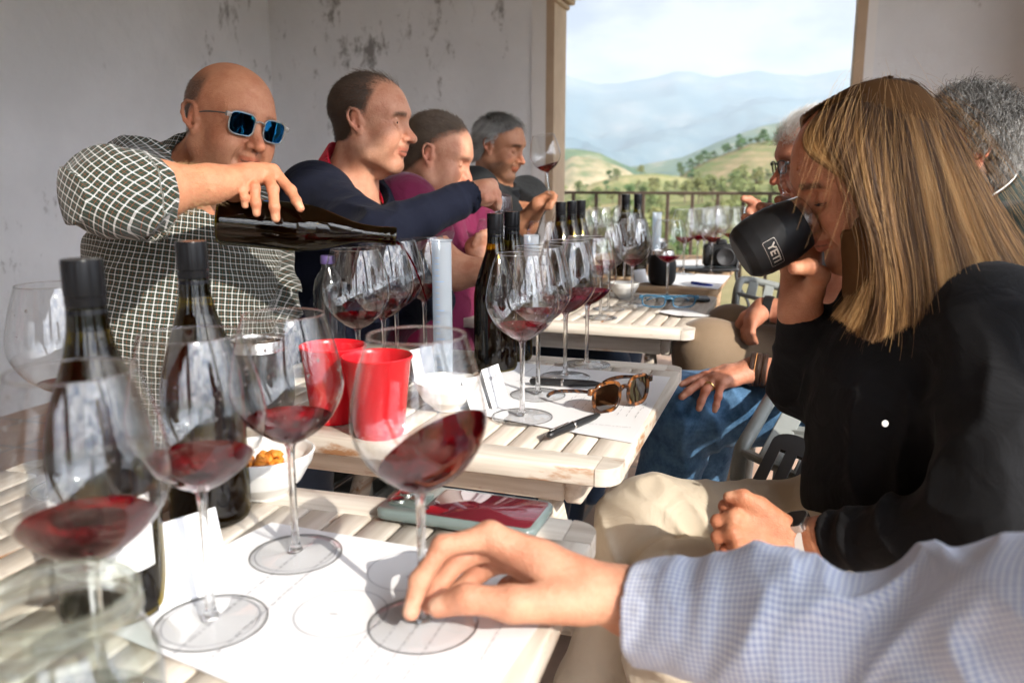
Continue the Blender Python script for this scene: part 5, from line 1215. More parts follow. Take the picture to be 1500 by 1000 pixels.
# ------------------------------------------------------------------ heads, hands
def rot_head(yaw, pitch, roll):
    """columns: forward, left, up. yaw 0 faces +X, positive turns away from the camera; pitch > 0 looks down; roll > 0 tips the crown to the wearer's right"""
    cy_, sy = math.cos(yaw), math.sin(yaw); f = np.array([cy_, sy, 0]); l = np.array([-sy, cy_, 0]); u = np.array([0, 0, 1.])
    f, u = f * math.cos(pitch) - u * math.sin(pitch), u * math.cos(pitch) + f * math.sin(pitch)
    l, u = l * math.cos(roll) + u * math.sin(roll), u * math.cos(roll) - l * math.sin(roll)
    return np.array([f, l, u]).T
class Head:
    def __init__(s, c, M, sc_=1.0, eyes='open', fat=0.0, mouth=0.0, nose=1.0, jaw=1.0, brow=1.0, ears=True):
        s.ears = ears
        s.c = np.array(c, float); s.M = M; s.k = sc_; s.eyes = eyes; s.fat = fat; s.mouth = mouth; s.nose = nose; s.jaw = jaw; s.brow = brow
    def w(s, p): return s.c + s.M @ (np.array(p, float) * s.k)
    def local(s, Pn): return (Pn - s.c) @ s.M / s.k
    def add(s, S, neck_to, neck_r=.056):
        w, k, M = s.w, s.k, s.M; E = lambda c, r, kk, sub=False, R_=None: S.ell(w(c), np.array(r) * k, M if R_ is None else M @ R_, kk * k, sub)
        C = lambda a, b, ra, rb, kk, sub=False: S.cone(w(a), w(b), ra * k, rb * k, kk * k, sub)
        f = s.fat
        E((-.014, 0, .047), (.097, .077, .084), .02)
        E((.028, 0, .035), (.066, .066, .072), .03)
        E((.035, 0, -.03), (.052, .058 + f, .072), .03)
        for y in (1, -1):
            C((-.002, y * (.058 + f * .8), -.035), (.016, y * (.052 + f), -.066), .017, .018, .03)
            C((.016, y * (.052 + f), -.066), (.066, y * .020, -.092 * s.jaw - .002), .017 + f * .3, .016, .025)
        E((.066, 0, -.090 * s.jaw), (.024, .027, .020), .022)           # chin
        C((.076, -.022, .036), (.076, .022, .036), .013 * s.brow, .013 * s.brow, .03)
        for y in (1, -1):
            C((.080, y * .012, .0335), (.066, y * .047, .034), .0095 * s.brow, .008, .018)      # brow ridge
            E((.062, y * .040, -.017), (.026, .022 + f * .5, .020), .025)     # cheek bone
            E((.056, y * .040, -.045), (.026, .022 + f, .026), .03)
            E((.098, y * .033, .012), (.023, .020, .0145), .014, True)            # eye socket
        if f > .004: E((.045, 0, -.094), (.045, .045, .022), .03)
        # nose
        n = s.nose
        C((.082, 0, .022), (.102 + .004 * n, 0, -.014), .0072, .0088, .014)
        C((.100, 0, -.010), (.1085 + .006 * n, 0, -.0235), .0082, .0100 * n, .009)
        for y in (1, -1):
            E((.0985, y * .0125 * n, -.0265), (.0115, .0068, .0078), .007)
            E((.1030, y * .0068, -.0345), (.0045, .0036, .0035), .003, True)
        E((.088, 0, -.044), (.016, .022, .014), .012)
        # mouth
        mo = s.mouth
        for y in (1, -1):
            C((.0965, 0, -.0518), (.0860, y * .023, -.0555), .0042, .0024, .006)
            C((.0935, 0, -.0605 - mo), (.0838, y * .021, -.0575 - mo * .3), .0052, .0026, .007)
            E((.085, y * .029, -.056), (.006, .005, .007), .008, True)
        C((.104, -.006, -.0558 - mo * .45), (.104, .006, -.0558 - mo * .45), .0010 + mo * .45, .0010 + mo * .45, .0022, True)
        for y in (1, -1): C((.1035, y * .006, -.0558 - mo * .45), (.0915, y * .022, -.0568 - mo * .2), .0012 + mo * .42, .0009, .0022, True)
        for y in (1, -1):      # folds from the nose to the mouth corners, and under the eyes
            C((.094, y * .019, -.026), (.087, y * .030, -.044), .0012, .0012, .006, True); C((.087, y * .030, -.044), (.080, y * .034, -.060), .0012, .0010, .006, True)
            C((.085, y * .022, -.004), (.076, y * .044, -.006), .0010, .0008, .006, True)
            C((.068, y * .054, .010), (.058, y * .060, .016), .0006, .0005, .004, True); C((.068, y * .054, .006), (.058, y * .060, .004), .0006, .0005, .004, True)
        for z in (.058, .068, .078): C((.094 - (z - .05) * .35, -.03, z), (.094 - (z - .05) * .35, .03, z), .0004, .0004, .004, True)
        # eyes and lids
        for y in (1, -1):
            ec = np.array((.0715, y * .0325, .011)); E(ec, (.0128, .0128, .0128), .0025)
            if s.eyes == 'closed':
                C(ec + (.0125, -.012 , -.0045), ec + (.0125, .012, -.0045), .0016, .0016, .004)
                E(ec + (.001, 0, .001), (.0136, .0142, .0122), .004)
            else:
                for sg, dz in ((1, .0078), (-1, -.0082)):
                    a = ec + (.0078, -.0135, .001); b = ec + (.0118, 0, dz); c = ec + (.0078, .0135, .001)
                    C(a, (a + b) / 2 + (.0016, 0, sg * .0022), .0016, .0026, .003); C((a + b) / 2 + (.0016, 0, sg * .0022), (b + c) / 2 + (.0016, 0, sg * .0022), .0026, .0026, .003); C((b + c) / 2 + (.0016, 0, sg * .0022), c, .0026, .0016, .003)
        # ears
        for y in ((1, -1) if s.ears else ()):
            c = np.array((-.006, y * (.0735 + f * .3), .004)); a_ = R(14)
            def Qe(x, yy, z): return c + (x * math.cos(a_) + z * math.sin(a_) * -1 * -.0, yy * y + abs(min(x, 0)) * .16 * y, z + 0) + np.array([-z * .22, y * (.004 if x < -.006 else 0), 0])
            C(Qe(.006, -.004, .0), Qe(-.002, .002, .0), .013, .010, .006)
            ring_ = [(.010, .003, .012), (.010, .004, .022), (.003, .006, .030), (-.008, .008, .030), (-.0155, .010, .020), (-.0165, .010, .006), (-.012, .008, -.008), (-.005, .005, -.018), (.003, .003, -.025), (.008, .002, -.020), (.009, .001, -.012)]
            rr = [.0036, .0036, .0038, .0040, .0040, .0038, .0036, .0042, .0062, .0045, .0035]
            for i in range(len(ring_) - 1): C(Qe(*ring_[i]), Qe(*ring_[i + 1]), rr[i], rr[i + 1], .0035)
            E(Qe(-.004, .003, .008), (.0125, .0035, .021), .003)
            E(Qe(.001, .0095, .000), (.0068, .0062, .0100), .003, True)
            E(Qe(-.0055, .0125, .018), (.0055, .0045, .0070), .003, True)
        # neck
        S.cone(w((-.030, 0, -.045)), neck_to, neck_r * .96 * k, neck_r * 1.03, .03)
        for y in (1, -1): S.cone(w((-.012, y * .050, -.05)), np.array(neck_to) + s.M @ np.array([.045, y * .012, -.02]), .011 * k, .013, .03)
        E((.035, 0, -.115), (.013, .012, .014), .025)
    def masks(s, v, brow=1.0, stubble=0.0, scalp=None, reds=1.0):
        p = s.local(v); x, y, z = p.T; ay = np.abs(y); inh = (np.linalg.norm(p, axis=1) < .16) & (z > -.13)
        g = lambda c, r: np.exp(-(((p - np.array(c)) / np.array(r)) ** 2).sum(1))
        ga = lambda c, r: np.exp(-(((np.stack([x, ay, z], 1) - np.array(c)) / np.array(r)) ** 2).sum(1))
        sm = lambda a, b, t: np.clip((t - a) / (b - a), 0, 1)
        lip = ((x > .078) & (ay < .0255)) * sm(.0125, .0088, np.abs(z + .0565 + s.mouth * .4) * (1 + 8 * ay) - 0 + s.mouth * -.3) * sm(.084, .089, x)
        brow_m = sm(.0085, .003, np.abs(z - (.0335 - .22 * np.maximum(ay - .030, 0) + .02 * (ay - .03)))) * sm(.010, .017, ay) * sm(.056, .046, ay) * (x > .06) * brow
        stub = sm(-.030, -.045, z + .35 * np.clip(.06 - x, 0, .1)) * sm(-.02, .02, x) * (1 - np.clip(lip * 2, 0, 1)) * sm(-.118, -.100, z) * stubble
        stub = np.maximum(stub, ga((.099, .008, -.043), (.012, .016, .005)) * stubble)
        nos = ga((.104, .0065, -.0355), (.005, .004, .004)) * .8
        mouth = ((np.abs(z + .0562 + s.mouth * .45) < .0012 + s.mouth * .5) & (ay < .021) & (x > .085) & (x < .1025)) * .8
        dark = np.clip(np.maximum.reduce([brow_m, stub, nos, mouth]), 0, 1)
        if scalp is not None: dark = np.maximum(dark, scalp(p))
        if s.eyes == 'closed': dark = np.maximum(dark, ga((.083, .0325, .0055), (.006, .012, .0015)) * .8)
        red = np.clip(ga((.108, 0, -.02), (.02, .018, .018)) + ga((.06, .048, -.02), (.03, .02, .02)) * .6 + ga((-.01, .085, .0), (.022, .014, .035)) * .8, 0, 1) * reds
        ih = inh.astype(float)
        return {'lip': lip * ih, 'dark': dark * ih, 'red': red * ih}
    def eyeballs(s, parent, iris=(.09, .05, .02), look=(0, 0)):
        for y in (1, -1):
            c = s.w((.0715, y * .0325, .011)); f = s.M @ np.array([1, math.tan(look[0]), math.tan(look[1])]); F = frame_from(f); r = .0131 * s.k
            mb = MB(); th = np.linspace(0, 1.9, 22); mb.lathe([(r * math.sin(t), r * math.cos(t)) for t in th][::-1], 28, c, F); eb = mb.build('eye', M_['eye_white'], parent, ang=180)
            mb = MB(); mb.lathe([(.0058 * s.k, .0119 * s.k + .0001), (.003 * s.k, .0130 * s.k), (0, .0134 * s.k)], 24, c, F); mb.build('iris', M_['iris'], eb, ang=180)
            mb = MB(); mb.lathe([(.0026 * s.k, .01315 * s.k + .0002), (0, .0136 * s.k)], 16, c, F); mb.build('pupil', M_['pupil'], eb, ang=180)
M_['eye_white'] = simple('eye_white', (.62, .57, .53), .12); M_['iris'] = simple('brown_iris', (.06, .03, .012), .1); M_['pupil'] = simple('pupil', (.004, .004, .004), .05)

FR = (.0098, .0088, .0080, .0068)
class Hand:
    """fingers given as lists of joint points (knuckle, middle joint, end joint, tip)"""
    def __init__(s, wrist, fingers, thumb, s_=1.0, wrist_r=(.026, .021), wdir=None, palm_n=None): 
        s.w = np.array(wrist, float); s.f = [[np.array(q, float) for q in f] for f in fingers]; s.t = [np.array(q, float) for q in thumb]; s.k = s_; s.nails = []; s.pn = palm_n
    def add(s, S):
        k = s.k; mc = [f[0] for f in s.f]
        n = np.cross(mc[0] - mc[-1], s.w - mc[1]); n /= np.linalg.norm(n)
        for i, f in enumerate(s.f):
            side = (mc[0] - mc[-1]) * (.5 - i / 3.) * .42
            ws = s.w + side
            S.cone(ws, f[0] - (f[0] - ws) * .08, .0155 * k, .0118 * k, .016 * k)
        S.ell((s.w + sum(mc) / 4) / 2, np.array([.036, .036, .017]) * k, None, .02 * k) if False else None
        for i in range(3): S.cone((s.w * .35 + mc[i] * .65), (s.w * .35 + mc[i + 1] * .65), .0125 * k, .0125 * k, .012 * k)
        for i, f in enumerate(s.f):
            q = (1.0, 1.04, .98, .84)[i] * k; kk = .0045 * k
            g0 = f[0] + (f[1] - f[0]) * .28
            S.cone(f[0], g0, FR[0] * q * 1.08, FR[0] * q * 1.0, .008 * k); S.cone(g0, f[1], FR[0] * q * .97, FR[1] * q * .97, .0025 * k)
            S.ell(f[1], np.full(3, FR[1] * q * 1.06), None, .004 * k); S.cone(f[1], f[2], FR[1] * q * .97, FR[2] * q * .96, .0022 * k); S.ell(f[2], np.full(3, FR[2] * q * 1.04), None, .003 * k); S.cone(f[2], f[3], FR[2] * q * .98, FR[3] * q, .0022 * k)
            if s.pn is not None:
                n_ = np.array(s.pn, float); n_ /= np.linalg.norm(n_); ws = s.w + (mc[0] - mc[-1]) * (.5 - i / 3.) * .42
                S.ell(f[0] + n_ * .0045 * k, np.full(3, .0092 * k), None, .006 * k)
                S.cone(ws * .6 + f[0] * .4 + n_ * .0125 * k, f[0] * .96 + ws * .04 + n_ * .0105 * k, .0016 * k, .0026 * k, .005 * k)
        t = s.t
        S.cone(t[0], t[1], .0165 * k, .0135 * k, .02 * k); S.cone(t[1], t[2], .0122 * k, .0108 * k, .008 * k); S.cone(t[2], t[3], .0112 * k, .0086 * k, .005 * k)
        return s
    def nail_masks(s, v, dirs, S=None):
        """dirs: back-of-finger direction at each tip (fingers then thumb)"""
        m = np.zeros(len(v)); tips = [(f[2], f[3], (1, 1.04, .98, .84)[i] * .0068) for i, f in enumerate(s.f)] + [(s.t[2], s.t[3], .0086)]
        for (a, b, r), n in zip(tips, dirs):
            if n is None: continue
            n = np.array(n, float); d = (b - a) / np.linalg.norm(b - a); n -= d * (n @ d); n /= np.linalg.norm(n); sd = np.cross(d, n)
            q = v - (b + n * r * s.k * .75 - d * .0015); A, B, C = q @ d, q @ sd, q @ n
            m = np.maximum(m, np.clip(1.6 - np.maximum.reduce([np.abs(A) / .0068, np.abs(B) / .0060, np.abs(C) / .006]) * 1.3, 0, 1))
        return m
def seg_uv(v, bones):
    """cloth coordinates from the nearest bone: (round * radius, along). bones: (a, b, radius, ref vector)"""
    best = np.full(len(v), 1e9); uv = np.zeros((len(v), 3)); off = 0
    for a, b, r, ref in bones:
        planar = r < 0; r = abs(r); a, b = np.array(a, float), np.array(b, float); d = b - a; ln = np.linalg.norm(d); d /= ln; q = v - a; h = np.clip(q @ d, 0, ln); dist = np.linalg.norm(q - h[:, None] * d, axis=1) - r
        x = np.array(ref, float); x -= d * (x @ d); x /= np.linalg.norm(x); y = np.cross(d, x); th = np.arctan2(q @ y, q @ x); k = dist < best
        if planar: tc_ = -np.array([0, cP, -sP]); x = np.array(ref, float); x -= tc_ * (x @ tc_); x /= np.linalg.norm(x); uu = np.cross(x, tc_); uv[k] = np.stack([q @ x + off, q @ uu + off, 0 * th], 1)[k]
        else: uv[k] = np.stack([th * r * 1.05 + off, q @ d + off * 1.7, 0 * th], 1)[k]
        best = np.minimum(best, dist); off += .37
    return uv
def wrinkle(center, axis, amp, freq, seed, fall=.12, warp=2.2, sharp=1.0):
    """soft folds: ridged noise stretched along an axis, strongest near center"""
    axis = np.array(axis, float); axis /= np.linalg.norm(axis); c = np.array(center, float)
    def f(Pn, d):
        m = np.abs(d) < .03; 
        if not m.any(): return d
        q = Pn[m] - c; al = q @ axis; pe = q - np.outer(al, axis)
        n = vnoise(np.stack([al * freq, pe[:, 0] * freq * .32, pe[:, 2] * freq * .32 + pe[:, 1] * freq * .3], 1) + warp * (vnoise(q * freq * .35, seed + 5)[:, None]), seed)
        rdg = (1 - 2 * np.abs(n - .5)) ** 3.0 * 1.5 * sharp + .5 * (n - .5)
        fa = np.exp(-(np.linalg.norm(q, axis=1) / fall) ** 2); out = d.copy(); out[m] = d[m] - 1.45 * amp * (rdg - .45) * fa; return out
    return f
def cut(p, n, k=.002):
    """removes everything on the side n points to"""
    p = np.array(p, float); n = np.array(n, float); n /= np.linalg.norm(n)
    return lambda Pn, d: smax(d, (Pn - p) @ n, k)
def cut_local(p, n, rad, k=.002):
    """the same cut, but only within a ball of radius rad round p"""
    p = np.array(p, float); n = np.array(n, float); n /= np.linalg.norm(n)
    def f(Pn, d):
        q = Pn - p; pl = q @ n; near = np.linalg.norm(q, axis=1) < rad; return np.where(near, smax(d, pl, k), d)
    return f
def hair_cap(head, region, thick=.008, name='hair', mat_=None, parent=None, h=.003, n=5000, length=.02, seg=5, comb=(-1, 0, -.2), radius=.00022, curl=0, lift=.35, tone_var=.5, seed=1, gravity=.0, curl_r=.006, tone_f=None, skullr=0):
    """short hair: strands rooted on the skull where region(p) > 0 and laid along a combing direction"""
    rs = np.random.RandomState(seed); k = head.k; d = rs.randn(n * 4, 3); d /= np.linalg.norm(d, axis=1)[:, None]
    S = Sdf(); S.ell((-.014, 0, .047), (.097, .077, .084), None, .02); S.ell((.028, 0, .035), (.066, .066, .072), None, .03); S.ell((.0, 0, -.01), (.062, .062, .06), None, .03)
    S.cone((-.030, 0, -.03), (-.04, 0, -.12), .054, .054, .03)
    c0 = np.array([-.005, 0, .03]); t = np.full(len(d), .05)
    # some roots lower, round the nape
    c0s = np.tile(c0, (len(d), 1)); c0s[::3, 2] -= .05 * rs.rand(len(c0s[::3]))
    for _ in range(22): t = t - S.eval(c0s + d * t[:, None]) * .9 if False else t + (-S.eval(c0s + d * t[:, None])) * .9
    p = c0s + d * t[:, None]; w = region(p); keep = (rs.rand(len(p)) < np.clip(w, 0, 1)); p = p[keep][:n]; d = d[keep][:n]; w = w[keep][:n]
    e = 1e-3; nr = np.stack([S.eval(p + [e, 0, 0]) - S.eval(p - [e, 0, 0]), S.eval(p + [0, e, 0]) - S.eval(p - [0, e, 0]), S.eval(p + [0, 0, e]) - S.eval(p - [0, 0, e])], 1); nr /= np.linalg.norm(nr, axis=1)[:, None]
    cm = comb(p) if callable(comb) else np.tile(np.array(comb, float), (len(p), 1)); cm = cm - nr * (cm * nr).sum(1)[:, None]; cm /= np.linalg.norm(cm, axis=1)[:, None] + 1e-9
    cm = cm + rs.randn(len(p), 3) * (.3 if curl else .11); ln = length * (.7 + .45 * rs.rand(len(p)))[:, None] * np.clip(w, .35, 1)[:, None]
    tt = np.linspace(0, 1, seg); st = np.empty((len(p), seg, 3)); ph = rs.rand(len(p)) * 6.28; side = np.cross(nr, cm)
    for i, q in enumerate(tt):
        st[:, i] = p + nr * (-.002 + (lift * np.sin(min(q * 1.9, 1.57)) * ln + thick * .6 * q)) + cm * ln * q * .95 + np.array([0, 0, -gravity]) * q * q
        if curl: a = ph + q * curl; st[:, i] += (side * np.cos(a)[:, None] + nr * np.sin(a)[:, None]) * curl_r * min(1, q * 2.2)
    st = head.c + (st * k) @ head.M.T
    base = vnoise(p * 60, seed) * .6 + rs.rand(len(p)) * .4
    if tone_f is not None: base = np.clip(base + tone_f(p), 0, 1)
    return hair_curves(name, st, radius, mat_, parent, base)
# ------------------------------------------------------------------ people
SK = {'tan': skin_mat('skin_tan', (.50, .222, .122)), 'fair': skin_mat('skin_fair', (.52, .255, .158)), 'olive': skin_mat('skin_olive', (.41, .19, .105)), 'ruddy': skin_mat('skin_ruddy', (.52, .225, .138))}
def reg2(p):
    x, y, z = p.T; ay = np.abs(y); top = (z > .085) ; side = np.clip((.030 + .30 * (z - .06) - x) / .010, 0, 1) * np.clip((z - (-.045 + .75 * np.clip(x + .035, 0, .1))) / .01, 0, 1)
    bald = np.exp(-(((x - .045) / .05) ** 2 + (y / .045) ** 2)) * (z > .08); ear = ((x + .004) / .024) ** 2 + ((z - .002) / .034) ** 2 < 1
    return side * (1 - .55 * bald) * np.where(top & (x > .02), .5, 1) * np.where(ear & (ay > .06), 0, 1)
def reg3(p):
    x, y, z = p.T; ay = np.abs(y); side = np.clip((.050 + .55 * (z - .07) - x - .9 * np.clip(ay - .045, 0, .05)) / .030, 0, 1) * np.clip((z - (-.055 + .9 * np.clip(x + .035, 0, .1))) / .01, 0, 1)
    ear = ((x + .004) / .022) ** 2 + ((z - .002) / .032) ** 2 < 1; return side * np.where(ear & (ay > .06), 0, 1)
def reg4(p):
    x, y, z = p.T; ay = np.abs(y); side = np.clip((.067 + .35 * (z - .09) - x - .9 * np.clip(ay - .05, 0, .05)) / .028, 0, 1) * np.clip((z - (-.055 + 1.0 * np.clip(x + .03, 0, .1))) / .01, 0, 1); ear = ((x + .004) / .020) ** 2 + ((z - .0) / .030) ** 2 < 1; return side * np.where(ear & (ay > .06), 0, 1)
def regC(p):
    x, y, z = p.T; ay = np.abs(y); side = np.clip((.062 + .3 * (z - .09) - x - .8 * np.clip(ay - .05, 0, .05)) / .012, 0, 1) * np.clip((z - (-.075 + 1.0 * np.clip(x + .03, 0, .1))) / .01, 0, 1); ear = ((x + .004) / .018) ** 2 + ((z + .002) / .028) ** 2 < 1; return side * np.where(ear & (ay > .06), 0, 1)
def person(loc, label, grp='people seated round the tasting tables'):
    e = empty('person', (loc[0], loc[1], 0)); tag(e, label, 'person', grp); return e
def skeleton_torso(S, neck, chest, belly, pelvis, shs, r=1.0):
    S.cone(neck, chest, .05, .08 * r, .05); S.cone(chest, belly, .085 * r, .085 * r, .05); S.cone(belly, pelvis, .085 * r, .09 * r, .05)
    for sh in shs: S.cone(chest * .35 + neck * .65, sh, .045, .04, .05)
def shirt_torso(S, neck, chest, belly, pelvis, shs, rc=.135, rb=.14, rp=.15, rs_=.068, flat=None, k=.07):
    top = neck * .62 + chest * .38
    S.cone(top, chest, .085, rc, k, flat=flat); S.cone(chest, belly, rc, rb, k, flat=flat); S.cone(belly, pelvis, rb, rp, k, flat=flat)
    for sh in shs: S.cone(top, sh, .07, rs_, .06)
def body_mesh(S, parent, h, skin, heads=(), hands=(), clip=None, smooth=1, **mk):
    v, f = surface(S, h, clip=clip); at = {'lip': np.zeros(len(v)), 'dark': np.zeros(len(v)), 'red': np.zeros(len(v)), 'nail': np.zeros(len(v))}
    for hd in heads:
        for k_, a in hd.masks(v, **mk).items(): at[k_] = np.maximum(at[k_], a)
    for hand, dirs in hands:
        at['nail'] = np.maximum(at['nail'], hand.nail_masks(v, dirs))
        for q in [f_[1] for f_ in hand.f] + [hand.t[2]]: at['red'] = np.maximum(at['red'], .7 * np.exp(-(np.linalg.norm(v - q, axis=1) / .011) ** 2))
        for q in [f_[3] for f_ in hand.f] + [hand.t[3]]: at['red'] = np.maximum(at['red'], .6 * np.exp(-(np.linalg.norm(v - q, axis=1) / .014) ** 2))
    return to_mesh('body', v, f, skin, parent, at, smooth)
def PP(*t): return P(*t)
toc = -np.array([0, cP, -sP])     # towards the camera

# ---- bald man pouring
e1 = person(P(250, 600, 1.6), 'bald man in a green and white checked shirt and blue mirrored sunglasses tipping a bottle')
H1 = Head(P(334, 189, 1.50), rot_head(R(-38), R(8), R(-10)), .89, eyes='closed', fat=.002, mouth=.002, nose=1.15, brow=1.2)
nb = P(283, 268, 1.58); ch = P(270, 370, 1.58); be = P(258, 480, 1.56); pe = P(252, 600, 1.62)
shR = P(212, 266, 1.46); shL = P(372, 318, 1.76); elR = P(160, 286, 1.115); wrR = P(322, 268, 1.255)
elL = P(388, 440, 1.66); wrL = P(300, 650, 1.62)
hand1 = Hand(wrR, [[P(401, 252, 1.325), P(426, 279, 1.31), P(434, 294, 1.30), P(440, 305, 1.295)],
                   [P(388, 251, 1.315), P(400, 277, 1.285), P(402, 303, 1.275), P(404, 320, 1.28)],
                   [P(370, 252, 1.305), P(373, 276, 1.275), P(375, 298, 1.27), P(376, 312, 1.275)],
                   [P(350, 256, 1.295), P(355, 273, 1.27), P(358, 290, 1.265), P(359, 301, 1.27)]],
             [P(338, 275, 1.29), P(352, 300, 1.355), P(372, 312, 1.385), P(390, 318, 1.395)], 1.0, palm_n=toc + [0, 0, .9])
S = Sdf(); H1.add(S, nb, .062); skeleton_torso(S, nb, ch, be, pe, (shR, shL))
S.chain([shR, elR * .98 + shR * .02], [.045, .044], .03); fm = elR * .62 + wrR * .38
S.cone(elR, fm, .044, .0405, .03); S.cone(fm, wrR * .9 + elR * .1, .0405, .0265, .02); S.cone(wrR * .9 + elR * .1, wrR, .0265, .025, .02)
hand1.add(S); S.chain([shL, elL, wrL], [.045, .04, .028], .03)
hL = Hand(wrL, [[wrL + [.06, -.03 + .018 * k, -.03], wrL + [.09, -.03 + .018 * k, -.045], wrL + [.105, -.03 + .018 * k, -.055], wrL + [.115, -.03 + .018 * k, -.065]] for k in range(4)], [wrL + [.02, -.03, 0], wrL + [.04, -.045, -.01], wrL + [.055, -.05, -.02], wrL + [.07, -.05, -.03]])
hL.add(S)
def scalp1(p):   # shaved sides and back
    z = p[:, 2]; x = p[:, 0]; ay = np.abs(p[:, 1]); t = np.clip((.012 - x + .1 * (z - .04)) / .018, 0, 1) * np.clip((.105 - z) / .03, 0, 1) * np.clip((z + .035 - .0 * x) / .012, 0, 1)
    ear = np.exp(-(((x + .004) / .022) ** 2 + ((z - .0) / .030) ** 2)) * (ay > .066); return np.clip(t - 1.3 * ear, 0, 1) * .92 * (1 - np.clip((z - .0) * 0, 0, 1))
body_mesh(S, e1, .0024, SK['tan'], [H1], [(hand1, [toc + [.3, 0, .6], toc, toc, toc, None])], brow=.5, stubble=.15, scalp=scalp1)
hair_cap(H1, lambda p: scalp1(p) * 1.2, thick=.001, n=5000, length=.004, seg=3, mat_=hair_mat('cropped_brown_hair', (.13, .085, .06)), parent=e1, radius=.00016, comb=(-.4, 0, -.8), lift=.9)
def arm_hair(parent, a, b, ra, rb, n, ln, col, seed):
    rs = np.random.RandomState(seed); a, b = np.array(a), np.array(b); d = (b - a) / np.linalg.norm(b - a); F_ = frame_from(d); t = rs.rand(n); th = rs.rand(n) * 6.283; r = ra + (rb - ra) * t
    nn = np.cos(th)[:, None] * F_[:, 0] + np.sin(th)[:, None] * F_[:, 1]; p0 = a + (b - a) * t[:, None] + nn * (r[:, None] - .001); dr = d * .85 + nn * .35 + rs.randn(n, 3) * .25; q = np.linspace(0, 1, 5)
    st_ = p0[:, None] + dr[:, None] * q[None, :, None] * ln * (.6 + .6 * rs.rand(n))[:, None, None] - np.array([0, 0, .003]) * (q ** 2)[None, :, None]
    return hair_curves('arm_hair', st_, .00009, hair_mat('arm_hair', col), parent, rs.rand(n))
arm_hair(e1, fm * .75 + elR * .25, wrR * .92 + elR * .08, .0415, .027, 2600, .011, (.42, .26, .12), 2)
M_['plaid'] = check_mat('green_white_check', (.016, .030, .020), (.70, .68, .66), (.26, .07, .025), .0104, .080, .026, line_a=.92)
S = Sdf(); shirt_torso(S, nb, ch, be, pe, (shR, shL), .152, .158, .165, .066)
cuff = elR * .70 + wrR * .30
S.cone(shR, elR, .062, .052, .05); S.cone(elR, cuff, .052, .050, .03); S.cone(cuff + (elR - cuff) * .33, cuff, .0530, .0525, .006)
S.chain([shL, elL], [.07, .062], .05); S.cone(elL, elL * .25 + wrL * .75, .060, .045, .03)
ax_ = wrR - elR; ax_ /= np.linalg.norm(ax_)
nk = H1.w((-.03, 0, -.075)); nd = (nk - nb) / np.linalg.norm(nk - nb); S.cone(nb - nd * .02, nb + nd * .12, .084, .070, .02)
for q, (c_, ax2, am, fr, fa) in enumerate(((elR, ax_, .0075, 24, .14), (shR, elR - shR, .0075, 18, .14), (ch, (0, .3, 1), .005, 9, .22), (be, (.3, .3, 1), .006, 8, .25), (elL, (0, 0, 1), .008, 20, .15))): S.fn(wrinkle(c_, ax2, am, fr, q + 3, fa))
S.fn(cut_local(cuff + ax_ * .018, ax_, .11)); S.fn(cut_local(nb + nd * .050 , nd + np.array([.63, -.50, 0]), .125))
S.cone(nb - nd * .0, nb + nd * .14, .070, .064, .003, sub=True); S.cone(cuff - ax_ * .02, cuff + ax_ * .1, .047, .046, .002, sub=True)
v, f = surface(S, .0034); 
bones = [(shR, elR, -.074, (.8, -.1, -.55)), (elR, cuff, -.06, (.8, -.1, -.55)), (nb, pe, .16, (.5, .8, 0)), (shL, elL, -.07, (.3, 0, 1)), (elL, wrL, -.05, (.3, 0, 1)), (nb - nd * .02, nb + nd * .06, .075, (.4, .9, .2))]
to_mesh('checked_shirt', v, f, M_['plaid'], e1, {'cuv': seg_uv(v, bones)}, 1)
M_['blue_mirror'] = simple('blue_mirror_lens', (.03, .42, 1.0), .03, metal=1); M_['clear_frame'] = simple('clear_frame', (.62, .58, .52), .08, trans=.6); M_['grey_temple'] = simple('grey_temple', (.12, .11, .10), .25)
glasses('sunglasses', '', H1.w((.103, 0, .012)), H1.M[:, 1], H1.M[:, 2] + .10 * H1.M[:, 0], H1.M[:, 0], .050, .039, .017, 'clear_frame', 'blue_mirror', .0015, parent=e1, k=.7, temple=.108, tr='grey_temple', drop=.12)
S = Sdf(); S.cone(pe, P(420, 640, 1.5), .10, .085, .05); S.cone(pe, P(330, 660, 1.75), .10, .085, .05); a, b = P(420, 640, 1.5), P(330, 660, 1.75)
for q in (a, b): S.cone(q, np.array([q[0] + .05, q[1], .08]), .075, .05, .05)
v, f = surface(S, .007); M_['dark_denim'] = cloth_mat('dark_denim', (.04, .06, .10)); to_mesh('trousers', v, f, M_['dark_denim'], e1)

# ---- man in the navy sweater
e2 = person(P(490, 560, 1.95), 'man with receding brown hair, navy sweater and red collar reaching over the glasses')
H2 = Head(P(543, 186, 1.83), rot_head(R(-13), R(4), R(-3)), .875, eyes='open', mouth=.0022, nose=1.15, jaw=1.0)
nb = P(508, 283, 1.88); ch = P(500, 375, 1.93); be = P(492, 470, 1.9); pe = P(490, 560, 1.95); shR = P(462, 290, 1.76); shL = P(572, 305, 2.05); elR = P(555, 346, 1.55); wrR = P(697, 283, 1.66); elL = P(600, 440, 1.95); wrL = P(640, 440, 1.75)
hand2 = Hand(wrR, [[P(721, 270, 1.685), P(728, 284, 1.67), P(730, 296, 1.67), P(730, 304, 1.672)], [P(718, 272, 1.67), P(722, 289, 1.655), P(716, 296, 1.66), P(711, 297, 1.668)], [P(713, 275, 1.655), P(717, 291, 1.645), P(711, 297, 1.65), P(706, 296, 1.66)], [P(708, 279, 1.645), P(711, 292, 1.64), P(706, 297, 1.645), P(702, 294, 1.655)]], [P(703, 286, 1.69), P(712, 293, 1.71), P(720, 298, 1.705), P(726, 304, 1.695)], .98)
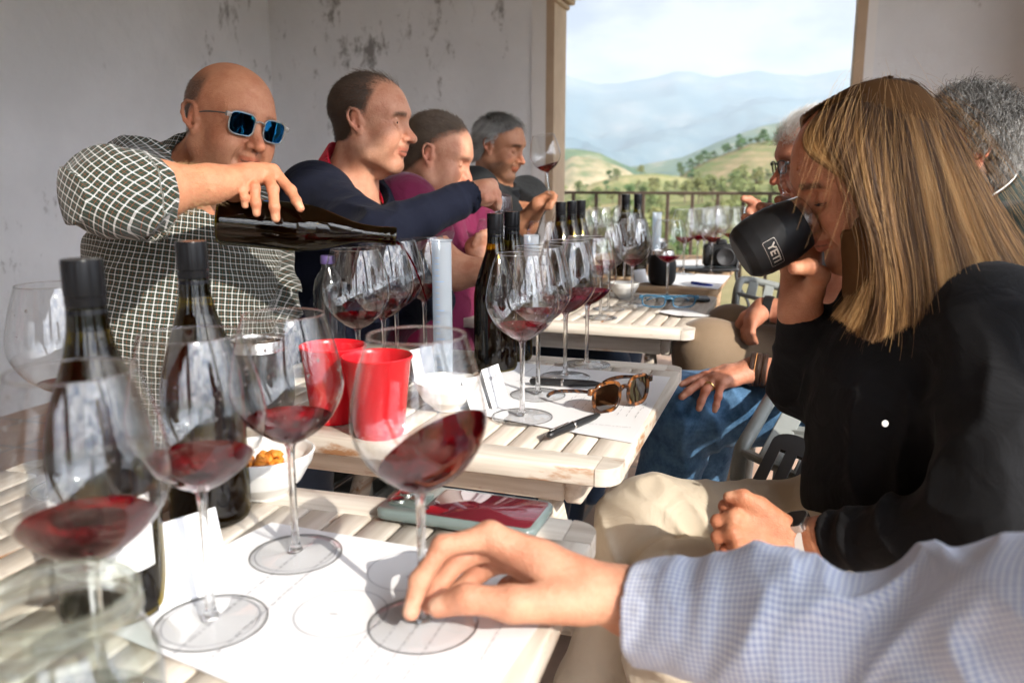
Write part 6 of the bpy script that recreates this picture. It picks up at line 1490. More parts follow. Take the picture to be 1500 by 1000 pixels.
S = Sdf(); H2.add(S, nb, .056); skeleton_torso(S, nb, ch, be, pe, (shR, shL)); S.chain([shR, elR, wrR], [.04, .036, .0235], .03); hand2.add(S); S.chain([shL, elL, wrL], [.04, .036, .026], .03)
body_mesh(S, e2, .0027, SK['fair'], [H2], [(hand2, [toc, None, None, None, None])], brow=.9, stubble=.22, scalp=lambda p: np.clip(reg2(p), 0, 1) * .85)
H2.eyeballs(e2, look=(-.25, -.12))
hair_cap(H2, reg2, thick=.003, n=16000, length=.020, mat_=hair_mat('dark_brown_hair', (.085, .055, .038)), parent=e2, radius=.0003, comb=(-.9, 0, -.35), lift=.10)
hair_cap(H2, lambda p: ((p[:, 2] > .098) & (p[:, 0] < .075) & (p[:, 0] > -.02)) * .8, n=1500, length=.05, seg=7, mat_=hair_mat('thin_brown_hair', (.12, .08, .055)), parent=e2, radius=.0002, comb=(-.95, .1, 0), lift=.10, thick=.004)
M_['navy'] = cloth_mat('navy_knit', (.0045, .006, .015), .9, .02, 1100, .4, .15, fold=1)
S = Sdf(); shirt_torso(S, nb, ch, be, pe, (shR, shL), .150, .150, .15, .072); S.chain([shR, elR], [.064, .047], .05); cf = wrR * .97 + elR * .03; S.cone(elR, cf, .045, .033, .03); S.chain([shL, elL, wrL], [.07, .055, .04], .05)
nk = H2.w((-.03, 0, -.075)); nd = (nk - nb) / np.linalg.norm(nk - nb); ax_ = (wrR - elR) / np.linalg.norm(wrR - elR)
for q, (c_, ax2, am, fr, fa) in enumerate(((elR, ax_, .006, 22, .13), (shR, elR - shR, .006, 16, .12), (ch, (0, .3, 1), .004, 8, .22), (wrR, ax_, .003, 34, .08))): S.fn(wrinkle(c_, ax2, am, fr, q + 13, fa))
S.fn(cut_local(cf, ax_, .08)); S.cone(nb - nd * .04, nb + nd * .1, .088, .10, .003, sub=True); S.cone(cf - ax_ * .02, cf + ax_ * .1, .0285, .03, .002, sub=True)
v, f = surface(S, .0045); to_mesh('sweater', v, f, M_['navy'], e2)
M_['red_cloth'] = cloth_mat('red_polo', (.62, .008, .03), .8, .2, 900, .3, .08)
def collar(parent, H, nb, mat_, r0=.083, r1=.073, hgt=.058, lo=.035,  front=(.1, 0, -.35), name='collar', thick=.0055, h=.0032, open_=.0):
    nk = H.w((-.03, 0, -.075)); nd = (nk - nb) / np.linalg.norm(nk - nb); S = Sdf(); S.cone(nb - nd * lo, nb + nd * (hgt + .07), r0 + .026, r1 - .006, .01); S.fn(cut(nb + nd * hgt, nd + H.M @ np.array(front), .003)); S.cone(nb - nd * (lo + .0), nb + nd * (hgt + .08), r0 + .026 - thick, r1 - .006 - thick, .002, sub=True)
    fw = H.M[:, 0].copy(); fw -= nd * (fw @ nd); fw /= np.linalg.norm(fw); sd = np.cross(nd, fw)
    if open_:   # the front of the collar opens in a V
        def vee(Pn, d):
            q = Pn - (nb - nd * lo); hgt_ = q @ nd; wdt = .010 + open_ * np.clip(hgt_, 0, .2); return smax(d, -(np.maximum(np.abs(q @ sd) - wdt, -(q @ fw))), .004)
        S.fn(vee)
    S.fn(cut(nb - nd * lo, -nd, .003)); v, f = surface(S, h); return to_mesh(name, v, f, mat_, parent)
collar(e2, H2, nb, M_['red_cloth'], .078, .069, .050, .036, (1.0, 0, 0), open_=.35)

# ---- man in the maroon polo
e3 = person(P(610, 520, 2.2), 'man in a maroon polo shirt looking down, third in the row along the wall')
H3 = Head(P(640, 233, 2.12), rot_head(R(-10), R(20), R(-2)), .86, eyes='closed', fat=.007, mouth=.0, nose=1.0)
nb = P(612, 300, 2.16); ch = P(612, 380, 2.2); be = P(612, 460, 2.2); pe = P(610, 540, 2.22); shR = P(592, 305, 2.02); shL = P(680, 308, 2.32); elR = P(662, 398, 1.98); wrR = P(738, 398, 1.93); elL = P(720, 405, 2.2); wrL = P(700, 372, 2.05)
hand3 = Hand(wrR, [[P(752, 392, 1.92), P(760, 396, 1.90), P(757, 403, 1.90), P(750, 406, 1.90)]] + [[P(750 - k, 396 + 3 * k, 1.915), P(757 - k, 400 + 3 * k, 1.895), P(754 - k, 407 + 2 * k, 1.895), P(747 - k, 409 + 2 * k, 1.895)] for k in (1, 2, 3)], [P(743, 391, 1.93), P(750, 388, 1.92), P(757, 389, 1.91), P(762, 392, 1.90)], .95)
hand3b = Hand(wrL, [[P(700, 352, 2.04), P(706, 342, 2.03), P(713, 340, 2.04), P(718, 342, 2.05)]] + [[P(696 - k, 352 + k, 2.04), P(702 - k, 342 + 2 * k, 2.02), P(710 - k, 341 + 2 * k, 2.03), P(715, 344 + k, 2.04)] for k in (2, 5, 8)], [P(706, 362, 2.06), P(712, 352, 2.08), P(715, 345, 2.08), P(717, 340, 2.07)], .95)
S = Sdf(); H3.add(S, nb, .062); skeleton_torso(S, nb, ch, be, pe, (shR, shL)); S.chain([shR, elR, wrR], [.045, .042, .028], .03); hand3.add(S); S.chain([shL, elL, wrL], [.045, .042, .027], .03); hand3b.add(S)
body_mesh(S, e3, .0031, SK['fair'], [H3], brow=.5, stubble=.05, reds=1.2, scalp=lambda p: np.clip(reg3(p), 0, 1) * .9)
hair_cap(H3, reg3, thick=.006, n=18000, length=.030, mat_=hair_mat('brown_hair', (.15, .105, .072)), parent=e3, radius=.00032, comb=(-.75, 0, -.5), lift=.10)
M_['maroon'] = cloth_mat('maroon_polo', (.13, .010, .042), .85, .25, 900, .3, .1, fold=1)
S = Sdf(); shirt_torso(S, nb, ch, be, pe, (shR, shL), .155, .155, .155, .075); m1 = shR * .38 + elR * .62; S.cone(shR, m1, .075, .064, .05); m2 = shL * .4 + elL * .6; S.cone(shL, m2, .072, .062, .05)
for q, (c_, ax2, am, fr, fa) in enumerate(((m1, elR - shR, .005, 18, .12), (ch, (0, .3, 1), .004, 8, .22))): S.fn(wrinkle(c_, ax2, am, fr, q + 23, fa))
nk = H3.w((-.03, 0, -.075)); nd = (nk - nb) / np.linalg.norm(nk - nb); S.fn(cut_local(m1, elR - shR, .1)); S.fn(cut_local(m2, elL - shL, .1)); S.cone(nb - nd * .03, nb + nd * .1, .074, .08, .003, sub=True)
v, f = surface(S, .005); to_mesh('polo_shirt', v, f, M_['maroon'], e3); collar(e3, H3, nb, M_['maroon'], .079, .075, .046, .03, (.9, 0, 0), open_=.4)

# ---- grey haired man in black
e4 = person(P(720, 480, 2.8), 'man with grey hair and grey beard in a black T-shirt raising a wine glass')
H4 = Head(P(731, 219, 2.72), rot_head(R(-28), R(14), R(-3)), .84, eyes='closed', mouth=0, nose=1.1, brow=1.1)
nb = P(722, 277, 2.78); ch = P(722, 345, 2.82); be = P(722, 420, 2.82); pe = P(722, 480, 2.85); shR = P(694, 283, 2.62); shL = P(770, 292, 2.95); elR = P(684, 360, 2.42); wrR = P(742, 388, 2.40); elL = P(768, 330, 2.72); wrL = P(789, 300, 2.64)
S = Sdf(); H4.add(S, nb, .06); skeleton_torso(S, nb, ch, be, pe, (shR, shL)); S.chain([shR, elR, wrR], [.05, .044, .027], .03); S.chain([shL, elL, wrL], [.045, .038, .026], .03)
g0 = P(807, 297, 2.61)
hand4 = Hand(wrL, [[P(802, 288, 2.64), P(812, 289, 2.60), P(812, 294, 2.58), P(806, 296, 2.58)]] + [[P(801 - k, 289 + 3 * k, 2.635), P(811 - k, 290 + 3.4 * k, 2.59), P(809 - k, 295 + 3.2 * k, 2.575), P(803 - k, 297 + 3 * k, 2.58)] for k in (1, 2, 3)], [P(796, 292, 2.66), P(803, 286, 2.66), P(809, 285, 2.64), P(814, 288, 2.62)], 1.0); hand4.add(S)
hand4b = Hand(wrR, [[P(756 - k, 386 + 3 * k, 2.38), P(765 - k, 387 + 3 * k, 2.36), P(770 - k, 390 + 3 * k, 2.35), P(774 - k, 392 + 3 * k, 2.35)] for k in (0, 1, 2, 3)], [P(750, 383, 2.39), P(757, 380, 2.37), P(763, 381, 2.36), P(768, 383, 2.35)], 1.0); hand4b.add(S)
body_mesh(S, e4, .0036, SK['olive'], [H4], brow=1.0, stubble=.75, reds=1.0, scalp=lambda p: np.clip(reg4(p), 0, 1) * .8)
hair_cap(H4, reg4, thick=.009, n=16000, length=.032, seg=6, mat_=hair_mat('grey_hair', (.36, .35, .33), var=.6), parent=e4, radius=.00042, comb=lambda p: np.stack([-.7 + 1.4 * np.clip((p[:, 2] - .06) / .05, 0, 1), .3 * np.sign(p[:, 1]), -.6 + 0 * p[:, 0]], 1), lift=.2)
M_['black_tee'] = cloth_mat('black_t_shirt', (.013, .014, .015), .85, .05, 900, .3, .1, fold=1)
S = Sdf(); shirt_torso(S, nb, ch, be, pe, (shR, shL), .145, .145, .145, .075); m1 = shR * .40 + elR * .60; S.cone(shR, m1, .074, .066, .05); m2 = shL * .45 + elL * .55; S.cone(shL, m2, .072, .062, .05)
nk = H4.w((-.03, 0, -.075)); nd = (nk - nb) / np.linalg.norm(nk - nb); S.fn(wrinkle(m1, elR - shR, .005, 18, 31, .12)); S.fn(cut_local(m1, elR - shR, .1)); S.fn(cut_local(m2, elL - shL, .09)); S.cone(nb - nd * .02, nb + nd * .1, .072, .08, .003, sub=True)
v, f = surface(S, .006); to_mesh('t_shirt', v, f, M_['black_tee'], e4)
for e_, x_, y_, d_ in ((e2, 490, 560, 1.95), (e3, 610, 540, 2.22), (e4, 722, 480, 2.85)):
    p_ = P(x_, y_, d_); S = Sdf()
    for s_ in (-1, 1):
        k_ = p_ - Ud * .42 + Ld * .10 * s_; k_[2] = .50; S.cone(p_ + Ld * .08 * s_, k_, .095, .075, .05); S.cone(k_, np.array([k_[0], k_[1], .07]) + Ud * .04, .072, .05, .05)
    v, f = surface(S, .009); to_mesh('trousers', v, f, M_['dark_denim'], e_)

# ---- woman drinking from the black tumbler
ew_ = person(P(1330, 830, 1.12), 'woman with long straight golden brown hair in a black cardigan drinking from a tumbler')
HW = Head(P(1274, 267, 1.06), rot_head(R(180), R(23), R(0)), .91, ears=False, eyes='closed', fat=.002, mouth=0, nose=.85, brow=.7)
nb = P(1362, 392, 1.08); ch = P(1350, 540, 1.10); be = P(1335, 690, 1.10); pe = P(1345, 830, 1.12)
shN = P(1455, 492, .95); shF = P(1300, 468, 1.24); elN = P(1462, 772, .86); wrN = P(1168, 796, 1.0); elF = P(1178, 560, 1.19); wrF = P(1172, 442, 1.125)
handN = Hand(wrN, [[P(1084, 740, .990), P(1062, 741, .998), P(1062, 757, 1.022), P(1080, 762, 1.03)], [P(1073, 758, .978), P(1051, 763, .985), P(1055, 779, 1.01), P(1076, 782, 1.02)], [P(1071, 780, .968), P(1051, 786, .976), P(1056, 801, 1.0), P(1078, 802, 1.01)], [P(1080, 801, .962), P(1062, 808, .970), P(1067, 820, .99), P(1086, 820, 1.0)]],
             [P(1140, 768, .99), P(1112, 742, .985), P(1088, 728, .98), P(1068, 728, .985)], .88, palm_n=toc + [0, 0, .6])
handF = Hand(wrF, [[P(1193, 352, 1.14), P(1170, 308, 1.145), P(1154, 296, 1.13), P(1141, 293, 1.112)], [P(1183, 366, 1.15), P(1150, 322, 1.155), P(1128, 306, 1.14), P(1114, 303, 1.115)], [P(1170, 380, 1.15), P(1130, 340, 1.155), P(1106, 323, 1.14), P(1092, 319, 1.115)], [P(1156, 392, 1.14), P(1116, 362, 1.15), P(1097, 345, 1.14), P(1086, 337, 1.12)]],
             [P(1190, 424, 1.10), P(1200, 404, 1.055), P(1186, 391, 1.025), P(1164, 393, 1.012)], .96)
S = Sdf(); HW.add(S, nb, .047); skeleton_torso(S, nb, ch, be, pe, (shN, shF), .8)
S.chain([shN, elN, wrN * .86 + elN * .14, wrN], [.036, .032, .0235, .0215], .03); handN.add(S); S.chain([shF, elF, wrF * .86 + elF * .14, wrF], [.036, .032, .0235, .0215], .03); handF.add(S)
body_mesh(S, ew_, .0022, SK['tan'], [HW], [(handN, [None, None, None, None, np.array([0, -.5, 1])]), (handF, [None, None, None, None, toc])], brow=.95, reds=.8)
# lashes and brow line of the near eye
mb = MB(); rs = np.random.RandomState(4)
for k in range(16):
    a = HW.w((.0845 - .0006 * abs(k - 8) * .6, .0235 + .0016 * k * 1.15 - .002, .0055)); mb.tube([a, a + HW.M @ np.array([.004, (k - 8) * .0003, -.0022]), a + HW.M @ np.array([.0068, (k - 8) * .0006, -.0018])], [.0003, .0002, .0001], 4)
mb.build('eyelashes', M_['rubber'], ew_, ang=180)
M_['black_knit'] = cloth_mat('black_knit', (.008, .008, .009), .92, .05, 1300, .5, .2, fold=1)
S = Sdf(); shirt_torso(S, nb, ch, be, pe, (shN, shF), .118, .122, .14, .062); S.chain([shN, elN], [.068, .056], .05); cf = wrN * .84 + elN * .16; S.cone(elN, cf, .053, .0315, .035)
S.chain([shF, elF], [.060, .045], .04); cf2 = wrF * .90 + elF * .10; S.cone(elF, cf2, .042, .031, .03); S.ell(ch + np.array([-.055, -.02, -.03]), (.085, .11, .085), None, .05)
axN = (wrN - elN) / np.linalg.norm(wrN - elN); axF = (wrF - elF) / np.linalg.norm(wrF - elF)
for q, (c_, ax2, am, fr, fa) in enumerate(((elN, axN, .009, 16, .16), (shN, elN - shN, .006, 12, .16), (ch, (0, .3, 1), .005, 9, .2), (be, (0, .2, 1), .007, 9, .2), (elF, axF, .006, 22, .09), (cf, axN, .003, 30, .08))): S.fn(wrinkle(c_, ax2, am, fr, q + 43, fa))
nk = HW.w((-.03, 0, -.075)); nd = (nk - nb) / np.linalg.norm(nk - nb); S.fn(cut_local(cf, axN, .07)); S.fn(cut_local(cf2, axF, .07)); S.cone(nb - nd * .045, nb + nd * .1, .060, .085, .004, sub=True); S.cone(cf - axN * .02, cf + axN * .1, .0242, .0242, .002, sub=True); S.cone(cf2 - axF * .02, cf2 + axF * .1, .0245, .0245, .002, sub=True)
v, f = surface(S, .0038); sw = to_mesh('cardigan', v, f, M_['black_knit'], ew_)
mb = MB(); mb.lathe([(.0036, 0), (.004, .001), (.0032, .0016), (0, .0014)], 20, P(1296, 620, .955), frame_from(toc)); mb.build('button', M_['china'], sw)
# cardigan front edge
t = np.linspace(0, 1, 30); edge = np.array([P(1302 + 10 * math.sin(2.2 * q) - 8 * q, 470 + 330 * q, .985 - .03 * math.sin(3.1 * q)) for q in t])
# khaki trousers
M_['khaki'] = cloth_mat('khaki_twill', (.54, .465, .36), .85, .15, 1500, .3, .07, fold=1)
hpF, knF, anF = P(1300, 800, 1.20), P(948, 768, 1.22), P(862, 1010, 1.30); hpN, knN, anN = P(1300, 872, 1.06), P(990, 872, 1.10), P(965, 1120, 1.2)
S = Sdf(); S.cone(hpF, knF, .088, .067, .05); S.cone(knF, anF, .066, .05, .03); S.cone(hpN, knN, .085, .064, .03); S.cone(knN, anN, .062, .05, .03); S.cone(hpF, hpN, .10, .10, .05); S.cone((hpF + hpN) / 2, be, .12, .12, .06); S.cone(anF, np.array([anF[0] - .03, anF[1] + .02, .1]), .05, .047, .03); S.cone(anN, np.array([anN[0] - .02, anN[1] + .02, .1]), .05, .047, .03)
for q, (c_, ax2, am, fr, fa) in enumerate(((knF, (1, 0, .6), .0055, 19, .12), (hpF * .5 + knF * .5, (1, .2, .4), .0045, 14, .2), (knF * .6 + anF * .4, (.5, 0, 1), .006, 13, .16), (knN, (1, 0, .5), .008, 15, .15))): S.fn(wrinkle(c_, ax2, am, fr, q + 63, fa))
v, f = surface(S, .0042); kt = to_mesh('khaki_trousers', v, f, M_['khaki'], ew_)
# watch
def band(c, axis, r, wd, th, mat_, parent, name, sq=(1, 1), up=(0, 0, 1)):
    F_ = frame_from(axis, up); mb = MB(); mb.lathe([(r, -wd / 2), (r + th * .8, -wd / 2 + .0006), (r + th, 0), (r + th * .8, wd / 2 - .0006), (r, wd / 2)], 48, (0, 0, 0), None)
    V = np.vstack(mb.v) * [sq[0], sq[1], 1]; mb.v = [V @ F_.T + np.array(c)]; return mb.build(name, mat_, parent, ang=60)
wc = wrN - axN * .010; wt = empty('wrist_watch', wc); wt.parent = ew_; wt.matrix_parent_inverse = mbasis(ew_).inverted(); bpy.data.objects.remove(wt)
wb = band(wc, axN, .0278, .023, .0022, M_['china'], ew_, 'watch')
n_ = toc * .35 + np.array([0, 0, 1.0]) ; n_ -= axN * (n_ @ axN); n_ /= np.linalg.norm(n_); yv = np.cross(n_, axN); Mw = np.array([axN, yv, n_]).T; wo = wc + n_ * .0305
mb = MB(); pr = rounded_rect(.030, .034, .008); mb.prism(pr, -.004, .005, Mw, wo); mb.build('watch_case', simple('silver_aluminium', (.7, .7, .71), .25, metal=1), wb, ang=50)
mb = MB(); mb.prism(rounded_rect(.026, .030, .007), .0051, .0058, Mw, wo); mb.build('watch_glass', M_['lens'], wb, ang=50)
# long hair
def spline(ctrl, n):
    ctrl = np.asarray(ctrl); m = ctrl.shape[0]; t = np.linspace(0, m - 1 - 1e-6, n); i = t.astype(int); s = (t - i)[:, None]; g = lambda k: ctrl[np.clip(k, 0, m - 1)]
    s = s.reshape((-1,) + (1,) * (ctrl.ndim - 1)); p0, p1, p2, p3 = g(i - 1), g(i), g(i + 1), g(i + 2)
    return .5 * (2 * p1 + (p2 - p0) * s + (2 * p0 - 5 * p1 + 4 * p2 - p3) * s ** 2 + (3 * p1 - p0 - 3 * p2 + p3) * s ** 3)
guides = [  # near side, front to back
 [(1238, 140, 1.075), (1204, 162, 1.035), (1178, 196, 1.01), (1186, 226, .992), (1244, 254, .978), (1272, 294, .970), (1276, 366, .972), (1258, 428, .98), (1232, 466, .985)],
 [(1250, 131, 1.08), (1222, 154, 1.015), (1206, 196, .99), (1222, 238, .978), (1256, 282, .968), (1280, 336, .962), (1286, 396, .965), (1274, 450, .97), (1262, 488, .972)],
 [(1268, 121, 1.085), (1248, 140, 1.01), (1238, 190, .978), (1246, 240, .966), (1262, 300, .958), (1282, 360, .955), (1292, 420, .956), (1290, 470, .958), (1282, 500, .96)],
 [(1290, 115, 1.09), (1286, 132, 1.01), (1286, 190, .970), (1292, 250, .958), (1300, 310, .952), (1310, 365, .950), (1318, 415, .952), (1320, 458, .955), (1318, 482, .958)],
 [(1312, 115, 1.095), (1324, 134, 1.01), (1338, 195, .972), (1350, 255, .960), (1360, 315, .952), (1370, 365, .946), (1378, 405, .945), (1384, 440, .945), (1386, 462, .946)],
 [(1330, 118, 1.10), (1356, 140, 1.02), (1380, 205, .985), (1402, 260, .970), (1424, 320, .958), (1444, 368, .949), (1458, 402, .943), (1468, 428, .94), (1474, 446, .938)],
 [(1345, 126, 1.11), (1386, 168, 1.05), (1414, 222, 1.02), (1442, 280, 1.002), (1472, 336, .988), (1500, 380, .978), (1524, 410, .972), (1545, 434, .966), (1556, 448, .965)],
 [(1345, 132, 1.14), (1394, 186, 1.11), (1428, 246, 1.10), (1460, 306, 1.09), (1492, 358, 1.07), (1520, 395, 1.06), (1545, 420, 1.05), (1565, 440, 1.04), (1575, 452, 1.04)],
 [(1318, 124, 1.15), (1376, 180, 1.17), (1410, 240, 1.17), (1440, 300, 1.16), (1468, 360, 1.15), (1496, 400, 1.14), (1520, 432, 1.13), (1535, 452, 1.12), (1545, 462, 1.12)],
]
GW = np.array([[P(*q) for q in g] for g in guides])
rs = np.random.RandomState(9)
NST = 40000; sgd = rs.rand(NST) ** .92 * (len(GW) - 1 - 1e-6); gi = sgd.astype(int); gf = (sgd - gi)[:, None, None]
ctrl = GW[gi] * (1 - gf) + GW[gi + 1] * gf                                    # (n, 8, 3)
def inward_of(c):
    k_ = np.linspace(1, 0, 9)[:, None] ** .7; a = (HW.c + [0, .01, -.03]) - c; a /= np.linalg.norm(a, axis=-1)[..., None]; a = a * k_ + np.array([-.1, 1.0, 0]) * (1 - k_); return a / np.linalg.norm(a, axis=-1)[..., None]
inward = inward_of(ctrl)
lay = (rs.rand(NST) ** 1.4)[:, None, None]; depth = np.linspace(.004, .026, 9)[None, :, None]; ctrl = ctrl + inward * lay * depth
clump = np.clip((.6 * vnoise(np.stack([sgd * 5.0, lay[:, 0, 0] * 1.5, 0 * sgd], 1), 3) + .4 * vnoise(np.stack([sgd * 17.0, lay[:, 0, 0] * 3, 0 * sgd], 1), 8) - .25) * 2, 0, 1); 
jx = rs.randn(NST, 1, 3) * np.linspace(.0005, .0024, 9)[None, :, None]; wav = np.stack([vnoise(np.stack([sgd * 5 + k * .6, lay[:, 0, 0] * 2 + k * .4, 0 * sgd + k * .37], 1), 7) - .5 for k in range(9)], 1)[..., None]
ctrl = ctrl + jx + wav * np.array([.010, .008, .003]) * np.linspace(.05, 1, 9)[None, :, None]
fly = (rs.rand(NST) < .02) & (sgd > 1.6); ctrl[fly] += (rs.randn(fly.sum(), 1, 3) * np.linspace(.002, .016, 9)[None, :, None])
cutl = 1 - .22 * rs.rand(NST) ** 1.6
st = np.moveaxis(spline(np.moveaxis(ctrl, 1, 0), 26), 0, 1); st = st[:, :26]
tip_ = st[:, :1] + (st - st[:, :1])     # trims lengths a little by resampling
for_i = np.linspace(0, 1, 26)[None] * cutl[:, None] * 25; i0 = for_i.astype(int); i1 = np.minimum(i0 + 1, 25); fr_ = (for_i - i0)[..., None]; st = np.take_along_axis(st, i0[..., None], 1) * (1 - fr_) + np.take_along_axis(st, i1[..., None], 1) * fr_
mh, ntm, bh = mat('golden_brown_hair'); Lm = ntm.links.new
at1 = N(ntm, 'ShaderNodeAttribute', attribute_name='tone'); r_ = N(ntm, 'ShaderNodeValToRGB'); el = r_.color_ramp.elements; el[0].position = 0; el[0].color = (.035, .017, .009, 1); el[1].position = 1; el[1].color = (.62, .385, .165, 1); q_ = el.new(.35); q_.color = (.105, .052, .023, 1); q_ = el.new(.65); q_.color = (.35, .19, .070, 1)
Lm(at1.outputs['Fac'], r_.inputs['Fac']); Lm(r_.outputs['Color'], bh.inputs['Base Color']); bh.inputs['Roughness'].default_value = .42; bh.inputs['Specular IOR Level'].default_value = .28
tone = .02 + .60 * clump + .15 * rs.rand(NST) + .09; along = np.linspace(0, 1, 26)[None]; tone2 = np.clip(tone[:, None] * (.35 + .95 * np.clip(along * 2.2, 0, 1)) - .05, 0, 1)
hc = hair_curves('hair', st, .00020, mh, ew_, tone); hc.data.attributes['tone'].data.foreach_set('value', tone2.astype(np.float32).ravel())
# hair mass below the outer strands
S = Sdf()
for gidx in range(len(GW)):
    g = GW[gidx]; g2 = g + (inward_of(g) + (np.array([.35, .2, 0]) if gidx == 0 else 0)) * np.array([.030, .032, .035, .038, .038, .036, .034, .030, .026])[:, None]
    S.chain(g2[:8], [.012, .016, .019, .019, .018, .016, .013, .009], .022)
for gidx in range(len(GW) - 1):
    g = (GW[gidx] + GW[gidx + 1]) / 2; g2 = g + inward_of(g) * np.array([.030, .032, .035, .038, .038, .036, .034, .030, .026])[:, None]; S.chain(g2[:8], [.012, .016, .019, .019, .018, .016, .013, .009], .022)
S.ell(HW.w((-.022, 0, .052)), np.array((.092, .073, .082)) * .91, HW.M, .02); S.fn(cut_local(HW.w((.052, 0, .075)), HW.M @ np.array([1, 0, -.55]), .13, .004))
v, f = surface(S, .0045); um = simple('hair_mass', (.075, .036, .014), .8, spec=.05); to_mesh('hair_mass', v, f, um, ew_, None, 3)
rs2 = np.random.RandomState(3); fl = []
for k in range(150):   # loose hairs over the crown
    g = spline(GW[rs2.randint(2, 8)], 8); a = g[0] * .6 + g[1] * .4 + rs2.randn(3) * .012; d_ = (g[2] - g[0]); up = np.array([0, 0, .012 + .02 * rs2.rand()]); t = np.linspace(0, 1, 26)[:, None]
    fl.append(a + d_ * t * (1 + rs2.rand()) + up * np.sin(t * 3.1) + rs2.randn(3) * .018 * t ** 2)
hair_curves('loose_hair', np.array(fl), .00013, mh, ew_, .55 + .4 * rs2.rand(150))
# strands over the crown, from the parting down the far side
pt = np.array([HW.w((.055 - .13 * q, .006, .124 - .9 * max(q - .45, 0) ** 2 * .12)) for q in np.linspace(0, 1, 24)]); fs = []
for k in range(3800):
    q = rs2.rand() * 22.9; i_ = int(q); a = pt[i_] * (1 - q + i_) + pt[i_ + 1] * (q - i_); x_ = .055 - .13 * q / 23; sd_ = -1
    th_ = np.linspace(0, 1.5, 12); ar = np.array([(x_ - .012 * t, sd_ * .079 * math.sin(t), .047 + .0835 * math.cos(t) * (1 - .25 * max(0, abs(x_ + .014) / .11) ** 2)) for t in th_]) + rs2.randn(3) * .0012
    g_ = HW.c + (ar * .91) @ HW.M.T; dn_ = g_[-1] + np.array([.03, 0, -.12]) * np.linspace(.1, 1, 14)[:, None]; fs.append(np.vstack([g_, dn_]))
hair_curves('crown_hair', np.array(fs), .00034, mh, ew_, .35 + .4 * rs2.rand(3800))
# the tumbler she drinks from
cB, cR = P(1101, 366, 1.085), P(1184, 320, 1.075); ca_ = (cR - cB); ca_ /= np.linalg.norm(ca_); Lc = .1075; s_ = .98
tw = tumbler((0, 0, 0), 'matt black tumbler the woman drinks from', s=1.0, group='insulated tumblers')
up = toc - ca_ * (toc @ ca_); up /= np.linalg.norm(up); xr = np.cross(ca_, up); MT = np.array([up, np.cross(ca_, up), ca_]).T        # local x faces the camera
tw.matrix_basis = Matrix.Translation(Vector(cR - ca_ * .1075 * .93)) @ Matrix(MT.tolist()).to_4x4() @ Matrix.Scale(.93, 4)
bodyo = [c for c in tw.children if c.name.startswith('body')][0]
def wrap_text(txt, size, a0, z0, parent, mat_):
    """lettering laid round the tumbler: letters run round it with their tops towards the rim"""
    cu = bpy.data.curves.new('t', 'FONT'); cu.body = txt; cu.size = size; cu.align_x = 'CENTER'; cu.align_y = 'CENTER'; cu.offset = size * .022; cu.resolution_u = 4; ob = bpy.data.objects.new('t', cu); COL.objects.link(ob); dg = bpy.context.evaluated_depsgraph_get(); dg.update(); me = bpy.data.meshes.new_from_object(ob.evaluated_get(dg)); bpy.data.objects.remove(ob)
    n = len(me.vertices); co = np.empty(n * 3); me.vertices.foreach_get('co', co); co = co.reshape(-1, 3); sp = smooth_prof([(0, 0), (.028, 0), (.0335, .002), (.0400, .012), (.0434, .028), (.044, .045), (.0435, .062), (.041, .08), (.0375, .0945)], 50)
    z = z0 + co[:, 1]; r = np.interp(z, sp[8:, 1], sp[8:, 0]) + .0003; a = a0 + co[:, 0] / .043; me.vertices.foreach_set('co', np.stack([r * np.cos(a), r * np.sin(a), z], 1).ravel()); me.name = 'logo'; return link('logo', me, mat_, parent, world=False)
M_['etch'] = simple('etched_steel', (.62, .55, .48), .35, metal=.7)
A0, Z0 = .42, .036
wrap_text('YETI', .0155, A0, Z0, bodyo, M_['etch'])
sp = smooth_prof([(0, 0), (.028, 0), (.0335, .002), (.0400, .012), (.0434, .028), (.044, .045), (.0435, .062), (.041, .08), (.0375, .0945)], 50); rad_ = lambda z: float(np.interp(z, sp[8:, 1], sp[8:, 0]))
pr = rounded_rect(.041, .0185, .002, 3); dn = []
for i in range(len(pr)):
    p0, p1 = np.array(pr[i]), np.array(pr[(i + 1) % len(pr)]); m_ = max(1, int(np.linalg.norm(p1 - p0) / .003))
    for q in range(m_): dn.append(p0 + (p1 - p0) * q / m_)
mb = MB(); V = []
for p in dn:
    for k in (1.0, .955):
        x, y = p[0] * (1 - (1 - k) * .5), p[1] * k; z = Z0 + y; V.append(((rad_(z) + .0003) * math.cos(A0 + x / .043), (rad_(z) + .0003) * math.sin(A0 + x / .043), z))
n = len(dn); mb.add(V, [(2 * i, 2 * ((i + 1) % n), 2 * ((i + 1) % n) + 1, 2 * i + 1) for i in range(n)]); mb.build('logo_border', M_['etch'], bodyo, world=False)

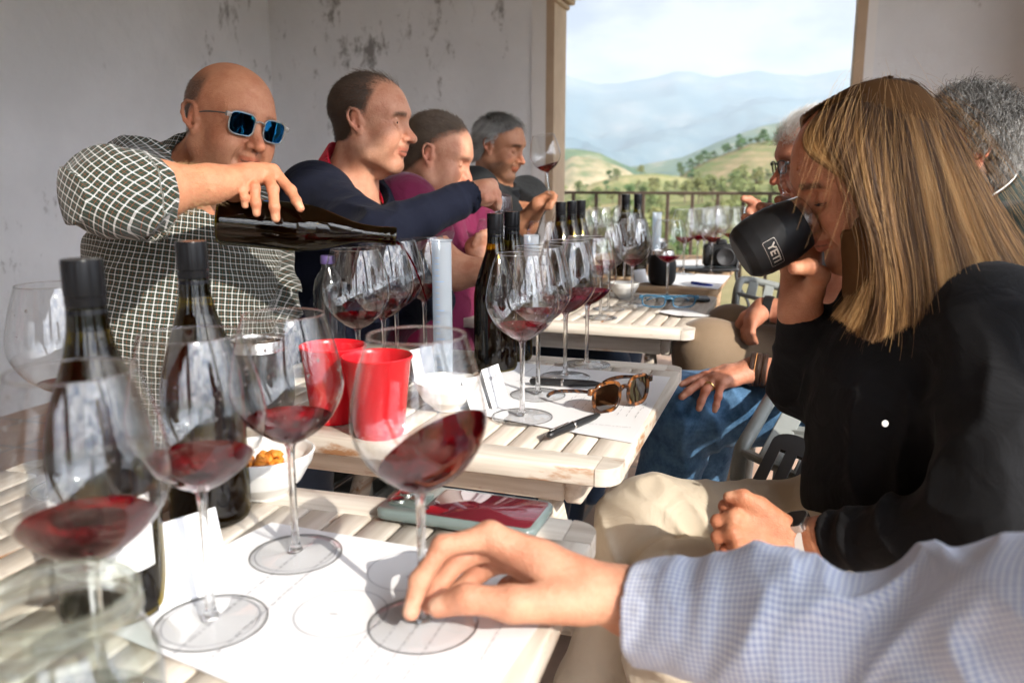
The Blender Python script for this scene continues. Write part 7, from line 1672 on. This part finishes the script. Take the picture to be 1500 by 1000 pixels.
# ---- blue checked shirt at the lower right: the hand that twirls the glass
eb = person((.62, .12, 0), 'person in a blue and white checked shirt pinching the foot of the near glass')
HB = Head(np.array([.74, -.06, 1.24]), rot_head(R(120), R(20), 0), 1.0, eyes='closed')
nb = np.array([.72, -.05, 1.10]); ch = np.array([.75, -.02, .93]); be = np.array([.77, -.01, .72]); pe = np.array([.77, -.01, .52]); shN = np.array([.50, .15, 1.05]); shF = np.array([.95, -.06, 1.02])
elB = P(1395, 950, .545); wrB = P(918, 880, .652)
handB = Hand(wrB, [[P(722, 792, .668), P(655, 800, .655), P(617, 848, .640), P(603, 893, .628)],
                   [P(738, 806, .650), P(676, 830, .648), P(642, 862, .636), P(632, 884, .630)],
                   [P(752, 826, .636), P(708, 842, .628), P(690, 874, .634), P(712, 894, .645)],
                   [P(772, 848, .628), P(740, 866, .620), P(728, 892, .628), P(748, 902, .640)]],
             [P(850, 884, .632), P(750, 884, .612), P(684, 876, .609), P(642, 888, .614)], 1.0, palm_n=(0, -.1, 1))
handB.f[2] = [P(748, 815, .672), P(700, 838, .680), P(668, 868, .672), P(672, 884, .655)]; handB.f[3] = [P(775, 830, .684), P(742, 860, .695), P(722, 890, .690), P(735, 903, .675)]
handB.f[0] = [P(716, 786, .652), P(648, 800, .640), P(614, 850, .630), P(602, 896, .622)]; handB.f[1] = [P(732, 798, .664), P(674, 818, .662), P(640, 858, .648), P(628, 886, .638)]
S = Sdf(); HB.add(S, nb, .058); skeleton_torso(S, nb, ch, be, pe, (shN, shF)); S.chain([shN, elB], [.045, .04], .03); m_ = elB * .45 + wrB * .55; S.cone(elB, m_, .040, .033, .02); S.cone(m_, wrB * .93 + elB * .07, .033, .0245, .02); S.cone(wrB * .93 + elB * .07, wrB, .0245, .0235, .02); handB.add(S)
otherW = np.array([.92, .33, .62]); S.chain([shF, np.array([1.02, .05, .74]), otherW], [.042, .038, .026], .03)
hb2 = Hand(otherW, [[otherW + [-.02 + .018 * k, .085, .0], otherW + [-.02 + .018 * k, .118, -.008], otherW + [-.02 + .018 * k, .138, -.02], otherW + [-.02 + .018 * k, .150, -.032]] for k in range(4)], [otherW + [-.03, .03, 0], otherW + [-.045, .06, -.005], otherW + [-.05, .085, -.01], otherW + [-.05, .105, -.015]]); hb2.add(S)
body_mesh(S, eb, .0024, SK['fair'], [HB], [(handB, [toc + [-1, 0, .4], None, None, None, toc + [-.2, 0, .8]])], brow=1)
hair_cap(HB, reg3, thick=.012, n=5000, length=.03, mat_=hair_mat('brown_hair_two', (.07, .05, .035)), parent=eb, radius=.0005, comb=(-.75, 0, -.5))
M_['blue_check'] = check_mat('blue_white_check', (.64, .68, .75), (.11, .18, .46), (.5, .5, .6), .0039, .19, 0, line_a=.75, soft=.5)
cf = P(932, 898, .650); axB = (cf - elB) / np.linalg.norm(cf - elB)
S = Sdf(); shirt_torso(S, nb, ch, be, pe, (shN, shF), .15, .15, .15, .07); S.cone(shN, elB, .064, .054, .05); mid = elB * .45 + cf * .55; S.cone(elB, mid, .053, .0455, .03); S.cone(mid, cf, .046, .0395, .02); S.cone(cf - axB * .062, cf, .0415, .0400, .004)
S.chain([shF, np.array([1.02, .05, .74]), otherW - [0, .02, 0]], [.066, .056, .042], .05)
for q, (c_, ax2, am, fr, fa) in enumerate(((elB, axB + [0, 0, .3], .009, 25, .13), (mid, axB + [0, 0, .45], .005, 28, .10), (shN, elB - shN, .009, 18, .2), (mid * .5 + elB * .5, axB + [0, .2, .6], .006, 30, .10))): S.fn(wrinkle(c_, ax2, am, fr, q + 83, fa))
S.fn(cut_local(cf, axB, .08)); S.cone(cf - axB * .05, cf + axB * .1, .0362, .0362, .002, sub=True); S.cone(nb - [0, 0, .0], nb + [0, 0, .1], .07, .075, .003, sub=True)
v, f = surface(S, .0032); to_mesh('checked_shirt', v, f, M_['blue_check'], eb, {'cuv': seg_uv(v, [(shN, elB, .065, (0, 1, 1)), (elB, cf, .045, (0, 1, .3)), (nb, pe, .15, (1, -.4, 0)), (shF, otherW, .05, (0, 1, 1))])}, 1)
S = Sdf()
for q, s_ in ((np.array([.62, .45, .50]), .0), (np.array([.86, .50, .50]), .0)): S.cone(pe, q, .10, .075, .05); S.cone(q, np.array([q[0], q[1] + .02, .08]), .072, .05, .05)
v, f = surface(S, .008); to_mesh('trousers', v, f, M_['dark_denim'], eb)

# ---- curly haired man, blue jeans
ec = person(P(1470, 640, 1.6), 'man with curly grey hair and dark green sweater in blue jeans, hand on thigh')
HC = Head(P(1408, 228, 1.65), rot_head(R(172), R(4), 0), .92, eyes='closed')
nb = P(1432, 306, 1.67); ch = P(1460, 410, 1.70); be = P(1465, 530, 1.72); pe = P(1460, 640, 1.74); shN = P(1500, 365, 1.52); shF = P(1400, 350, 1.86); elC = P(1340, 575, 1.52); wrC = P(1106, 541, 1.615)
handC = Hand(wrC, [[P(1052, 546, 1.625), P(1032, 550, 1.615), P(1012, 557, 1.605), P(998, 563, 1.60)], [P(1048, 552, 1.605), P(1024, 562, 1.585), P(1008, 573, 1.575), P(999, 581, 1.572)], [P(1046, 557, 1.59), P(1033, 573, 1.568), P(1027, 588, 1.562), P(1024, 598, 1.562)], [P(1056, 562, 1.58), P(1052, 581, 1.562), P(1049, 594, 1.558), P(1047, 601, 1.558)]], [P(1085, 542, 1.65), P(1062, 543, 1.66), P(1045, 547, 1.665), P(1032, 551, 1.665)], .98, palm_n=toc + [0, 0, 1.2])
S = Sdf(); HC.add(S, nb, .060); skeleton_torso(S, nb, ch, be, pe, (shN, shF)); S.chain([shN, elC, wrC], [.042, .038, .026], .03); handC.add(S); S.chain([shF, P(1300, 520, 1.75), P(1250, 560, 1.75)], [.042, .036, .026], .03)
body_mesh(S, ec, .0028, SK['ruddy'], [HC], [(handC, [toc + [0, 0, 1], toc + [0, 0, 1], toc + [0, 0, .5], toc + [0, 0, .5], None])], brow=1, reds=1.2, scalp=lambda p: np.clip(regC(p), 0, 1) * 1.0)
hair_cap(HC, regC, thick=.014, n=12000, length=.036, seg=14, mat_=hair_mat('curly_grey_hair', (.10, .09, .08), var=.8, tip=(.50, .48, .45)), parent=ec, radius=.00048, comb=(-.5, .1, -.35), lift=.22, curl=13, curl_r=.0058, tone_f=lambda p: -.25 * (p[:, 2] > .07))
M_['green_knit'] = cloth_mat('dark_green_knit', (.024, .032, .027), .9, .05, 800, .4, .15, fold=1)
S = Sdf(); shirt_torso(S, nb, ch, be, pe, (shN, shF), .155, .16, .165, .075); S.chain([shN, elC], [.075, .06], .05); S.cone(elC, elC * .4 + wrC * .6, .055, .042, .03); S.chain([shF, P(1300, 520, 1.75)], [.07, .055], .05)
nk = HC.w((-.03, 0, -.075)); nd = (nk - nb) / np.linalg.norm(nk - nb); S.fn(wrinkle(shN, (0, 0, 1), .005, 12, 91, .16)); S.cone(nb - nd * .03, nb + nd * .1, .074, .09, .003, sub=True); v, f = surface(S, .006); to_mesh('sweater', v, f, M_['green_knit'], ec)
M_['white_trim'] = cloth_mat('white_trim', (.7, .7, .66))
collar(ec, HC, nb, M_['green_knit'], .080, .076, .040, .03, (.35, 0, 0), open_=.5); 
for dz, k_ in ((.041, 'a'), (.030, 'b')):
    c_ = nb + nd * dz; F_ = frame_from(nd + HC.M @ np.array([.35, 0, 0]) * 1.0); mb = MB(); mb.tube([c_ + F_ @ np.array([.0785 * math.cos(a), .0785 * math.sin(a), 0]) for a in np.linspace(0, 6.283, 60, endpoint=False)], .0017, 6, closed=True); mb.build('collar_stripe', M_['white_trim'], ec, ang=180)
def denim():
    m = cloth_mat('blue_denim', (.045, .12, .24), .85, .1, 1800, .4, .1, fold=1); nt = m.node_tree; b = nt.nodes['Principled BSDF']; L = nt.links.new
    tc = N(nt, 'ShaderNodeTexCoord'); n = N(nt, 'ShaderNodeTexNoise'); n.inputs['Scale'].default_value = 26; n.inputs['Detail'].default_value = 8; n.inputs['Roughness'].default_value = .75; L(tc.outputs['Object'], n.inputs['Vector']); r = N(nt, 'ShaderNodeValToRGB'); r.color_ramp.elements[0].position = .33; r.color_ramp.elements[0].color = (.022, .07, .15, 1); r.color_ramp.elements[1].position = .70; r.color_ramp.elements[1].color = (.12, .24, .40, 1); L(n.outputs['Fac'], r.inputs['Fac']); L(r.outputs['Color'], b.inputs['Base Color']); return m
M_['denim'] = denim()
hp, kn, an = P(1290, 592, 1.74), P(998, 600, 1.665), P(958, 790, 1.80); hp2, kn2, an2 = P(1290, 585, 1.95), P(1045, 590, 1.86), P(1010, 770, 1.95)
S = Sdf(); S.cone(hp, kn, .086, .075, .05); S.cone(kn, an, .073, .058, .03); S.cone(hp2, kn2, .085, .072, .03); S.cone(kn2, an2, .07, .056, .03); S.cone(hp, pe, .10, .12, .05); S.cone(hp2, pe, .10, .12, .05)
for a_ in (an, an2): S.cone(a_, np.array([a_[0] - .02, a_[1], .1]), .057, .055, .03)
for q, (c_, ax2, am, fr, fa) in enumerate(((kn, (1, 0, .5), .009, 15, .14), (kn * .6 + hp * .4, (1, .2, .5), .005, 14, .16), (kn * .5 + an * .5, (.3, 0, 1), .006, 12, .15))): S.fn(wrinkle(c_, ax2, am, fr, q + 103, fa))
v, f = surface(S, .005); to_mesh('jeans', v, f, M_['denim'], ec)
axC = (wrC - elC) / np.linalg.norm(wrC - elC); M_['leather'] = simple('dark_brown_leather', (.035, .018, .012), .45, bump=.4, bscale=300); M_['tan_leather'] = simple('tan_leather', (.45, .20, .07), .5)
wc = wrC - axC * .006; br = band(wc, axC, .0285, .034, .0035, M_['leather'], ec, 'leather_bracelet')
for k_ in (-.009, .006): band(wc + axC * k_, axC, .0322, .0022, .0012, M_['tan_leather'], br, 'tan_thread')
for k_ in (-.012, .0, .012): band(wc + axC * k_, axC, .0318, .008, .0022, M_['leather'], br, 'leather_strap')
rc = handC.f[2][0] * .45 + handC.f[2][1] * .55; rd = handC.f[2][1] - handC.f[2][0]; band(rc, rd, .0099, .004, .0013, M_['gold'], ec, 'gold_ring')

# ---- white haired man with glasses
eg = person(P(1230, 520, 2.2), 'white-haired man in glasses and grey T-shirt holding a tilted glass behind the woman')
HG_ = Head(P(1196, 241, 2.10), rot_head(R(180), R(10), 0), .98, eyes='closed', nose=1.15)
nb = P(1225, 330, 2.13); ch = P(1235, 420, 2.16); be = P(1235, 500, 2.2); pe = P(1225, 560, 2.25); shN = P(1248, 352, 1.98); shF = P(1195, 345, 2.32); elN = P(1232, 470, 1.90); wrN = P(1118, 452, 1.97); elF = P(1175, 405, 2.3); wrF = P(1128, 328, 2.16)
handG = Hand(wrF, [[P(1112, 312, 2.14), P(1100, 303, 2.12), P(1096, 309, 2.10), P(1100, 316, 2.10)]] + [[P(1113, 314 + 6 * k, 2.14), P(1099, 308 + 7 * k, 2.12), P(1096, 314 + 7 * k, 2.10), P(1103, 319 + 7 * k, 2.10)] for k in (1, 2, 3)], [P(1118, 312, 2.12), P(1108, 300, 2.10), P(1098, 293, 2.09), P(1089, 291, 2.08)], .98)
handG2 = Hand(wrN, [[P(1098 + 2 * k, 470 + 1 * k, 1.95 - .012 * k), P(1090 + 4 * k, 484 + k, 1.94 - .012 * k), P(1090 + 5 * k, 494 + k, 1.95 - .012 * k), P(1093 + 5 * k, 502, 1.96 - .012 * k)] for k in range(4)], [P(1108, 460, 1.98), P(1092, 464, 1.98), P(1084, 474, 1.98), P(1080, 484, 1.98)], 1.0)
S = Sdf(); HG_.add(S, nb, .060); skeleton_torso(S, nb, ch, be, pe, (shN, shF)); S.chain([shN, elN, wrN], [.052, .042, .027], .03); handG2.add(S); S.chain([shF, elF, wrF], [.045, .038, .025], .03); handG.add(S)
body_mesh(S, eg, .0034, SK['ruddy'], [HG_], brow=.3, reds=1.3)
hair_cap(HG_, lambda p: np.maximum(reg4(p), ((p[:, 2] > .062) & (p[:, 0] < .088)) * np.clip((p[:, 2] - .062) / .01, 0, 1)), thick=.015, n=9000, length=.04, seg=6, mat_=hair_mat('white_hair', (.62, .60, .57), var=.3), parent=eg, radius=.00036, comb=(-.8, 0, -.4), lift=.3)
M_['grey_tee'] = cloth_mat('grey_t_shirt', (.20, .205, .22)); S = Sdf(); shirt_torso(S, nb, ch, be, pe, (shN, shF), .15, .155, .16, .075); m1 = shN * .55 + elN * .45; S.cone(shN, m1, .075, .066, .05); m2 = shF * .5 + elF * .5; S.cone(shF, m2, .07, .064, .05)
nk = HG_.w((-.03, 0, -.075)); nd = (nk - nb) / np.linalg.norm(nk - nb); S.fn(cut_local(m1, elN - shN, .1)); S.fn(cut_local(m2, elF - shF, .1)); S.cone(nb - nd * .03, nb + nd * .1, .072, .08, .003, sub=True); v, f = surface(S, .006); to_mesh('t_shirt', v, f, M_['grey_tee'], eg)
glasses('eyeglasses', '', HG_.w((.103, 0, .010)), HG_.M[:, 1], HG_.M[:, 2], HG_.M[:, 0], .048, .032, .017, 'black', 'clear_lens', .0018, parent=eg, k=.6, temple=.108, drop=.12)
M_['brown_twill'] = cloth_mat('brown_twill', (.24, .17, .11)); S = Sdf()
for (a, b) in ((P(1220, 530, 2.18), P(1035, 515, 2.0)), (P(1220, 510, 2.38), P(1070, 490, 2.25))): S.cone(a, b, .088, .076, .05); S.cone(a, pe, .1, .11, .05); S.cone(b, np.array([b[0] - .02, b[1] + .03, .08]), .074, .05, .04)
v, f = surface(S, .007); to_mesh('trousers', v, f, M_['brown_twill'], eg)
axG = (wrN - elN) / np.linalg.norm(wrN - elN); band(wrN - axG * .01, axG, .0295, .022, .004, M_['black'], eg, 'watch')

# ---- the chairs people sit on
def seat_chair():
    e = empty('metal_chair'); mb = MB(); w2, d2 = .235, .22
    for k in range(8): mb.box((-d2 + .03 + k * .0545, 0, .432), (.022, w2 - .014, .005), None, .003)
    mb.build('seat', M_['grey_metal'], e, world=False)
    mb = MB(); fr_ = [(-d2, -w2, .43), (d2, -w2, .43), (d2, w2, .43), (-d2, w2, .43)]; mb.tube([fr_[0], fr_[1], fr_[2], fr_[3]], .011, 8, closed=True); mb.build('seat_frame', M_['grey_metal'], e, world=False)
    for sx in (1, -1):
        for sy in (1, -1):
            mb = MB(); x0 = d2 if sx > 0 else -d2; top = .63 if sx > 0 else .43
            mb.tube([(x0 + sx * .03, sy * (w2 + .012), .004), (x0, sy * (w2 + .012), .43), (x0 - .01 * sx, sy * (w2 + .012), top)], .0115, 10); mb.build('leg', M_['grey_metal'], e, world=False)
    for sy in (1, -1):
        mb = MB(); mb.box((-.01, sy * (w2 + .014), .638), (.235, .02, .008), None, .005); mb.build('armrest', M_['grey_metal'], e, world=False)
    mb = MB(); a = -d2 - .005; mb.tube([(a, -w2 - .012, .43), (a - .10, -w2 - .012, .80), (a - .108, -w2 + .03, .83), (a - .108, w2 - .03, .83), (a - .10, w2 + .012, .80), (a, w2 + .012, .43)], .0115, 10); mb.build('back_frame', M_['grey_metal'], e, world=False)
    mb = MB()
    for k in range(7):
        y = -w2 + .045 + k * .0633; mb.bar((a - .012, y, .47), (a - .104, y, .825), .036, .006, up=(1, 0, 0), bev=.002)
    mb.build('backrest', M_['grey_metal'], e, world=False); return e
ch0 = seat_chair(); left_rot = math.atan2(Ud[1], Ud[0])
def pc(x, y, d): q = P(x, y, d); return (q[0], q[1])
for i, (xy, rot, lab) in enumerate(((pc(490, 560, 1.95), left_rot + math.pi, 'grey-green metal armchair under the man in the navy sweater'),
        (pc(610, 540, 2.22), left_rot + math.pi, 'grey-green metal armchair under the man in maroon'), (pc(722, 480, 2.85), left_rot + math.pi, 'grey-green metal armchair under the man in the black T-shirt'),
        ((.61, 1.12), left_rot, 'grey-green metal armchair the woman in black sits on'), (pc(1470, 640, 1.74), left_rot, 'grey-green metal armchair under the curly-haired man'),
        (pc(1232, 560, 2.27), left_rot, 'grey-green metal armchair under the white-haired man'), ((.80, -.03), left_rot - R(40), 'grey-green metal armchair under the person in the blue checked shirt'))):
    c = ch0 if i == 0 else copy_tree(ch0); sh_ = 0; c.location = (xy[0] + Ud[0] * sh_, xy[1] + Ud[1] * sh_, 0); c.rotation_euler = (0, 0, rot); tag(c, lab, 'chair', 'metal armchairs at the tables')
